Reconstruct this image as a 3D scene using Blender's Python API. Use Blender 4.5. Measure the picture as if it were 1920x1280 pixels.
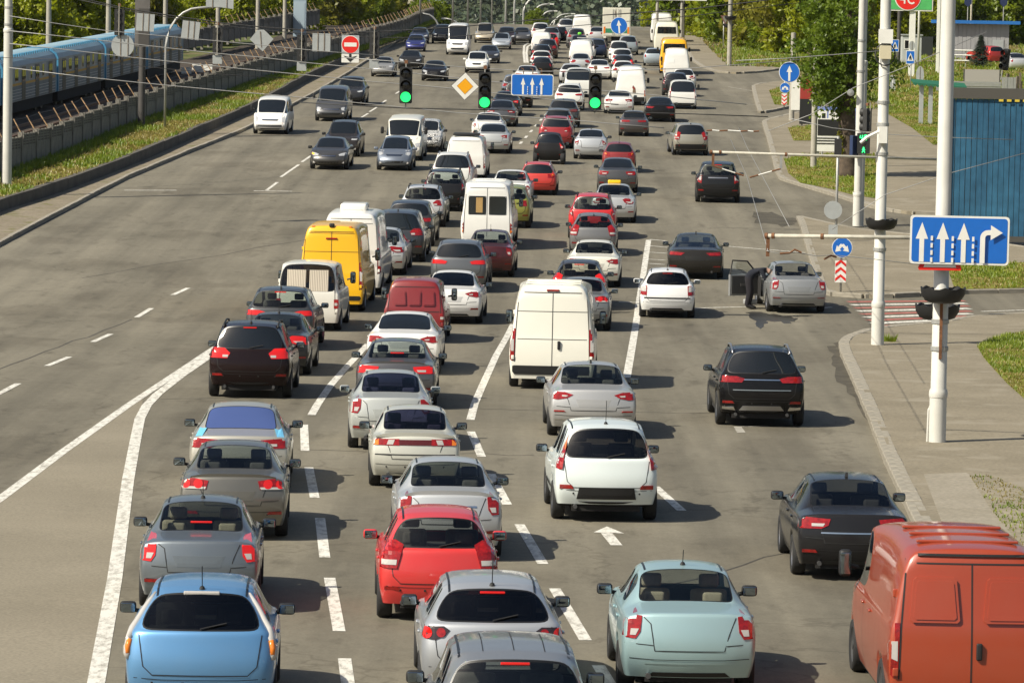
import bpy, bmesh, math, random
from mathutils import Vector, Matrix, noise
from mathutils.bvhtree import BVHTree
from mathutils.geometry import delaunay_2d_cdt

R = math.radians
rnd = random.Random(7)
scn = bpy.context.scene
for o in list(bpy.data.objects):
    bpy.data.objects.remove(o)
COL = scn.collection

# ---------------------------------------------------------------- camera, sky, sun
F = 8000.0
CX, CY = 960.0, 640.0
ROLL = 0.0185
PITCH = math.atan((640 - 30) / F)
ZC = 9.0
cam_d = bpy.data.cameras.new('camera')
cam = bpy.data.objects.new('camera', cam_d)
COL.objects.link(cam)
cam_d.sensor_width = 36.0
cam_d.lens = 36.0 * F / 1920.0
cam_d.clip_start = 1.0
cam_d.clip_end = 12000.0
cam.matrix_world = (Matrix.Translation((0, 0, ZC)) @ Matrix.Rotation(R(90) - PITCH, 4, 'X')
                    @ Matrix.Rotation(ROLL, 4, 'Z'))
scn.camera = cam

SUN_EL = R(43)
SUN_TO = Vector((0.85, 0.53, 0)).normalized()       # ground direction the shadows fall in
world = bpy.data.worlds.new('World')
scn.world = world
world.use_nodes = True
wn = world.node_tree
bg = wn.nodes['Background']
sky = wn.nodes.new('ShaderNodeTexSky')
sky.sky_type = 'NISHITA'
sky.sun_disc = False
sky.sun_elevation = SUN_EL
sky.sun_rotation = math.atan2(-SUN_TO.x, -SUN_TO.y)
sky.air_density = 1.0
sky.dust_density = 2.5
sky.ozone_density = 1.0
wn.links.new(sky.outputs[0], bg.inputs[0])
bg.inputs[1].default_value = 0.07
sun_d = bpy.data.lights.new('sun', 'SUN')
sun_d.energy = 5.0
sun_d.angle = R(0.55)
sun_d.color = (1.0, 0.935, 0.80)
sun = bpy.data.objects.new('sun', sun_d)
COL.objects.link(sun)
ldir = Vector((SUN_TO.x * math.cos(SUN_EL), SUN_TO.y * math.cos(SUN_EL), -math.sin(SUN_EL)))
sun.rotation_euler = ldir.to_track_quat('-Z', 'Y').to_euler()
sun.location = (-40, 60, 60)
vs = scn.view_settings
vs.view_transform = 'Standard'
vs.look = 'None'
vs.exposure = 0.42
vs.gamma = 1.0
vs.use_curve_mapping = False
scn.render.engine = 'CYCLES'
scn.cycles.max_bounces = 8
scn.cycles.transparent_max_bounces = 12

# ---------------------------------------------------------------- ground profile and pixel helper
def g(d):
    """height of the road at distance d (it dips to the crossing, then climbs to a crest)"""
    a = 1.37 - .0114 * d
    b = -3.05 + .0236 * d
    z = .5 * (a + b) + .5 * math.sqrt((a - b) ** 2 + .09)
    if d > 400:
        e = min(d, 700) - 400
        z -= .00009 * e * e
    if d > 700:
        z -= .03 * (d - 700)
    return max(z, -12.0)

def ray(px, py):
    dx, dy = px - CX, py - CY
    c, s = math.cos(ROLL), math.sin(ROLL)
    ux, uy = c * dx + s * dy, -s * dx + c * dy
    cp, sp = math.cos(PITCH), math.sin(PITCH)
    Y = F * cp - uy * sp
    Z = -F * sp - uy * cp
    return ux / Y, Z / Y

def P(px, py, zo=0.0):
    """point of the ground (raised by zo) that a pixel of the photograph looks at"""
    rx, rz = ray(px, py)
    d = 25.0
    while d < 1500 and ZC + rz * d > g(d) + zo:
        d += 1.0
    lo, hi = d - 1, d
    for _ in range(24):
        m = (lo + hi) / 2
        if ZC + rz * m <= g(m) + zo:
            hi = m
        else:
            lo = m
    return Vector((rx * hi, hi, g(hi) + zo))

def AT(px, py, d):
    rx, rz = ray(px, py)
    return Vector((rx * d, d, ZC + rz * d))

# ---------------------------------------------------------------- objects
def tag(o, label=None, cat=None, group=None, kind=None):
    if label: o['label'] = label
    if cat: o['category'] = cat
    if group: o['group'] = group
    if kind: o['kind'] = kind
    return o

def empty(name, loc=(0, 0, 0), rz=0.0):
    o = bpy.data.objects.new(name, None)
    o.empty_display_size = .2
    COL.objects.link(o)
    o.location = loc
    o.rotation_euler = (0, 0, rz)
    return o

def link(name, me, parent=None, loc=None, rot=None, scale=None):
    o = bpy.data.objects.new(name, me)
    COL.objects.link(o)
    if parent is not None: o.parent = parent
    if loc is not None: o.location = loc
    if rot is not None: o.rotation_euler = rot
    if scale is not None: o.scale = scale
    return o

class MB:
    """collects shapes for one mesh"""
    def __init__(s):
        s.v, s.f, s.m = [], [], []
        s.mi = 0
    def add(s, vs_, fs_):
        n = len(s.v)
        s.v += [tuple(q) for q in vs_]
        s.f += [tuple(i + n for i in f) for f in fs_]
        s.m += [s.mi] * len(fs_)
        return s
    def box(s, x0, x1, y0, y1, z0, z1, M=None):
        vv = [Vector(q) for q in ((x0, y0, z0), (x1, y0, z0), (x1, y1, z0), (x0, y1, z0),
                                  (x0, y0, z1), (x1, y0, z1), (x1, y1, z1), (x0, y1, z1))]
        if M is not None: vv = [M @ q for q in vv]
        return s.add(vv, [(0, 3, 2, 1), (4, 5, 6, 7), (0, 1, 5, 4), (1, 2, 6, 5), (2, 3, 7, 6), (3, 0, 4, 7)])
    def tube(s, pts, r, n=8, cap=True):
        pts = [Vector(q) for q in pts]
        k = len(pts)
        rr = r if isinstance(r, (list, tuple)) else [r] * k
        vv, ff = [], []
        for i, p in enumerate(pts):
            t = (pts[min(i + 1, k - 1)] - pts[max(i - 1, 0)]).normalized()
            a = Vector((0, 0, 1)) if abs(t.z) < .9 else Vector((1, 0, 0))
            u = t.cross(a).normalized()
            w = u.cross(t)
            for j in range(n):
                q = 2 * math.pi * j / n
                vv.append(p + rr[i] * (math.cos(q) * u + math.sin(q) * w))
        for i in range(k - 1):
            for j in range(n):
                a, b = i * n + j, i * n + (j + 1) % n
                ff.append((a, a + n, b + n, b))
        if cap:
            ff.append(tuple(range(n)))
            ff.append(tuple(reversed(range((k - 1) * n, k * n))))
        return s.add(vv, ff)
    def lathe(s, prof, n=20, M=None, ax='z'):
        """prof: (radius, height) list"""
        vv, ff = [], []
        for (r, h) in prof:
            for j in range(n):
                q = 2 * math.pi * j / n
                c, d = r * math.cos(q), r * math.sin(q)
                vv.append(Vector((c, d, h)) if ax == 'z' else (Vector((h, c, d)) if ax == 'x' else Vector((c, h, d))))
        if M is not None: vv = [M @ q for q in vv]
        for i in range(len(prof) - 1):
            for j in range(n):
                a, b = i * n + j, i * n + (j + 1) % n
                ff.append((a, b, b + n, a + n) if ax != 'y' else (b, a, a + n, b + n))
        return s.add(vv, ff)
    def prism(s, poly, z0, z1, M=None):
        """poly: list of (x, y), counter-clockwise seen from +z"""
        n = len(poly)
        vv = [Vector((x, y, z0)) for x, y in poly] + [Vector((x, y, z1)) for x, y in poly]
        if M is not None: vv = [M @ q for q in vv]
        ff = [tuple(reversed(range(n))), tuple(range(n, 2 * n))]
        ff += [(i, (i + 1) % n, n + (i + 1) % n, n + i) for i in range(n)]
        return s.add(vv, ff)
    def mesh(s, name, mats, smooth=False):
        me = bpy.data.meshes.new(name)
        me.from_pydata(s.v, [], s.f)
        for m in (mats if isinstance(mats, (list, tuple)) else [mats]):
            me.materials.append(m)
        me.polygons.foreach_set('material_index', s.m)
        if smooth is True:
            me.polygons.foreach_set('use_smooth', [True] * len(s.f))
        me.update()
        if smooth not in (True, False):
            me.polygons.foreach_set('use_smooth', [True] * len(s.f))
            me.set_sharp_from_angle(angle=R(smooth))
        return me
    def build(s, name, mats, parent=None, smooth=False, **kw):
        return link(name, s.mesh(name, mats, smooth), parent, **kw)

# ---------------------------------------------------------------- materials
MATS = {}
def newmat(name):
    m = bpy.data.materials.new(name)
    m.use_nodes = True
    nt = m.node_tree
    return m, nt, nt.nodes['Principled BSDF']

def N(nt, typ, **kw):
    n = nt.nodes.new(typ)
    for k, v in kw.items():
        setattr(n, k, v)
    return n

def plain(name, col, rough=.6, metal=0.0, coat=0.0, spec=.5, emit=None, es=0.0, var=.0, scale=8.0, bump=0.0):
    """one colour, optionally mottled by noise, with a little roughness variation"""
    if name in MATS: return MATS[name]
    m, nt, b = newmat(name)
    b.inputs['Base Color'].default_value = (*col, 1)
    b.inputs['Roughness'].default_value = rough
    b.inputs['Metallic'].default_value = metal
    b.inputs['Coat Weight'].default_value = coat
    b.inputs['Coat Roughness'].default_value = .04
    b.inputs['Specular IOR Level'].default_value = spec
    if emit:
        b.inputs['Emission Color'].default_value = (*emit, 1)
        b.inputs['Emission Strength'].default_value = es
    if var > 0:
        tc = N(nt, 'ShaderNodeTexCoord')
        nz = N(nt, 'ShaderNodeTexNoise')
        nz.inputs['Scale'].default_value = scale
        nz.inputs['Detail'].default_value = 6
        nz.inputs['Roughness'].default_value = .65
        nt.links.new(tc.outputs['Object'], nz.inputs['Vector'])
        rp = N(nt, 'ShaderNodeValToRGB')
        rp.color_ramp.elements[0].position = .3
        rp.color_ramp.elements[1].position = .7
        rp.color_ramp.elements[0].color = (*[c * (1 - var) for c in col], 1)
        rp.color_ramp.elements[1].color = (*[min(1, c * (1 + var)) for c in col], 1)
        nt.links.new(nz.outputs[0], rp.inputs[0])
        nt.links.new(rp.outputs[0], b.inputs['Base Color'])
        if bump > 0:
            bp = N(nt, 'ShaderNodeBump')
            bp.inputs['Strength'].default_value = bump
            bp.inputs['Distance'].default_value = .02
            nt.links.new(nz.outputs[0], bp.inputs['Height'])
            nt.links.new(bp.outputs[0], b.inputs['Normal'])
    MATS[name] = m
    return m

def paint(col, metal=0.0, rough=.32, dirt=.25):
    """car paint: base with a clear coat and a patchy film of road dust"""
    key = ('paint', col, metal, rough, dirt)
    if key in MATS: return MATS[key]
    m, nt, b = newmat('car_paint')
    tc = N(nt, 'ShaderNodeTexCoord')
    nz = N(nt, 'ShaderNodeTexNoise')
    nz.inputs['Scale'].default_value = 3.0
    nz.inputs['Detail'].default_value = 7
    nt.links.new(tc.outputs['Object'], nz.inputs['Vector'])
    m2 = N(nt, 'ShaderNodeMath', operation='MULTIPLY')
    nt.links.new(nz.outputs[0], m2.inputs[0])
    m2.inputs[1].default_value = dirt
    mx = N(nt, 'ShaderNodeMix', data_type='RGBA')
    nt.links.new(m2.outputs[0], mx.inputs['Factor'])
    mx.inputs['A'].default_value = (*col, 1)
    mx.inputs['B'].default_value = (.17, .145, .11, 1)
    nt.links.new(mx.outputs['Result'], b.inputs['Base Color'])
    b.inputs['Metallic'].default_value = metal
    ra = N(nt, 'ShaderNodeMath', operation='ADD')
    nt.links.new(m2.outputs[0], ra.inputs[0])
    ra.inputs[1].default_value = rough if max(col) > .05 or rough > .4 else .17
    nt.links.new(ra.outputs[0], b.inputs['Roughness'])
    b.inputs['Coat Weight'].default_value = .75 if max(col) > .05 else .22
    b.inputs['Specular IOR Level'].default_value = .5 if max(col) > .05 else .2
    b.inputs['Coat Roughness'].default_value = .06
    MATS[key] = m
    return m

def glass(tint=(.30, .33, .32), name='car_glass'):
    """tinted pane: lets some light through and mirrors the sky at its surface"""
    key = (name, tint)
    if key in MATS: return MATS[key]
    m = bpy.data.materials.new(name)
    m.use_nodes = True
    nt = m.node_tree
    for n in list(nt.nodes): nt.nodes.remove(n)
    out = N(nt, 'ShaderNodeOutputMaterial')
    tr = N(nt, 'ShaderNodeBsdfTransparent')
    tr.inputs[0].default_value = (*tint, 1)
    gl = N(nt, 'ShaderNodeBsdfGlossy')
    gl.inputs['Roughness'].default_value = .02
    gl.inputs[0].default_value = (.9, .95, 1, 1)
    fr = N(nt, 'ShaderNodeFresnel')
    fr.inputs[0].default_value = 1.52
    mx = N(nt, 'ShaderNodeMixShader')
    ge = N(nt, 'ShaderNodeNewGeometry')
    iv = N(nt, 'ShaderNodeMath', operation='SUBTRACT'); iv.inputs[0].default_value = 1.0
    nt.links.new(ge.outputs['Backfacing'], iv.inputs[1])
    ml = N(nt, 'ShaderNodeMath', operation='MULTIPLY')
    nt.links.new(fr.outputs[0], ml.inputs[0]); nt.links.new(iv.outputs[0], ml.inputs[1])
    nt.links.new(ml.outputs[0], mx.inputs[0])
    nt.links.new(tr.outputs[0], mx.inputs[1])
    nt.links.new(gl.outputs[0], mx.inputs[2])
    nt.links.new(mx.outputs[0], out.inputs[0])
    MATS[key] = m
    return m

BLACKP = plain('black_plastic', (.018, .018, .018), .55, spec=.35)
RUBBER = plain('tyre_rubber', (.016, .016, .016), .85, var=.25, scale=14)
DARKG = plain('dark_glass', (.008, .010, .011), .04, spec=.7, coat=.3)
TRIM = plain('window_seal', (.01, .01, .01), .35)
ALLOY = plain('wheel_alloy', (.42, .42, .43), .35, metal=.9)
CHROME = plain('chrome', (.72, .72, .72), .12, metal=1.0)
STEELC = plain('wheel_steel', (.10, .10, .10), .5, metal=.6)
REDL = plain('red_lens', (.27, .007, .006), .12, coat=.7, var=.5, scale=16)
REDLIT = plain('lit_red_lens', (.55, .01, .008), .12, coat=.6, emit=(1, .03, .02), es=.10)
ORANGE = plain('amber_lens', (.75, .20, .02), .12, coat=.6)
WHITEL = plain('clear_lens', (.46, .44, .41), .08, coat=.6)
HEADL = plain('headlamp_lens', (.55, .56, .56), .06, metal=.3, coat=.8)
MIRG = plain('mirror_glass', (.25, .30, .34), .03, metal=1.0)
SEATM = plain('seat_cloth', (.085, .08, .074), .9, var=.2)
SEATB = plain('seat_beige', (.30, .26, .19), .9, var=.15)
TUB = plain('cabin_trim', (.045, .044, .042), .8)
UNDER = plain('underbody', (.012, .011, .010), .9)
SEAM = plain('panel_gap', (.012, .012, .012), .7)

# ================================================================ vehicles
def lerp(a, b, t): return a + (b - a) * t
def clamp(x, a=0.0, b=1.0): return max(a, min(b, x))
def pl(keys, y):
    if y <= keys[0][0]: return keys[0][1]
    for (a, za), (b, zb) in zip(keys, keys[1:]):
        if y <= b: return lerp(za, zb, (y - a) / (b - a))
    return keys[-1][1]

# body presets.  L length, W width, H height, r wheel radius, ro/fo rear and front overhang to the axles,
# top: (distance from rear bumper, height) of the roof line, belt: height of the window sill rear/front,
# B/C rear glass base/top, D pillar between doors, E/F windscreen top/base, wr roof half width
def sedan(L=4.5, W=1.76, H=1.46, r=.31, ro=.98, fo=.88, zt=1.02, B=.92, C=1.62, E=2.62, Fs=3.38, wr=.56, box=0.0, trunk=0.0, **k):
    s = L / 4.5
    B, C, E, Fs = B * s, C * s, E * s, Fs * s
    d = dict(kind='sedan', L=L, W=W, H=H, r=r, ro=ro * s, fo=fo * s, B=B, C=C, D=lerp(C, E, .42), E=E, F=Fs, wr=wr * W / 1.76, box=box,
             top=[(0, zt), (B * .5, zt + .025), (B, zt + .055), (lerp(B, C, .5), lerp(zt + .055, H - .05, .56)), (C, H - .045), (lerp(C, E, .45), H),
                  (E, H - .035), (lerp(E, Fs, .5), lerp(H - .035, zt - .02, .48)), (Fs, zt - .03), (L - .55, zt - .12), (L - .1, zt - .27), (L, zt - .32)],
             belt=(zt - .06, zt - .10), jt=4, ry=[.15, .03, .0, .04, .07 + trunk, .075 + trunk, .08 + trunk, .085 + trunk, .09 + trunk], bow=.13, win=2)
    d.update(k); return d

def hatch(L=4.1, W=1.72, H=1.48, r=.31, ro=.75, fo=.85, zb=1.0, C=.42, E=2.15, Fs=2.95, wr=.56, gl=.13, **k):
    s = L / 4.1
    E, Fs = E * s, Fs * s
    d = dict(kind='hatch', L=L, W=W, H=H, r=r, ro=ro * s, fo=fo * s, B=None, C=C, D=lerp(.75, E, .5), D2=.72 * s, E=E, F=Fs, wr=wr * W / 1.72, box=0.0,
             top=[(0, H - .075), (.45, H - .03), (1.3, H), (E, H - .05), (lerp(E, Fs, .5), lerp(H - .05, zb - .02, .48)), (Fs, zb - .04),
                  (L - .5, zb - .14), (L - .1, zb - .29), (L, zb - .35)],
             belt=(zb, zb - .10), jt=6, ry=[.13, .03, .0, .05, .07, gl, C, C - .02, C - .03], bow=.12, win=3)
    d.update(k); return d

def suv(**k):
    q = dict(L=4.5, W=1.85, H=1.68, r=.36, ro=.82, fo=.88, zb=1.10, C=.30, E=2.35, Fs=3.15, wr=.60, gl=.10)
    q.update(k)
    L = q['L']; s = 4.1 / L
    q['E'] *= s; q['Fs'] *= s; q['ro'] *= s; q['fo'] *= s
    d = hatch(**q)
    d['sill'] = .30
    return d

def van(L=5.3, W=2.0, H=2.5, r=.35, ro=.95, fo=.95, zb=1.25, E=3.75, Fs=4.55, wr=None, win=1, lean=.10, **k):
    wr = wr or (W / 2 - .16)
    d = dict(kind='van', L=L, W=W, H=H, r=r, ro=ro, fo=fo, B=None, C=lean, D=E - .75, D2=1.5, E=E, F=Fs, wr=wr, box=.6,
             top=[(0, H - .05), (.3, H - .01), (1.8, H), (E - .4, H - .02), (E, H - .12), (lerp(E, Fs, .5), lerp(H - .12, zb, .52)), (Fs, zb - .02),
                  (L - .25, zb - .22), (L, zb - .42)],
             belt=(zb - .02, zb - .08), jt=6, ry=[.05, .0, .0, .015, .03, .04, lean, lean - .01, lean - .015], bow=.035, win=win)
    d.update(k); return d

def cage(p):
    """coarse control cage of a body; subdivided later.  face slots: 0 paint, 1 rear glass, 2 windscreen, 3.. side glass, 9 seal"""
    L, W, H = p['L'], p['W'], p['H']
    W2 = W / 2
    r = p['r']; a = r + .055
    yr, yf = p['ro'], L - p['fo']
    sill = p.get('sill', .24)
    box = p['box']
    ry, bow, jt = p['ry'], p['bow'], p['jt']
    upk = [q for q in (p.get('B'), p['C'] if p['kind'] == 'sedan' else None, p['D'], p.get('D2') if p['kind'] != 'sedan' else None, p['E'], p['F']) if q]
    if p['kind'] == 'sedan': upk.append(lerp(p['B'], p['C'], .5))
    upk.append(lerp(p['E'], p['F'], .5))
    low = [.16, yr - a, yr - .8 * a, yr - .4 * a, yr + .4 * a, yr + .8 * a, yr + a, yf - a, yf - .8 * a, yf - .4 * a, yf + .4 * a, yf + .8 * a, yf + a, L - .16]
    ys = [0.0, L] + upk
    for q in low:
        if all(abs(q - u) > .045 for u in ys): ys.append(q)
    ys.sort()
    def near(v): return min(range(len(ys)), key=lambda i: abs(ys[i] - v))
    pr, pf = (.935, .985) if box < .3 else (.975, .995)
    def plan(y):
        return min(pl([(0, pr), (.16, lerp(pr, 1, .62)), (.5, pf), (1.1, 1)], y),
                   pl([(0, .80 if box < .3 else .86), (.16, .90), (.5, .965), (1.1, 1)], L - y))
    fy = [.16, .03, 0, .05, .10, .11, .12, .12, .12]
    rows = []
    Y1, Y2 = 1.15, .9
    for i, y in enumerate(ys):
        zt = pl(p['top'], y)
        bl = lerp(p['belt'][0], p['belt'][1], y / L)
        zb = min(bl, zt - .045)
        h = clamp((zt - zb - .045) / (H - bl - .06))
        zs = sill
        if i in (0, len(ys) - 1): zs = sill + .01
        for ax in (yr, yf):
            dy = abs(y - ax)
            if dy < a - .03: zs = max(zs, r + math.sqrt(a * a - dy * dy))
        pw = plan(y)
        k = zb - sill
        z1, z2, z3 = sill + .25 * k, sill + .56 * k, sill + .84 * k
        z1, z2, z3 = max(z1, zs + .035), max(z2, zs + .07), max(z3, zs + .09)
        fl = .012 if zs > sill + .1 else 0
        x6h = p['wr']
        if h > .5 and jt == 6 and y < .6: x6h *= lerp(.95, 1, y / .6)
        pts = [((W2 - .065 + fl) * pw, zs), ((W2 - .018 + fl) * pw, z1), (W2 * pw, z2), ((W2 - .012) * pw, z3),
               ((W2 - lerp(.05, .02, box)) * pw, max(zb, z3 + .02)), ((W2 - lerp(.09, .035, box)) * pw, max(zb, z3 + .02) + .02),
               (lerp((W2 - .24) * pw, x6h, h), zt - lerp(.012, lerp(.075, .085, box), h))]
        x6, z6 = pts[6]
        pts += [(x6 * .72, zt - lerp(.005, .022, h)), (0, zt)]
        row = []
        for j, (x, z) in enumerate(pts):
            yy = y
            if i == 0: f = (x / pts[jt if j > jt else j][0]) if j > jt else 1.0
            if y < Y1:
                f2 = 1.0 if j <= jt else (x / pts[jt][0])
                e = ry[j] + bow * f2 * f2
                yy = e + y * (Y1 - e) / Y1
            elif L - y < Y2:
                f2 = 1.0 if j <= 4 else (x / pts[4][0])
                e = fy[j] + (.20 if box < .3 else .14) * f2 * f2
                yy = L - (e + (L - y) * (Y2 - e) / Y2)
            row.append((x, yy, z))
        rows.append(row)
    bm = bmesh.new()
    grid = []
    for row in rows:
        lv = [bm.verts.new((-x, y, z)) for (x, y, z) in row[:-1]]
        rv = [bm.verts.new((x, y, z)) for (x, y, z) in row[:-1]]
        c = bm.verts.new(row[-1])
        grid.append(lv + [c] + rv[::-1])          # 0..7 left, 8 centre, 9..16 right
    n = 16
    F_ = {}
    for i in range(len(grid) - 1):
        for j in range(n):
            F_[i, j] = bm.faces.new((grid[i][j], grid[i + 1][j], grid[i + 1][j + 1], grid[i][j + 1]))
    def cap(row, jt_, offs, bw, front):
        g_ = grid[row]
        top = g_[jt_:n - jt_ + 1]
        m = len(top)
        fr = [v.co.x / top[-1].co.x for v in top]
        lines = []
        for j in range(jt_):
            a_, b_ = g_[j], g_[n - j]
            ln = [a_]
            for f in fr[1:-1]:
                y = offs[j] + bw * f * f
                ln.append(bm.verts.new((b_.co.x * f, (L - y) if front else y, a_.co.z)))
            ln.append(b_)
            lines.append(ln)
        lines.append(top)
        out = []
        for j in range(jt_):
            o2 = []
            for k in range(m - 1):
                q = (lines[j][k], lines[j][k + 1], lines[j + 1][k + 1], lines[j + 1][k])
                o2.append(bm.faces.new(q if not front else q[::-1]))
            out.append(o2)
        return out
    rc = cap(0, jt, ry, bow, False)
    cap(len(grid) - 1, 4, fy, .20 if box < .3 else .14, True)
    iE, iF, iD = near(p['E']), near(p['F']), near(p['D'])
    reg = {}
    if p['kind'] == 'sedan':
        iB, iC = near(p['B']), near(p['C'])
        reg[1] = [F_[i, j] for i in range(iB, iC) for j in (6, 7, 8, 9)]
        spans = [(iC - 1 if p.get('qw', True) else iC, iD), (iD, iF)]
    else:
        if p.get('rearglass', True): reg[1] = rc[5]
        i2 = near(p['D2'])
        i0 = near(.35)
        spans = [(i0, i2), (i2, iD), (iD, iF)]
        spans = spans[3 - p['win']:] if p['win'] < 3 else spans
    reg[2] = [F_[i, j] for i in range(iE, iF) for j in (6, 7, 8, 9)]
    k = 3
    for (s0, s1) in spans:
        reg[k] = [F_[i, 5] for i in range(s0, s1)]
        reg[k + 1] = [F_[i, 10] for i in range(s0, s1)]
        k += 2
    cr = bm.edges.layers.float.get('crease_edge') or bm.edges.layers.float.new('crease_edge')
    for idx, fs in reg.items():
        t1 = p.get('rim', .034) if idx in (1,) else (.035 if idx == 2 else .030)
        bmesh.ops.inset_region(bm, faces=fs, thickness=t1, use_even_offset=True)
        if idx in (1, 2):
            q = bmesh.ops.inset_region(bm, faces=fs, thickness=.018, use_even_offset=True)
            for f in q['faces']: f.material_index = 8 + idx + 12
        for f in fs: f.material_index = idx
        s_ = set(fs)
        for f in fs:
            for e in f.edges:
                if any(q not in s_ for q in e.link_faces): e[cr] = .8
    # firmer edges
    sh = p.get('crease', .6)
    for f in (rc[-1] if jt == 4 else []):
        for e in f.edges:
            if all(v in grid[0] for v in e.verts): e[cr] = max(e[cr], sh)
    if jt == 6:
        for f in rc[5]:
            pass
        for j in range(6, 10):
            e = bm.edges.get((grid[0][j], grid[0][j + 1]))
            if e: e[cr] = .75
    if box > .3:
        for i in range(len(grid)):
            for j in range(6):
                pass
        for j in (0, 1, 2, 3, 4, 5):
            for q in (j, 15 - j):
                e = bm.edges.get((grid[0][q], grid[0][q + 1]))
                if e: e[cr] = box
    bmesh.ops.recalc_face_normals(bm, faces=bm.faces)
    me = bpy.data.meshes.new('cage')
    bm.to_mesh(me)
    bm.free()
    return me

def split_mesh(me):
    """subdivided mesh -> {slot: (verts, faces)}"""
    vs_ = [v.co.copy() for v in me.vertices]
    out = {}
    for pgn in me.polygons:
        out.setdefault(pgn.material_index, []).append(tuple(pgn.vertices))
    res = {}
    for k, fs in out.items():
        mp, vv, ff = {}, [], []
        for f in fs:
            q = []
            for i in f:
                if i not in mp:
                    mp[i] = len(vv); vv.append(vs_[i])
                q.append(mp[i])
            ff.append(q)
        res[k] = (vv, ff)
    return vs_, [tuple(pgn.vertices) for pgn in me.polygons], res

def raw(name, vv, ff, mat, smooth=True):
    me = bpy.data.meshes.new(name)
    me.from_pydata(vv, [], ff)
    me.materials.append(mat)
    if smooth: me.polygons.foreach_set('use_smooth', [True] * len(ff))
    me.update()
    return me

class Skin:
    """lays outlines drawn in a side, rear or front view onto a body surface as thin plates"""
    def __init__(s, vs_, fs_, L):
        s.t = BVHTree.FromPolygons(vs_, fs_)
        s.L = L
        s.wrap = .24
    def hit(s, view, u, v):
        if view == 'rear': o, d = Vector((u, -2, v)), Vector((0, 1, 0))
        elif view == 'front': o, d = Vector((u, s.L + 2, v)), Vector((0, -1, 0))
        elif view == 'left': o, d = Vector((-3, u, v)), Vector((1, 0, 0))
        elif view == 'right': o, d = Vector((3, u, v)), Vector((-1, 0, 0))
        else: o, d = Vector((u, v, 5)), Vector((0, 0, -1))
        h, nrm, _, dist = s.t.ray_cast(o, d)
        if view in ('rear', 'front'):
            # keep lamps that wrap round a corner within reach of it
            k = 0
            o2 = o.copy(); o2.x *= .72
            _, _, _, d2 = s.t.ray_cast(o2, d)
            lim = (d2 + s.wrap) if d2 is not None else 2.6
            while (h is None or dist > lim) and k < 60:
                o.x *= .99; k += 1
                h, nrm, _, dist = s.t.ray_cast(o, d)
            if h is not None: return h, d
        if h is None or dist > 3.6 and view != 'top':
            h, nrm, _, _ = s.t.find_nearest(o + d * (2.1 if view != 'top' else 3.6))
        return h, d
    def plate(s, name, view, poly, mat, parent, off=.006, step=.09):
        pts = []
        n = len(poly)
        for i in range(n):
            a, b = Vector(poly[i]), Vector(poly[(i + 1) % n])
            k = max(1, int((b - a).length / step))
            pts += [a + (b - a) * (q / k) for q in range(k)]
        nb = len(pts)
        xs = [q.x for q in pts]; zs = [q.y for q in pts]
        inner = []
        x = min(xs) + step * .6
        while x < max(xs):
            z = min(zs) + step * .6
            while z < max(zs):
                q = Vector((x, z))
                c = False
                for i in range(nb):
                    a, b = pts[i], pts[i - 1]
                    if (a.y > z) != (b.y > z) and x < (b.x - a.x) * (z - a.y) / (b.y - a.y) + a.x: c = not c
                if c and min((q - w).length for w in pts) > step * .35: inner.append(q)
                z += step
            x += step
        r_ = delaunay_2d_cdt(pts + inner, [(i, (i + 1) % nb) for i in range(nb)], [], 1, 1e-5)
        v2, f2 = r_[0], r_[2]
        vv = []
        dd = None
        for q in v2:
            h, dd = s.hit(view, q.x, q.y)
            vv.append(h - dd * off)
        ff = [tuple(f) for f in f2]
        # orient and give the plate an edge
        if ff:
            a, b, c = (vv[i] for i in ff[0][:3])
            if (b - a).cross(c - a).dot(dd) > 0: ff = [f[::-1] for f in ff]
        cnt = {}
        for f in ff:
            for i in range(len(f)):
                e = (f[i], f[(i + 1) % len(f)])
                cnt[e] = 1
        base = len(vv)
        vv += [q + dd * (off + .012) for q in vv[:base]]
        for (i, j) in list(cnt):
            if (j, i) not in cnt: ff.append((j, i, base + i, base + j))
        return link(name, raw(name, vv, ff, mat, False), parent)
    def strip(s, name, view, line, w, mat, parent, off=.006, step=.12):
        """thin band along a line"""
        pts = []
        for a, b in zip(line, line[1:]):
            a, b = Vector(a), Vector(b)
            k = max(1, int((b - a).length / step))
            pts += [a + (b - a) * (q / k) for q in range(k)]
        pts.append(Vector(line[-1]))
        vv, ff = [], []
        for i, q in enumerate(pts):
            t = (pts[min(i + 1, len(pts) - 1)] - pts[max(i - 1, 0)]).normalized()
            nrm = Vector((-t.y, t.x)) * w / 2
            for sg in (-1, 1):
                h, dd = s.hit(view, q.x + sg * nrm.x, q.y + sg * nrm.y)
                vv.append(h - dd * off)
        for i in range(len(pts) - 1):
            ff.append((2 * i, 2 * i + 1, 2 * i + 3, 2 * i + 2))
        return link(name, raw(name, vv, ff, mat, False), parent)

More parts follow.
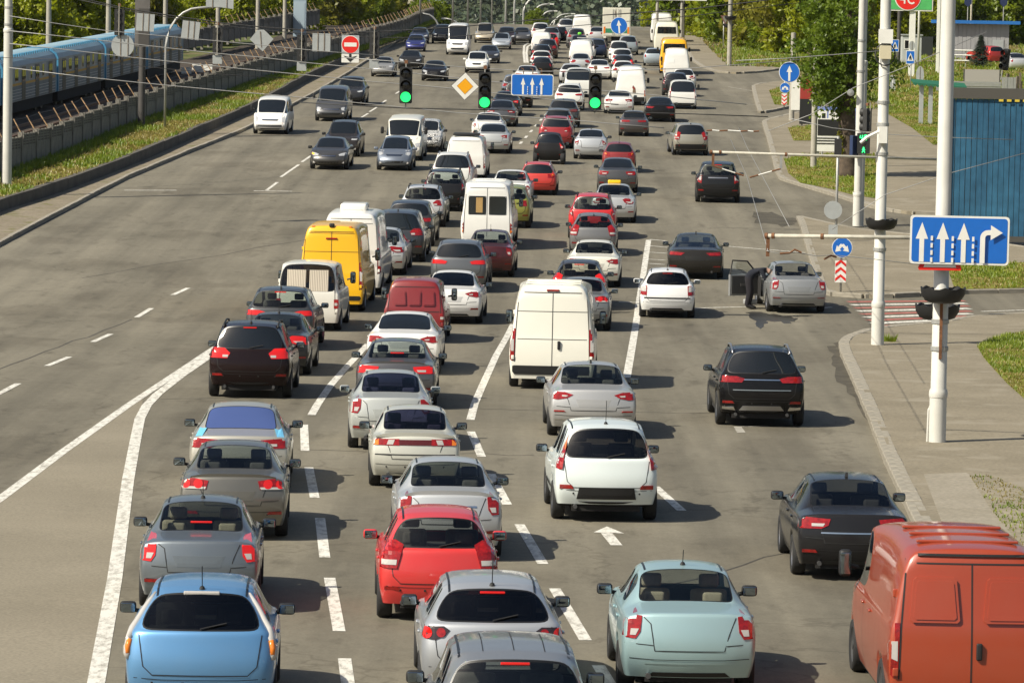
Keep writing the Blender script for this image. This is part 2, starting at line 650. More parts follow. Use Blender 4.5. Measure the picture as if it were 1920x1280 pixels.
# shared small meshes
SH = {}
def wheel_meshes(style):
    if ('w', style) in SH: return SH['w', style]
    t = MB()
    t.lathe([(.62, -.10), (.66, -.14), (.90, -.16), (.97, -.13), (1.0, -.08), (1.0, .08), (.97, .13), (.90, .16), (.66, .14), (.62, .10)], 28, ax='x')
    tm = t.mesh('tyre', RUBBER, 40)
    w = MB()
    w.lathe([(.66, -.13), (.64, -.10), (.60, -.03), (.58, .10), (.62, .12)], 28, ax='x')
    w.lathe([(.60, -.02), (.0, -.02)], 20, ax='x')
    w.mi = 1
    w.lathe([(.16, .02), (.16, .135), (.11, .14), (0, .14)], 14, ax='x')
    ns = 5 if style == 0 else (10 if style == 1 else 7)
    hw = .30 if style == 0 else (.13 if style == 1 else .2)
    for q in range(ns):
        a_ = 2 * math.pi * q / ns
        M = Matrix.Rotation(a_, 4, 'X')
        w.add([M @ Vector((.125, -.10, .10)), M @ Vector((.125, .10, .10)), M @ Vector((.105, hw / 2, .60)), M @ Vector((.105, -hw / 2, .60)),
               M @ Vector((.06, -.10, .10)), M @ Vector((.06, .10, .10)), M @ Vector((.05, hw / 2, .60)), M @ Vector((.05, -hw / 2, .60))],
              [(0, 1, 2, 3), (0, 4, 5, 1), (1, 5, 6, 2), (2, 6, 7, 3), (3, 7, 4, 0)])
    w.lathe([(.57, .10), (.66, .135), (.67, .12), (.60, .05)], 28, ax='x')
    wm = w.mesh('rim', [STEELC, ALLOY if style != 3 else STEELC], 40)
    SH['w', style] = (tm, wm)
    return tm, wm

def rounded(name, sx, sy, sz, mat, bev=.35, seg=3):
    key = (name, sx, sy, sz, mat.name, bev)
    if key in SH: return SH[key]
    bm = bmesh.new()
    bmesh.ops.create_cube(bm, size=1.0)
    bmesh.ops.scale(bm, vec=(sx, sy, sz), verts=bm.verts)
    bmesh.ops.bevel(bm, geom=list(bm.edges), offset=bev * min(sx, sy, sz), segments=seg, affect='EDGES', profile=.6)
    me = bpy.data.meshes.new(name)
    bm.to_mesh(me); bm.free()
    me.polygons.foreach_set('use_smooth', [True] * len(me.polygons))
    me.materials.append(mat)
    SH[key] = me
    return me

# tail-lamp outlines: u = share of the half width, v = share of H (right-hand lamp), role
TAILS = {
    'wedge': [('red', [(.50, .635), (.60, .665), (1.02, .655), (1.02, .545), (.74, .535), (.58, .57)]), ('white', [(.62, .585), (.74, .55), (.88, .553), (.86, .585)])],
    'wide': [('red', [(.52, .64), (1.02, .66), (1.02, .555), (.66, .555), (.55, .585)]), ('white', [(.60, .60), (.80, .60), (.80, .575), (.63, .575)])],
    'claw': [('red', [(.56, .615), (.72, .645), (1.02, .655), (1.02, .565), (.86, .555), (.68, .575)]), ('white', [(.66, .605), (.78, .612), (.78, .592), (.70, .59)])],
    'slim': [('red', [(.48, .632), (1.02, .655), (1.02, .585), (.60, .578)])],
    'corner': [('red', [(.76, .67), (1.02, .69), (1.02, .52), (.84, .51), (.78, .56)]), ('white', [(.80, .575), (.90, .575), (.91, .53), (.84, .53)])],
    'pointed': [('red', [(.70, .70), (.86, .735), (1.02, .72), (1.02, .52), (.76, .52)]), ('white', [(.76, .575), (.98, .575), (.98, .535), (.77, .535)])],
    'twin': [('red', [(.46, .665), (.72, .69), (1.02, .68), (1.02, .575), (.50, .575)]), ('white', [(.50, .60), (1.0, .60), (1.0, .575), (.52, .575)])],
    'block': [('red', [(.62, .65), (1.0, .65), (1.0, .555), (.62, .555)]), ('orange', [(.80, .648), (1.0, .648), (1.0, .60), (.80, .60)])],
    'bar': [('red', [(.36, .655), (1.0, .655), (1.0, .575), (.36, .575)]), ('orange', [(.82, .653), (1.0, .653), (1.0, .577), (.82, .577)]), ('white', [(.46, .645), (.60, .645), (.64, .585), (.50, .585)])],
    'merc': [('red', [(.28, .655), (1.0, .655), (1.0, .585), (.28, .585)]), ('orange', [(.80, .653), (1.0, .653), (1.0, .63), (.80, .63)])],
    'suvwrap': [('red', [(.56, .60), (.70, .655), (1.02, .66), (1.02, .545), (.62, .54)]), ('white', [(.60, .575), (.72, .575), (.72, .548), (.61, .548)])],
    'suvslim': [('red', [(.50, .612), (.66, .635), (1.02, .64), (1.02, .57), (.56, .57)])],
    'suvtall': [('red', [(.90, .90), (1.0, .90), (1.0, .70), (1.02, .52), (.84, .52), (.88, .68)]), ('white', [(.87, .60), (.98, .60), (1.0, .54), (.85, .54)])],
    'tallpin': [('red', [(.90, .90), (1.0, .90), (1.0, .72), (1.0, .58), (.90, .57), (.88, .70)])],
    'soul': [('red', [(.90, .80), (.97, .87), (1.0, .72), (1.0, .545), (.86, .54), (.86, .66)]), ('orange', [(.91, .80), (.965, .86), (.985, .735), (.89, .735)]), ('white', [(.885, .70), (.985, .70), (.985, .655), (.875, .655)])],
    'leaf': [('white', [(.86, .90), (.97, .90), (1.0, .70), (1.0, .50), (.90, .46), (.84, .56), (.85, .72)]), ('orange', [(.87, .60), (.96, .60), (.985, .53), (.89, .53)])],
    'mazda': [('black', [(.60, .635), (.68, .665), (1.02, .66), (1.02, .565), (.80, .555), (.66, .59)])],
    'van': [('red', [(.90, .57), (1.02, .57), (1.02, .27), (.90, .27)]), ('white', [(.905, .47), (1.01, .47), (1.01, .36), (.905, .36)])],
    'vansq': [('red', [(.84, .47), (1.02, .47), (1.02, .34), (.84, .34)]), ('white', [(.86, .42), (1.0, .42), (1.0, .38), (.86, .38)])],
    'vanlow': [('red', [(.90, .40), (1.02, .40), (1.02, .24), (.90, .24)]), ('orange', [(.905, .30), (1.01, .30), (1.01, .25), (.905, .25)])],
    'berl': [('red', [(.88, .72), (.98, .72), (1.02, .60), (1.02, .40), (.92, .40), (.90, .55)]), ('white', [(.915, .57), (1.0, .57), (1.0, .48), (.92, .48)])],
    'freel': [('red', [(.80, .66), (1.0, .66), (1.0, .49), (.80, .49)]), ('white', [(.82, .65), (.97, .65), (.97, .56), (.82, .56)])],
    'duster': [('red', [(.88, .70), (1.02, .70), (1.02, .50), (.88, .50)]), ('white', [(.90, .60), (1.0, .60), (1.0, .57), (.90, .57)])],
    'none': [],
}
ROLE = {'red': REDL, 'white': WHITEL, 'orange': ORANGE, 'black': plain('smoked_lens', (.03, .02, .02), .1, coat=.6), 'lit': REDLIT}
HEADS = {
    'sweep': [(.50, .50), (.66, .535), (.96, .565), (.96, .50), (.80, .46), (.56, .455)],
    'slimh': [(.48, .515), (.94, .565), (.95, .515), (.60, .475)],
    'roundh': [(.58, .60), (.78, .62), (.92, .58), (.94, .49), (.80, .46), (.62, .50)],
    'blockh': [(.52, .57), (.92, .57), (.92, .49), (.54, .49)],
    'vanh': [(.60, .40), (.74, .42), (.95, .41), (.95, .32), (.66, .33)],
    'tallh': [(.66, .45), (.80, .50), (.95, .47), (.95, .33), (.70, .34)],
}
def _grow(st, k0=.86):
    # lamps reach a little further in and are a little taller than their sketch
    out = []
    for role, q in st:
        zc = sum(v for _, v in q) / len(q)
        out.append((role, [(u * .975 - (1.02 - u) * .18, zc + (v - zc) * 1.16) for u, v in q]))
    return out
for _k in list(TAILS):
    if _k not in ('van', 'vanlow', 'vansq', 'leaf', 'bar', 'merc', 'twin', 'mazda', 'soul', 'suvtall', 'tallpin'): TAILS[_k] = _grow(TAILS[_k])
    else: TAILS[_k] = [(r_, [(u * .985, v) for u, v in q]) for r_, q in TAILS[_k]]
CARS = []

def squiggle_mat():
    m, nt, b = newmat('squiggle_wrap')
    tc = N(nt, 'ShaderNodeTexCoord')
    wv = N(nt, 'ShaderNodeTexWave'); wv.inputs['Scale'].default_value = 2.2; wv.inputs['Distortion'].default_value = 14; wv.inputs['Detail'].default_value = 2; wv.inputs['Detail Scale'].default_value = 3
    nt.links.new(tc.outputs['Object'], wv.inputs['Vector'])
    r_ = N(nt, 'ShaderNodeValToRGB'); r_.color_ramp.interpolation = 'CONSTANT'
    e = r_.color_ramp.elements; e[0].color = (.75, .74, .70, 1); e[1].position = .62; e[1].color = (.05, .045, .04, 1)
    nt.links.new(wv.outputs[0], r_.inputs[0]); nt.links.new(r_.outputs[0], b.inputs['Base Color'])
    b.inputs['Roughness'].default_value = .3; b.inputs['Coat Weight'].default_value = .5
    return m

def finish_car(c):
    """adds everything but the shell to a car whose shell mesh has been subdivided"""
    p, o = c['p'], c['o']
    L, W, H = p['L'], p['W'], p['H']
    W2 = W / 2
    s = c['s']
    near, mid = s > 52, s > 30
    vs_, fs_, parts = c['mesh']
    root = c['root']
    body = paint(o.get('col', (.5, .5, .5)), o.get('metal', .35), o.get('rough', .34), o.get('dirt', .16 if max(o.get('col', (.5, .5, .5))) > .15 else .05))
    if o.get('squiggle'): body = squiggle_mat()
    see = (s > 44 and o.get('see', True))
    gm = glass(o.get('tint', (.58, .62, .60))) if see else DARKG
    sk = Skin(vs_, fs_, L)
    bo = link('body', raw('body', *parts[0], body), root)
    for k in (21, 22):
        if k in parts: link('window_seal', raw('window_seal', *parts[k], TRIM), bo)
    for k, (vv, ff) in parts.items():
        if k in (0, 21, 22): continue
        if k == 1 and o.get('bluefilm'):
            mt = plain('blue_window_film', (.055, .085, .22), .35)
        else: mt = gm
        if k == 1 and p['kind'] != 'sedan' and o.get('reardoor_split'): pass
        link({1: 'rear_window', 2: 'windscreen'}.get(k, 'side_window'), raw('pane', vv, ff, mt), root)
    # underbody
    ub = MB()
    r = p['r']
    yr, yf = p['ro'], L - p['fo']
    ub.box(-(W2 - .32), W2 - .32, .22, L - .3, .19, .52)
    ub.box(-(W2 - .085), W2 - .085, yr + r + .07, yf - r - .07, .2, .40)
    ub.box(-(W2 - .2), W2 - .2, .34, max(.4, yr - r - .07), .27, .42)
    ub.box(-(W2 - .2), W2 - .2, yf + r + .07, L - .3, .24, .42)
    if mid:
        ub.tube([(-W2 + .2, yr, r), (W2 - .2, yr, r)], .05, 6)
    ub.build('underbody', UNDER, root)
    # wheels
    tm, wm = wheel_meshes(o.get('wheel', 0 if (c['i'] % 3) else 1))
    for sx in (-1, 1):
        for yy in (yr, yf):
            if not mid and yy == (yf if not o.get('rev') else yr) and s < 24: continue
            w = link('wheel', tm, root, loc=(sx * (W2 - .115), yy, r), scale=(sx * p.get('tw', .66), r, r))
            if s > 22: link('rim', wm, w)
    # interior
    if see:
        zb = p['belt'][0]
        cab = MB()
        y0 = p['B'] + .25 if p['kind'] == 'sedan' else .35
        hw = W2 - .17
        cab.box(-hw, hw, y0, p['F'] - .15, .40, zb - .34)
        cab.box(-hw, hw, p['F'] - .55, p['F'] - .1, zb - .35, zb - .17)
        if p['kind'] == 'sedan': cab.box(-hw + .1, hw - .1, p['B'] + .1, y0 + .32, .5, zb - .07)
        cab.build('cabin_trim', TUB, root)
        sm = SEATB if o.get('beige') else SEATM
        if o.get('seats', 1):
            back = lambda y, x, w, hh, hr: (MB().box(x - w / 2, x + w / 2, y, y + .13, .5, hh, None), x, y, w, hh, hr)
            rows_ = [(p['E'] - .35, [(-.36, .46), (.36, .46)], zb + .12)]
            if p['kind'] != 'van' or p['win'] > 1:
                rows_.append((y0 + .25 if p['kind'] == 'sedan' else p.get('D2', 1.0) + .15, [(0, W - .45)], zb - .02))
            for (yy, xs_, hh) in rows_:
                for (x, w_) in xs_:
                    q = rounded('seat', w_, .16, hh - .45, sm, .4)
                    st = link('seat', q, root, loc=(x, yy, (hh + .45) / 2), rot=(R(-8), 0, 0))
                    for hx in ([0] if w_ < .6 else [-.36, .36]):
                        link('headrest', rounded('headrest', .25, .10, .17, sm, .45), st, loc=(hx, 0, (hh - .45) / 2 + .10))
            if o.get('driver', near and not o.get('dark')):
                pass
    # mirrors
    mt = body if o.get('mircol') else BLACKP
    if p['kind'] == 'van':
        md = (.16, .14, .34); my, mz, mo = p['F'] - .45, p['belt'][1] + .30, .12
    else:
        md = (.20, .12, .14); my, mz, mo = p['F'] - .42, p['belt'][1] + .06, .075
    if s > 20:
        for sx in (-1, 1):
            mm = link('mirror', rounded('mirror', *md, mt, .42), root, loc=(sx * (W2 + mo), my, mz))
            if s > 30:
                link('mirror_glass', rounded('mirror_glass', md[0] * .82, .02, md[2] * .8, MIRG, .4), mm, loc=(0, -md[1] / 2, 0))
                a = MB(); a.tube([(-sx * .03, .03, -.03), (-sx * .17, .06, -.06)], .028, 6)
                a.build('mirror_arm', BLACKP, mm)
    # ---- rear
    rev = o.get('rev')
    def hw(z):
        zb_ = p['belt'][0]
        return W2 * .985 if z < zb_ or p['kind'] == 'sedan' else lerp(W2 * .965, p['wr'] * 1.03, clamp((z - zb_) / (H - .1 - zb_)))
    def Rp(q): return [(u * W2, v * H) for u, v in q]
    def Rt(q): return [(u * hw(v * H), v * H) for u, v in q]
    if not rev:
        if o['tail'] == 'leaf':
            for sx in (-1, 1):
                pts = [sk.hit('rear', sx * (.955 if v < .62 else .93) * hw(v * H), v * H)[0] for v in (.92, .86, .80, .74, .68, .62, .56, .51, .47)]
                e = MB(); e.tube([q - Vector((0, .0, 0)) for q in pts], [.02, .035, .042, .045, .05, .055, .06, .055, .03], 8); tl = e.build('taillight', WHITEL, root, smooth=True)
                e = MB(); e.tube([pts[5] - Vector((0, .03, 0)), pts[6] - Vector((0, .035, 0)), pts[7] - Vector((0, .03, 0))], [.03, .04, .03], 8); e.build('amber_lens', ORANGE, tl, smooth=True)
        for role, poly in (TAILS[o.get('tail', 'wedge')] if o['tail'] != 'leaf' else []):
            if role == 'white' and s < 26: continue
            for sx in (-1, 1):
                q = [(sx * u, v) for u, v in poly]
                mt = ROLE['lit' if role == 'red' and o.get('lit') else role]
                tall_ = o['tail'] in ('leaf', 'soul', 'suvtall', 'tallpin', 'pointed', 'berl')
                of = (.012 if role in ('red', 'black') or o['tail'] == 'leaf' and role == 'white' else .018) + (.024 if o['tail'] in ('leaf', 'soul') else .012 if tall_ else 0)
                tl = sk.plate('taillight' if role in ('red', 'black') or o.get('tail') == 'leaf' and role == 'white' else 'lamp_insert', 'rear', Rt(q), mt, root, off=of, step=.05 if near else .12)
                if role in ('red', 'black'): lastl = tl
        if o.get('tail') == 'mazda':
            for sx in (-1, 1):
                for (u, v, rr, ro_) in ((.70, .615, .055, 'red'), (.90, .61, .07, 'lit')):
                    sk.plate('lamp_insert', 'rear', [(sx * u * W2 + rr * math.cos(t * .5236), v * H + rr * math.sin(t * .5236)) for t in range(12)], ROLE[ro_], root, off=.02)
        if o.get('tail') == 'twin' and near:
            for sx in (-1, 1):
                for u in (.63, .86):
                    sk.plate('lamp_insert', 'rear', [(sx * u * W2 + .075 * math.cos(t * .5236), .632 * H + .075 * math.sin(t * .5236)) for t in range(12)], REDLIT, root, off=.02)
        zbp = p['belt'][0]
        if p['kind'] == 'sedan':
            zt_ = p['top'][0][1]
            if mid:
                ln = [(-W2 * .66, zt_ - .05), (-W2 * .56, .62 * H if o.get('tail') in ('corner',) else .53 * H), (-W2 * .50, .40 * H), (W2 * .50, .40 * H), (W2 * .56, .53 * H), (W2 * .66, zt_ - .05)]
                sk.strip('boot_seam', 'rear', ln, .012 if near else .018, SEAM, bo)
                sk.strip('bumper_seam', 'rear', [(-W2 * .93, .46 * H), (-W2 * .52, .445 * H)], .01, SEAM, bo)
                sk.strip('bumper_seam', 'rear', [(W2 * .52, .445 * H), (W2 * .93, .46 * H)], .01, SEAM, bo)
            if o.get('recess', True) and near:
                sk.plate('plate_recess_shade', 'rear', [(-.36, .555 * H), (.36, .555 * H), (.30, .45 * H), (-.30, .45 * H)], plain('recess%s' % c['i'], tuple(q * .72 for q in o.get('col', (.5, .5, .5))), .4, metal=.2), root, off=.004)  # flat patch in darker body colour paints the shade of a plate recess
        elif p['kind'] == 'hatch':
            if mid:
                bz = .36 * H
                ln = [(-W2 * .80, zbp - .02), (-W2 * .74, bz + .1), (-W2 * .62, bz), (W2 * .62, bz), (W2 * .74, bz + .1), (W2 * .80, zbp - .02)]
                sk.strip('tailgate_seam', 'rear', ln, .012 if near else .018, SEAM, bo)
        if p['kind'] == 'van' and mid:
            zt_ = H - .22
            sk.strip('door_seam', 'rear', [(-W2 * .86, .26 * H), (-W2 * .84, .55 * H), (-W2 * .78, zt_), (W2 * .78, zt_), (W2 * .84, .55 * H), (W2 * .86, .26 * H)], .018, SEAM, bo)
            if not o.get('liftgate'): sk.strip('door_seam', 'rear', [(.0, .20 * H), (0, zt_)], .016, SEAM, bo)
            if o.get('ribs'):
                for zz in o['ribs']: sk.strip('door_crease', 'rear', [(-W2 * .80, zz * H), (W2 * .80, zz * H)], .012, SEAM, bo)
            if near:
                for sx in (-1, 1):
                    for zz in (.72, .30):
                        link('hinge', rounded('hinge', .07, .05, .10, body, .3), root, loc=sk.hit('rear', sx * W2 * .90, zz * H)[0] - Vector((0, .012, 0)))
                h_, _ = sk.hit('rear', o.get('handle_x', .09), .42 * H)
                link('door_handle', rounded('door_handle', .07, .05, .20, BLACKP, .4), root, loc=h_ - Vector((0, .02, 0)))
            for q in o.get('rwins', []):
                x0, x1, z0, z1 = q
                sk.plate('rear_window', 'rear', [(x0 + .04, z0), (x1 - .04, z0), (x1, z0 + .05), (x1, z1 - .05), (x1 - .05, z1), (x0 + .05, z1), (x0, z1 - .05), (x0, z0 + .05)], DARKG, root, off=.006)
                sk.strip('window_seal', 'rear', [(x0, z0), (x1, z0), (x1, z1), (x0, z1), (x0, z0)], .025, TRIM, root, off=.009)
        # bumper: dark lower part and reflectors
        bl = o.get('blackbump')
        if bl:
            z0, z1, uu = bl
            sk.plate('bumper', 'rear', [(-uu * W2, z0 * H), (uu * W2, z0 * H), (uu * W2, z1 * H), (-uu * W2, z1 * H)], BLACKP, root, off=.014, step=.12)
        elif p['kind'] == 'sedan' or p['kind'] == 'hatch':
            pass
        if near and p['kind'] != 'van':
            sk.strip('bumper_crease_shade', 'rear', [(-W2 * .86, .335 * H), (-W2 * .5, .325 * H), (W2 * .5, .325 * H), (W2 * .86, .335 * H)], .008, SEAM, bo)  # thin dark line paints the shade of a crease on the smooth bumper
            if not bl: sk.plate('bumper_valance', 'rear', [(-.60 * W2, .175 * H), (.60 * W2, .175 * H), (.52 * W2, .215 * H), (-.52 * W2, .215 * H)], BLACKP, root, off=.006, step=.12)
            if c['i'] % 2 == 0:
                for u in (-.62, -.22, .22, .62):
                    h_, _ = sk.hit('rear', u * W2, .30 * H)
                    link('parking_sensor', rounded('parking_sensor', .03, .012, .03, BLACKP, .45), root, loc=h_)
        rf = o.get('refl', (.30, .045) if p['kind'] != 'van' else None)
        if rf and s > 27:
            for sx in (-1, 1):
                q = [(.62, rf[0]), (.88, rf[0]), (.88, rf[0] + rf[1] * .7), (.66, rf[0] + rf[1] * .7)]
                sk.plate('reflector', 'rear', Rp([(sx * u, v) for u, v in q]), REDL, root, off=.018, step=.2)
        # tail pipe
        if mid and p['kind'] != 'van' and o.get('pipe', True):
            for sx in ((-1, 1) if o.get('pipes2') else (-1,)):
                e = MB(); e.tube([(sx * W2 * .58, .12, .27), (sx * W2 * .58, .45, .29)], .035, 8)
                e.build('exhaust_pipe', STEELC, root)
        # high brake lamp and wiper
        if near and p['kind'] == 'hatch' and o.get('wiper', True):
            zz = zbp + .05
            a, _ = sk.hit('rear', 0, zz); b, _ = sk.hit('rear', .30, zz + .06)
            e = MB(); e.tube([a - Vector((0, .03, 0)), b - Vector((0, .025, 0))], .010, 5)
            e.build('wiper', BLACKP, root)
        if s > 38 and o.get('hbl'):
            if p['kind'] == 'sedan':
                z0 = p['top'][2][1] + .10
            else: z0 = H - .125
            hm = REDLIT if o['hbl'] == 2 else REDL
            h_, _ = sk.hit('rear', 0, z0)
            link('high_brake_lamp', rounded('high_brake_lamp', .30, .03, .028, hm, .3), root, loc=h_ - Vector((0, .004, 0)))
    else:
        hm = HEADL
        for sx in (-1, 1):
            q = [(sx * u, v) for u, v in HEADS[o.get('front', 'sweep')]]
            sk.plate('headlight', 'front', Rp(q), hm, root, off=.012, step=.09)
        if o.get('amber'):
            for sx in (-1, 1):
                q = [(.70, .325), (.95, .315), (.95, .285), (.72, .30)]
                sk.plate('turn_signal', 'front', Rp([(sx * u, v) for u, v in q]), ORANGE, root, off=.014, step=.2)
        gz = o.get('grille', (.40, .495, .46))
        sk.plate('grille', 'front', Rp([(-gz[2], gz[1]), (gz[2], gz[1]), (gz[2] * .82, gz[0]), (-gz[2] * .82, gz[0])]), BLACKP, root, off=.010, step=.12)
        if mid:
            for t in (.33, .66):
                zz = lerp(gz[0], gz[1], t)
                sk.strip('grille_bar', 'front', Rp([(-gz[2] * .86, zz), (gz[2] * .86, zz)]), .02, CHROME, root, off=.018)
        iz = o.get('intake', (.20, .27, .55))
        sk.plate('air_intake', 'front', Rp([(-iz[2], iz[1]), (iz[2], iz[1]), (iz[2] * .85, iz[0]), (-iz[2] * .85, iz[0])]), BLACKP, root, off=.010, step=.14)
        if o.get('blackbump'):
            z0, z1, uu = o['blackbump']
            sk.plate('bumper', 'front', Rp([(-uu, z0), (uu, z0), (uu, z1), (-uu, z1)]), plain('grey_plastic', (.07, .07, .07), .6), root, off=.008, step=.12)
        if mid:
            for sx in (-1, 1):
                h_, _ = sk.hit('front', sx * W2 * .74, .24 * H)
                link('fog_lamp', rounded('fog_lamp', .11, .05, .09, WHITEL, .45), root, loc=h_)
            sk.strip('bonnet_seam', 'top', [(-W2 * .74, p['F'] - .05), (-W2 * .66, L - .42)], .012, SEAM, bo)
            sk.strip('bonnet_seam', 'top', [(W2 * .74, p['F'] - .05), (W2 * .66, L - .42)], .012, SEAM, bo)
    # ---- sides: door seams, handles
    if s > 34:
        zb0, zb1 = p['belt']
        for view, sx in (('left', -1), ('right', 1)):
            doors = [p['D'], p['F'] - .25] + ([p.get('C', 0) + .05 if p['kind'] == 'sedan' else p.get('D2', .7) + .2] if p['kind'] != 'van' or p['win'] > 1 else [])
            for yy in doors:
                if abs(yy - yr) < r + .08 or abs(yy - yf) < r + .05: continue
                sk.strip('door_seam', view, [(yy, .34), (yy, lerp(zb0, zb1, yy / L) - .03)], .012, SEAM, bo)
            if near:
                for yy in (p['D'] + .12, p['D'] - .75):
                    if yy < .6: continue
                    h_, _ = sk.hit(view, yy, zb1 - .06)
                    link('door_handle', rounded('door_handle', .03, .18, .03, body, .4), root, loc=h_ + Vector((sx * .012, 0, 0)))
            if o.get('sidetrim'):
                sk.strip('side_moulding', view, [(yr + r + .1, .52), (yf - r - .1, .52)], .07, BLACKP, root, off=.012)
    # ---- roof
    if o.get('rails') and s > 22:
        for sx in (-1, 1):
            x = sx * (p['wr'] - .05)
            y0, y1 = .62 if p['kind'] != 'sedan' else 1.7, p['E'] - .1
            a, _ = sk.hit('top', x, y0); b, _ = sk.hit('top', x, (y0 + y1) / 2); d_, _ = sk.hit('top', x, y1)
            e = MB(); up = Vector((0, 0, .065))
            e.tube([a + Vector((0, -.06, 0)), a + up + Vector((0, .08, 0)), b + up, d_ + up - Vector((0, .08, 0)), d_ + Vector((0, .06, -.01))], .022, 6)
            e.build('roof_rail', {'s': ALLOY, 'b': BLACKP}[o['rails']], root, smooth=True)
    elif near and p['kind'] != 'van':
        for sx in (-1, 1):
            x = sx * (p['wr'] - .06)
            sk.strip('roof_gutter', 'top', [(x, (p['C'] if p['kind'] == 'sedan' else .5) + .1), (x, p['E'])], .025, TRIM, bo)
    an = o.get('ant')
    if an and s > 28:
        y_ = (p['C'] + .22) if p['kind'] == 'sedan' else .62
        h_, _ = sk.hit('top', 0, y_)
        e = MB()
        if an == 'fin':
            e.prism([(-.09, 0), (.09, 0), (-.07, .075)], -.02, .02, Matrix.Translation(h_) @ Matrix(((0, 0, 1, 0), (1, 0, 0, 0), (0, 1, 0, 0), (0, 0, 0, 1))))
        else:
            e.lathe([(.035, 0), (.025, .03), (.008, .04)], 10, Matrix.Translation(h_))
            e.tube([h_ + Vector((0, 0, .03)), h_ + Vector((0, -.12, an))], .006, 5)
        e.build('antenna', BLACKP, root)
    for fn in o.get('extra', []):
        fn(c, root, sk, body)

def lane_heading(d):
    """rotation about z that points a vehicle along the lanes at distance d"""
    return -math.atan(pl([(52, -.040), (62, -.046), (84, -.036), (94, -.005), (112, .028), (130, .036), (300, .027), (460, .024)], d))

def car(name, label, cat, px, py, p, head=None, group=None, **o):
    """px, py: photo pixel of the middle of the rear axle on the road (front axle for oncoming ones: rev)"""
    q = P(px, py)
    d = q.y
    rev = o.get('rev')
    h = lane_heading(d) if head is None else head
    if rev and head is None: h += math.pi
    ax = p['ro'] if not rev else (p['L'] - p['fo'])
    f = Vector((-math.sin(h), math.cos(h), 0))
    loc = q - f * ax
    slope = math.atan((g(d + 1) - g(d - 1)) / 2)
    root = empty(name, (0, 0, 0))
    zc_ = g(loc.y + f.y * p['L'] / 2)
    sl = slope * f.y
    loc.z = g(d) - math.tan(sl) * ax
    root.location = loc
    root.rotation_euler = (sl, 0, h)
    tag(root, label, cat, group)
    c = dict(p=p, o=o, root=root, s=F / d, i=len(CARS))
    o.setdefault('tail', 'wedge')
    me = cage(p)
    ob = bpy.data.objects.new('cage', me)
    COL.objects.link(ob)
    md = ob.modifiers.new('s', 'SUBSURF')
    md.levels = md.render_levels = 2 if c['s'] > 34 else 1
    c['cage'] = ob
    CARS.append(c)
    return c

def finish_all():
    dg = bpy.context.evaluated_depsgraph_get()
    dg.update()
    for c in CARS:
        me = bpy.data.meshes.new_from_object(c['cage'].evaluated_get(dg))
        c['mesh'] = split_mesh(me)
        bpy.data.meshes.remove(me)
    for c in CARS:
        m_ = c['cage'].data
        bpy.data.objects.remove(c['cage'])
        bpy.data.meshes.remove(m_)
    for c in CARS:
        finish_car(c)

# ---------------------------------------------------------------- extras for single vehicles
def x_box(name, sx, sy, sz, y, z_off, mat, x=0, bev=.35):
    def fn(c, root, sk, body):
        h, _ = sk.hit('top', x, y)
        link(name, rounded(name, sx, sy, sz, mat or body, bev), root, loc=h + Vector((0, 0, z_off)))
    return fn
def x_plate(name, poly, mat, view='rear', off=.012, step=.12, both=False):
    def fn(c, root, sk, body):
        for sx in ((-1, 1) if both else (1,)):
            sk.plate(name, view, [(sx * u, v) for u, v in poly], mat or body, root, off=off, step=step)
    return fn
def x_strip(name, line, w, mat, view='rear', off=.006, both=False):
    def fn(c, root, sk, body):
        for sx in ((-1, 1) if both else (1,)):
            sk.strip(name, view, [(sx * u, v) for u, v in line], w, mat or body, root, off=off)
    return fn
def x_panel(x0, x1, z0, z1, taper=0):
    """pressed panel on a rear door: a raised border round a flat field"""
    def fn(c, root, sk, body):
        pts = [(x0 + .03, z0), (x1 - .03, z0), (x1, z0 + .03), (x1 - taper, z1 - .03), (x1 - taper - .03, z1), (x0 + .03 + taper, z1), (x0 + taper, z1 - .03), (x0, z0 + .03)]
        sk.plate('pressed_panel', 'rear', pts, body, root, off=.034)
        cx, cz = (x0 + x1) / 2, (z0 + z1) / 2
        sk.plate('pressed_field', 'rear', [(cx + (a - cx) * .86, cz + (b - cz) * .86) for a, b in pts], body, root, off=.046)
    return fn
def x_spoiler(w=1.2, y=.10, up=.055, mat=None):
    def fn(c, root, sk, body):
        h, _ = sk.hit('top', 0, y + .12)
        e = MB()
        n = 12
        vv = []
        for i in range(n + 1):
            t = -1 + 2 * i / n
            dz = up * (1 - t ** 4) - .01
            yy = h.y + .05 * t * t
            for (a, b) in ((-.06, dz), (.10, dz - .02), (.10, -.03), (-.05, -.03)):
                vv.append((t * w / 2, yy + a, h.z + b))
        ff = []
        for i in range(n):
            for k in range(4):
                a, b = 4 * i + k, 4 * i + (k + 1) % 4
                ff.append((a, b, b + 4, a + 4))
        ff += [(0, 3, 2, 1), (4 * n, 4 * n + 1, 4 * n + 2, 4 * n + 3)]
        e.add(vv, ff)
        e.build('boot_spoiler', mat or body, root, smooth=35)
    return fn
def x_curtain(x0, x1, z0, z1, mat=None):
    """folded curtain hanging behind a rear window, seen as pale pleats"""
    def fn(c, root, sk, body):
        e = MB(); n = 22; vv = []
        for i in range(n + 1):
            x = lerp(x0, x1, i / n)
            for z in (z0, z1):
                h, _ = sk.hit('rear', x, z)
                vv.append((x, h.y - .004 - .010 * (i % 2), z))
        e.add(vv, [(2 * i, 2 * i + 2, 2 * i + 3, 2 * i + 1) for i in range(n)])
        e.build('curtain', mat or plain('curtain_cloth', (.46, .41, .33), .9), root)
    return fn
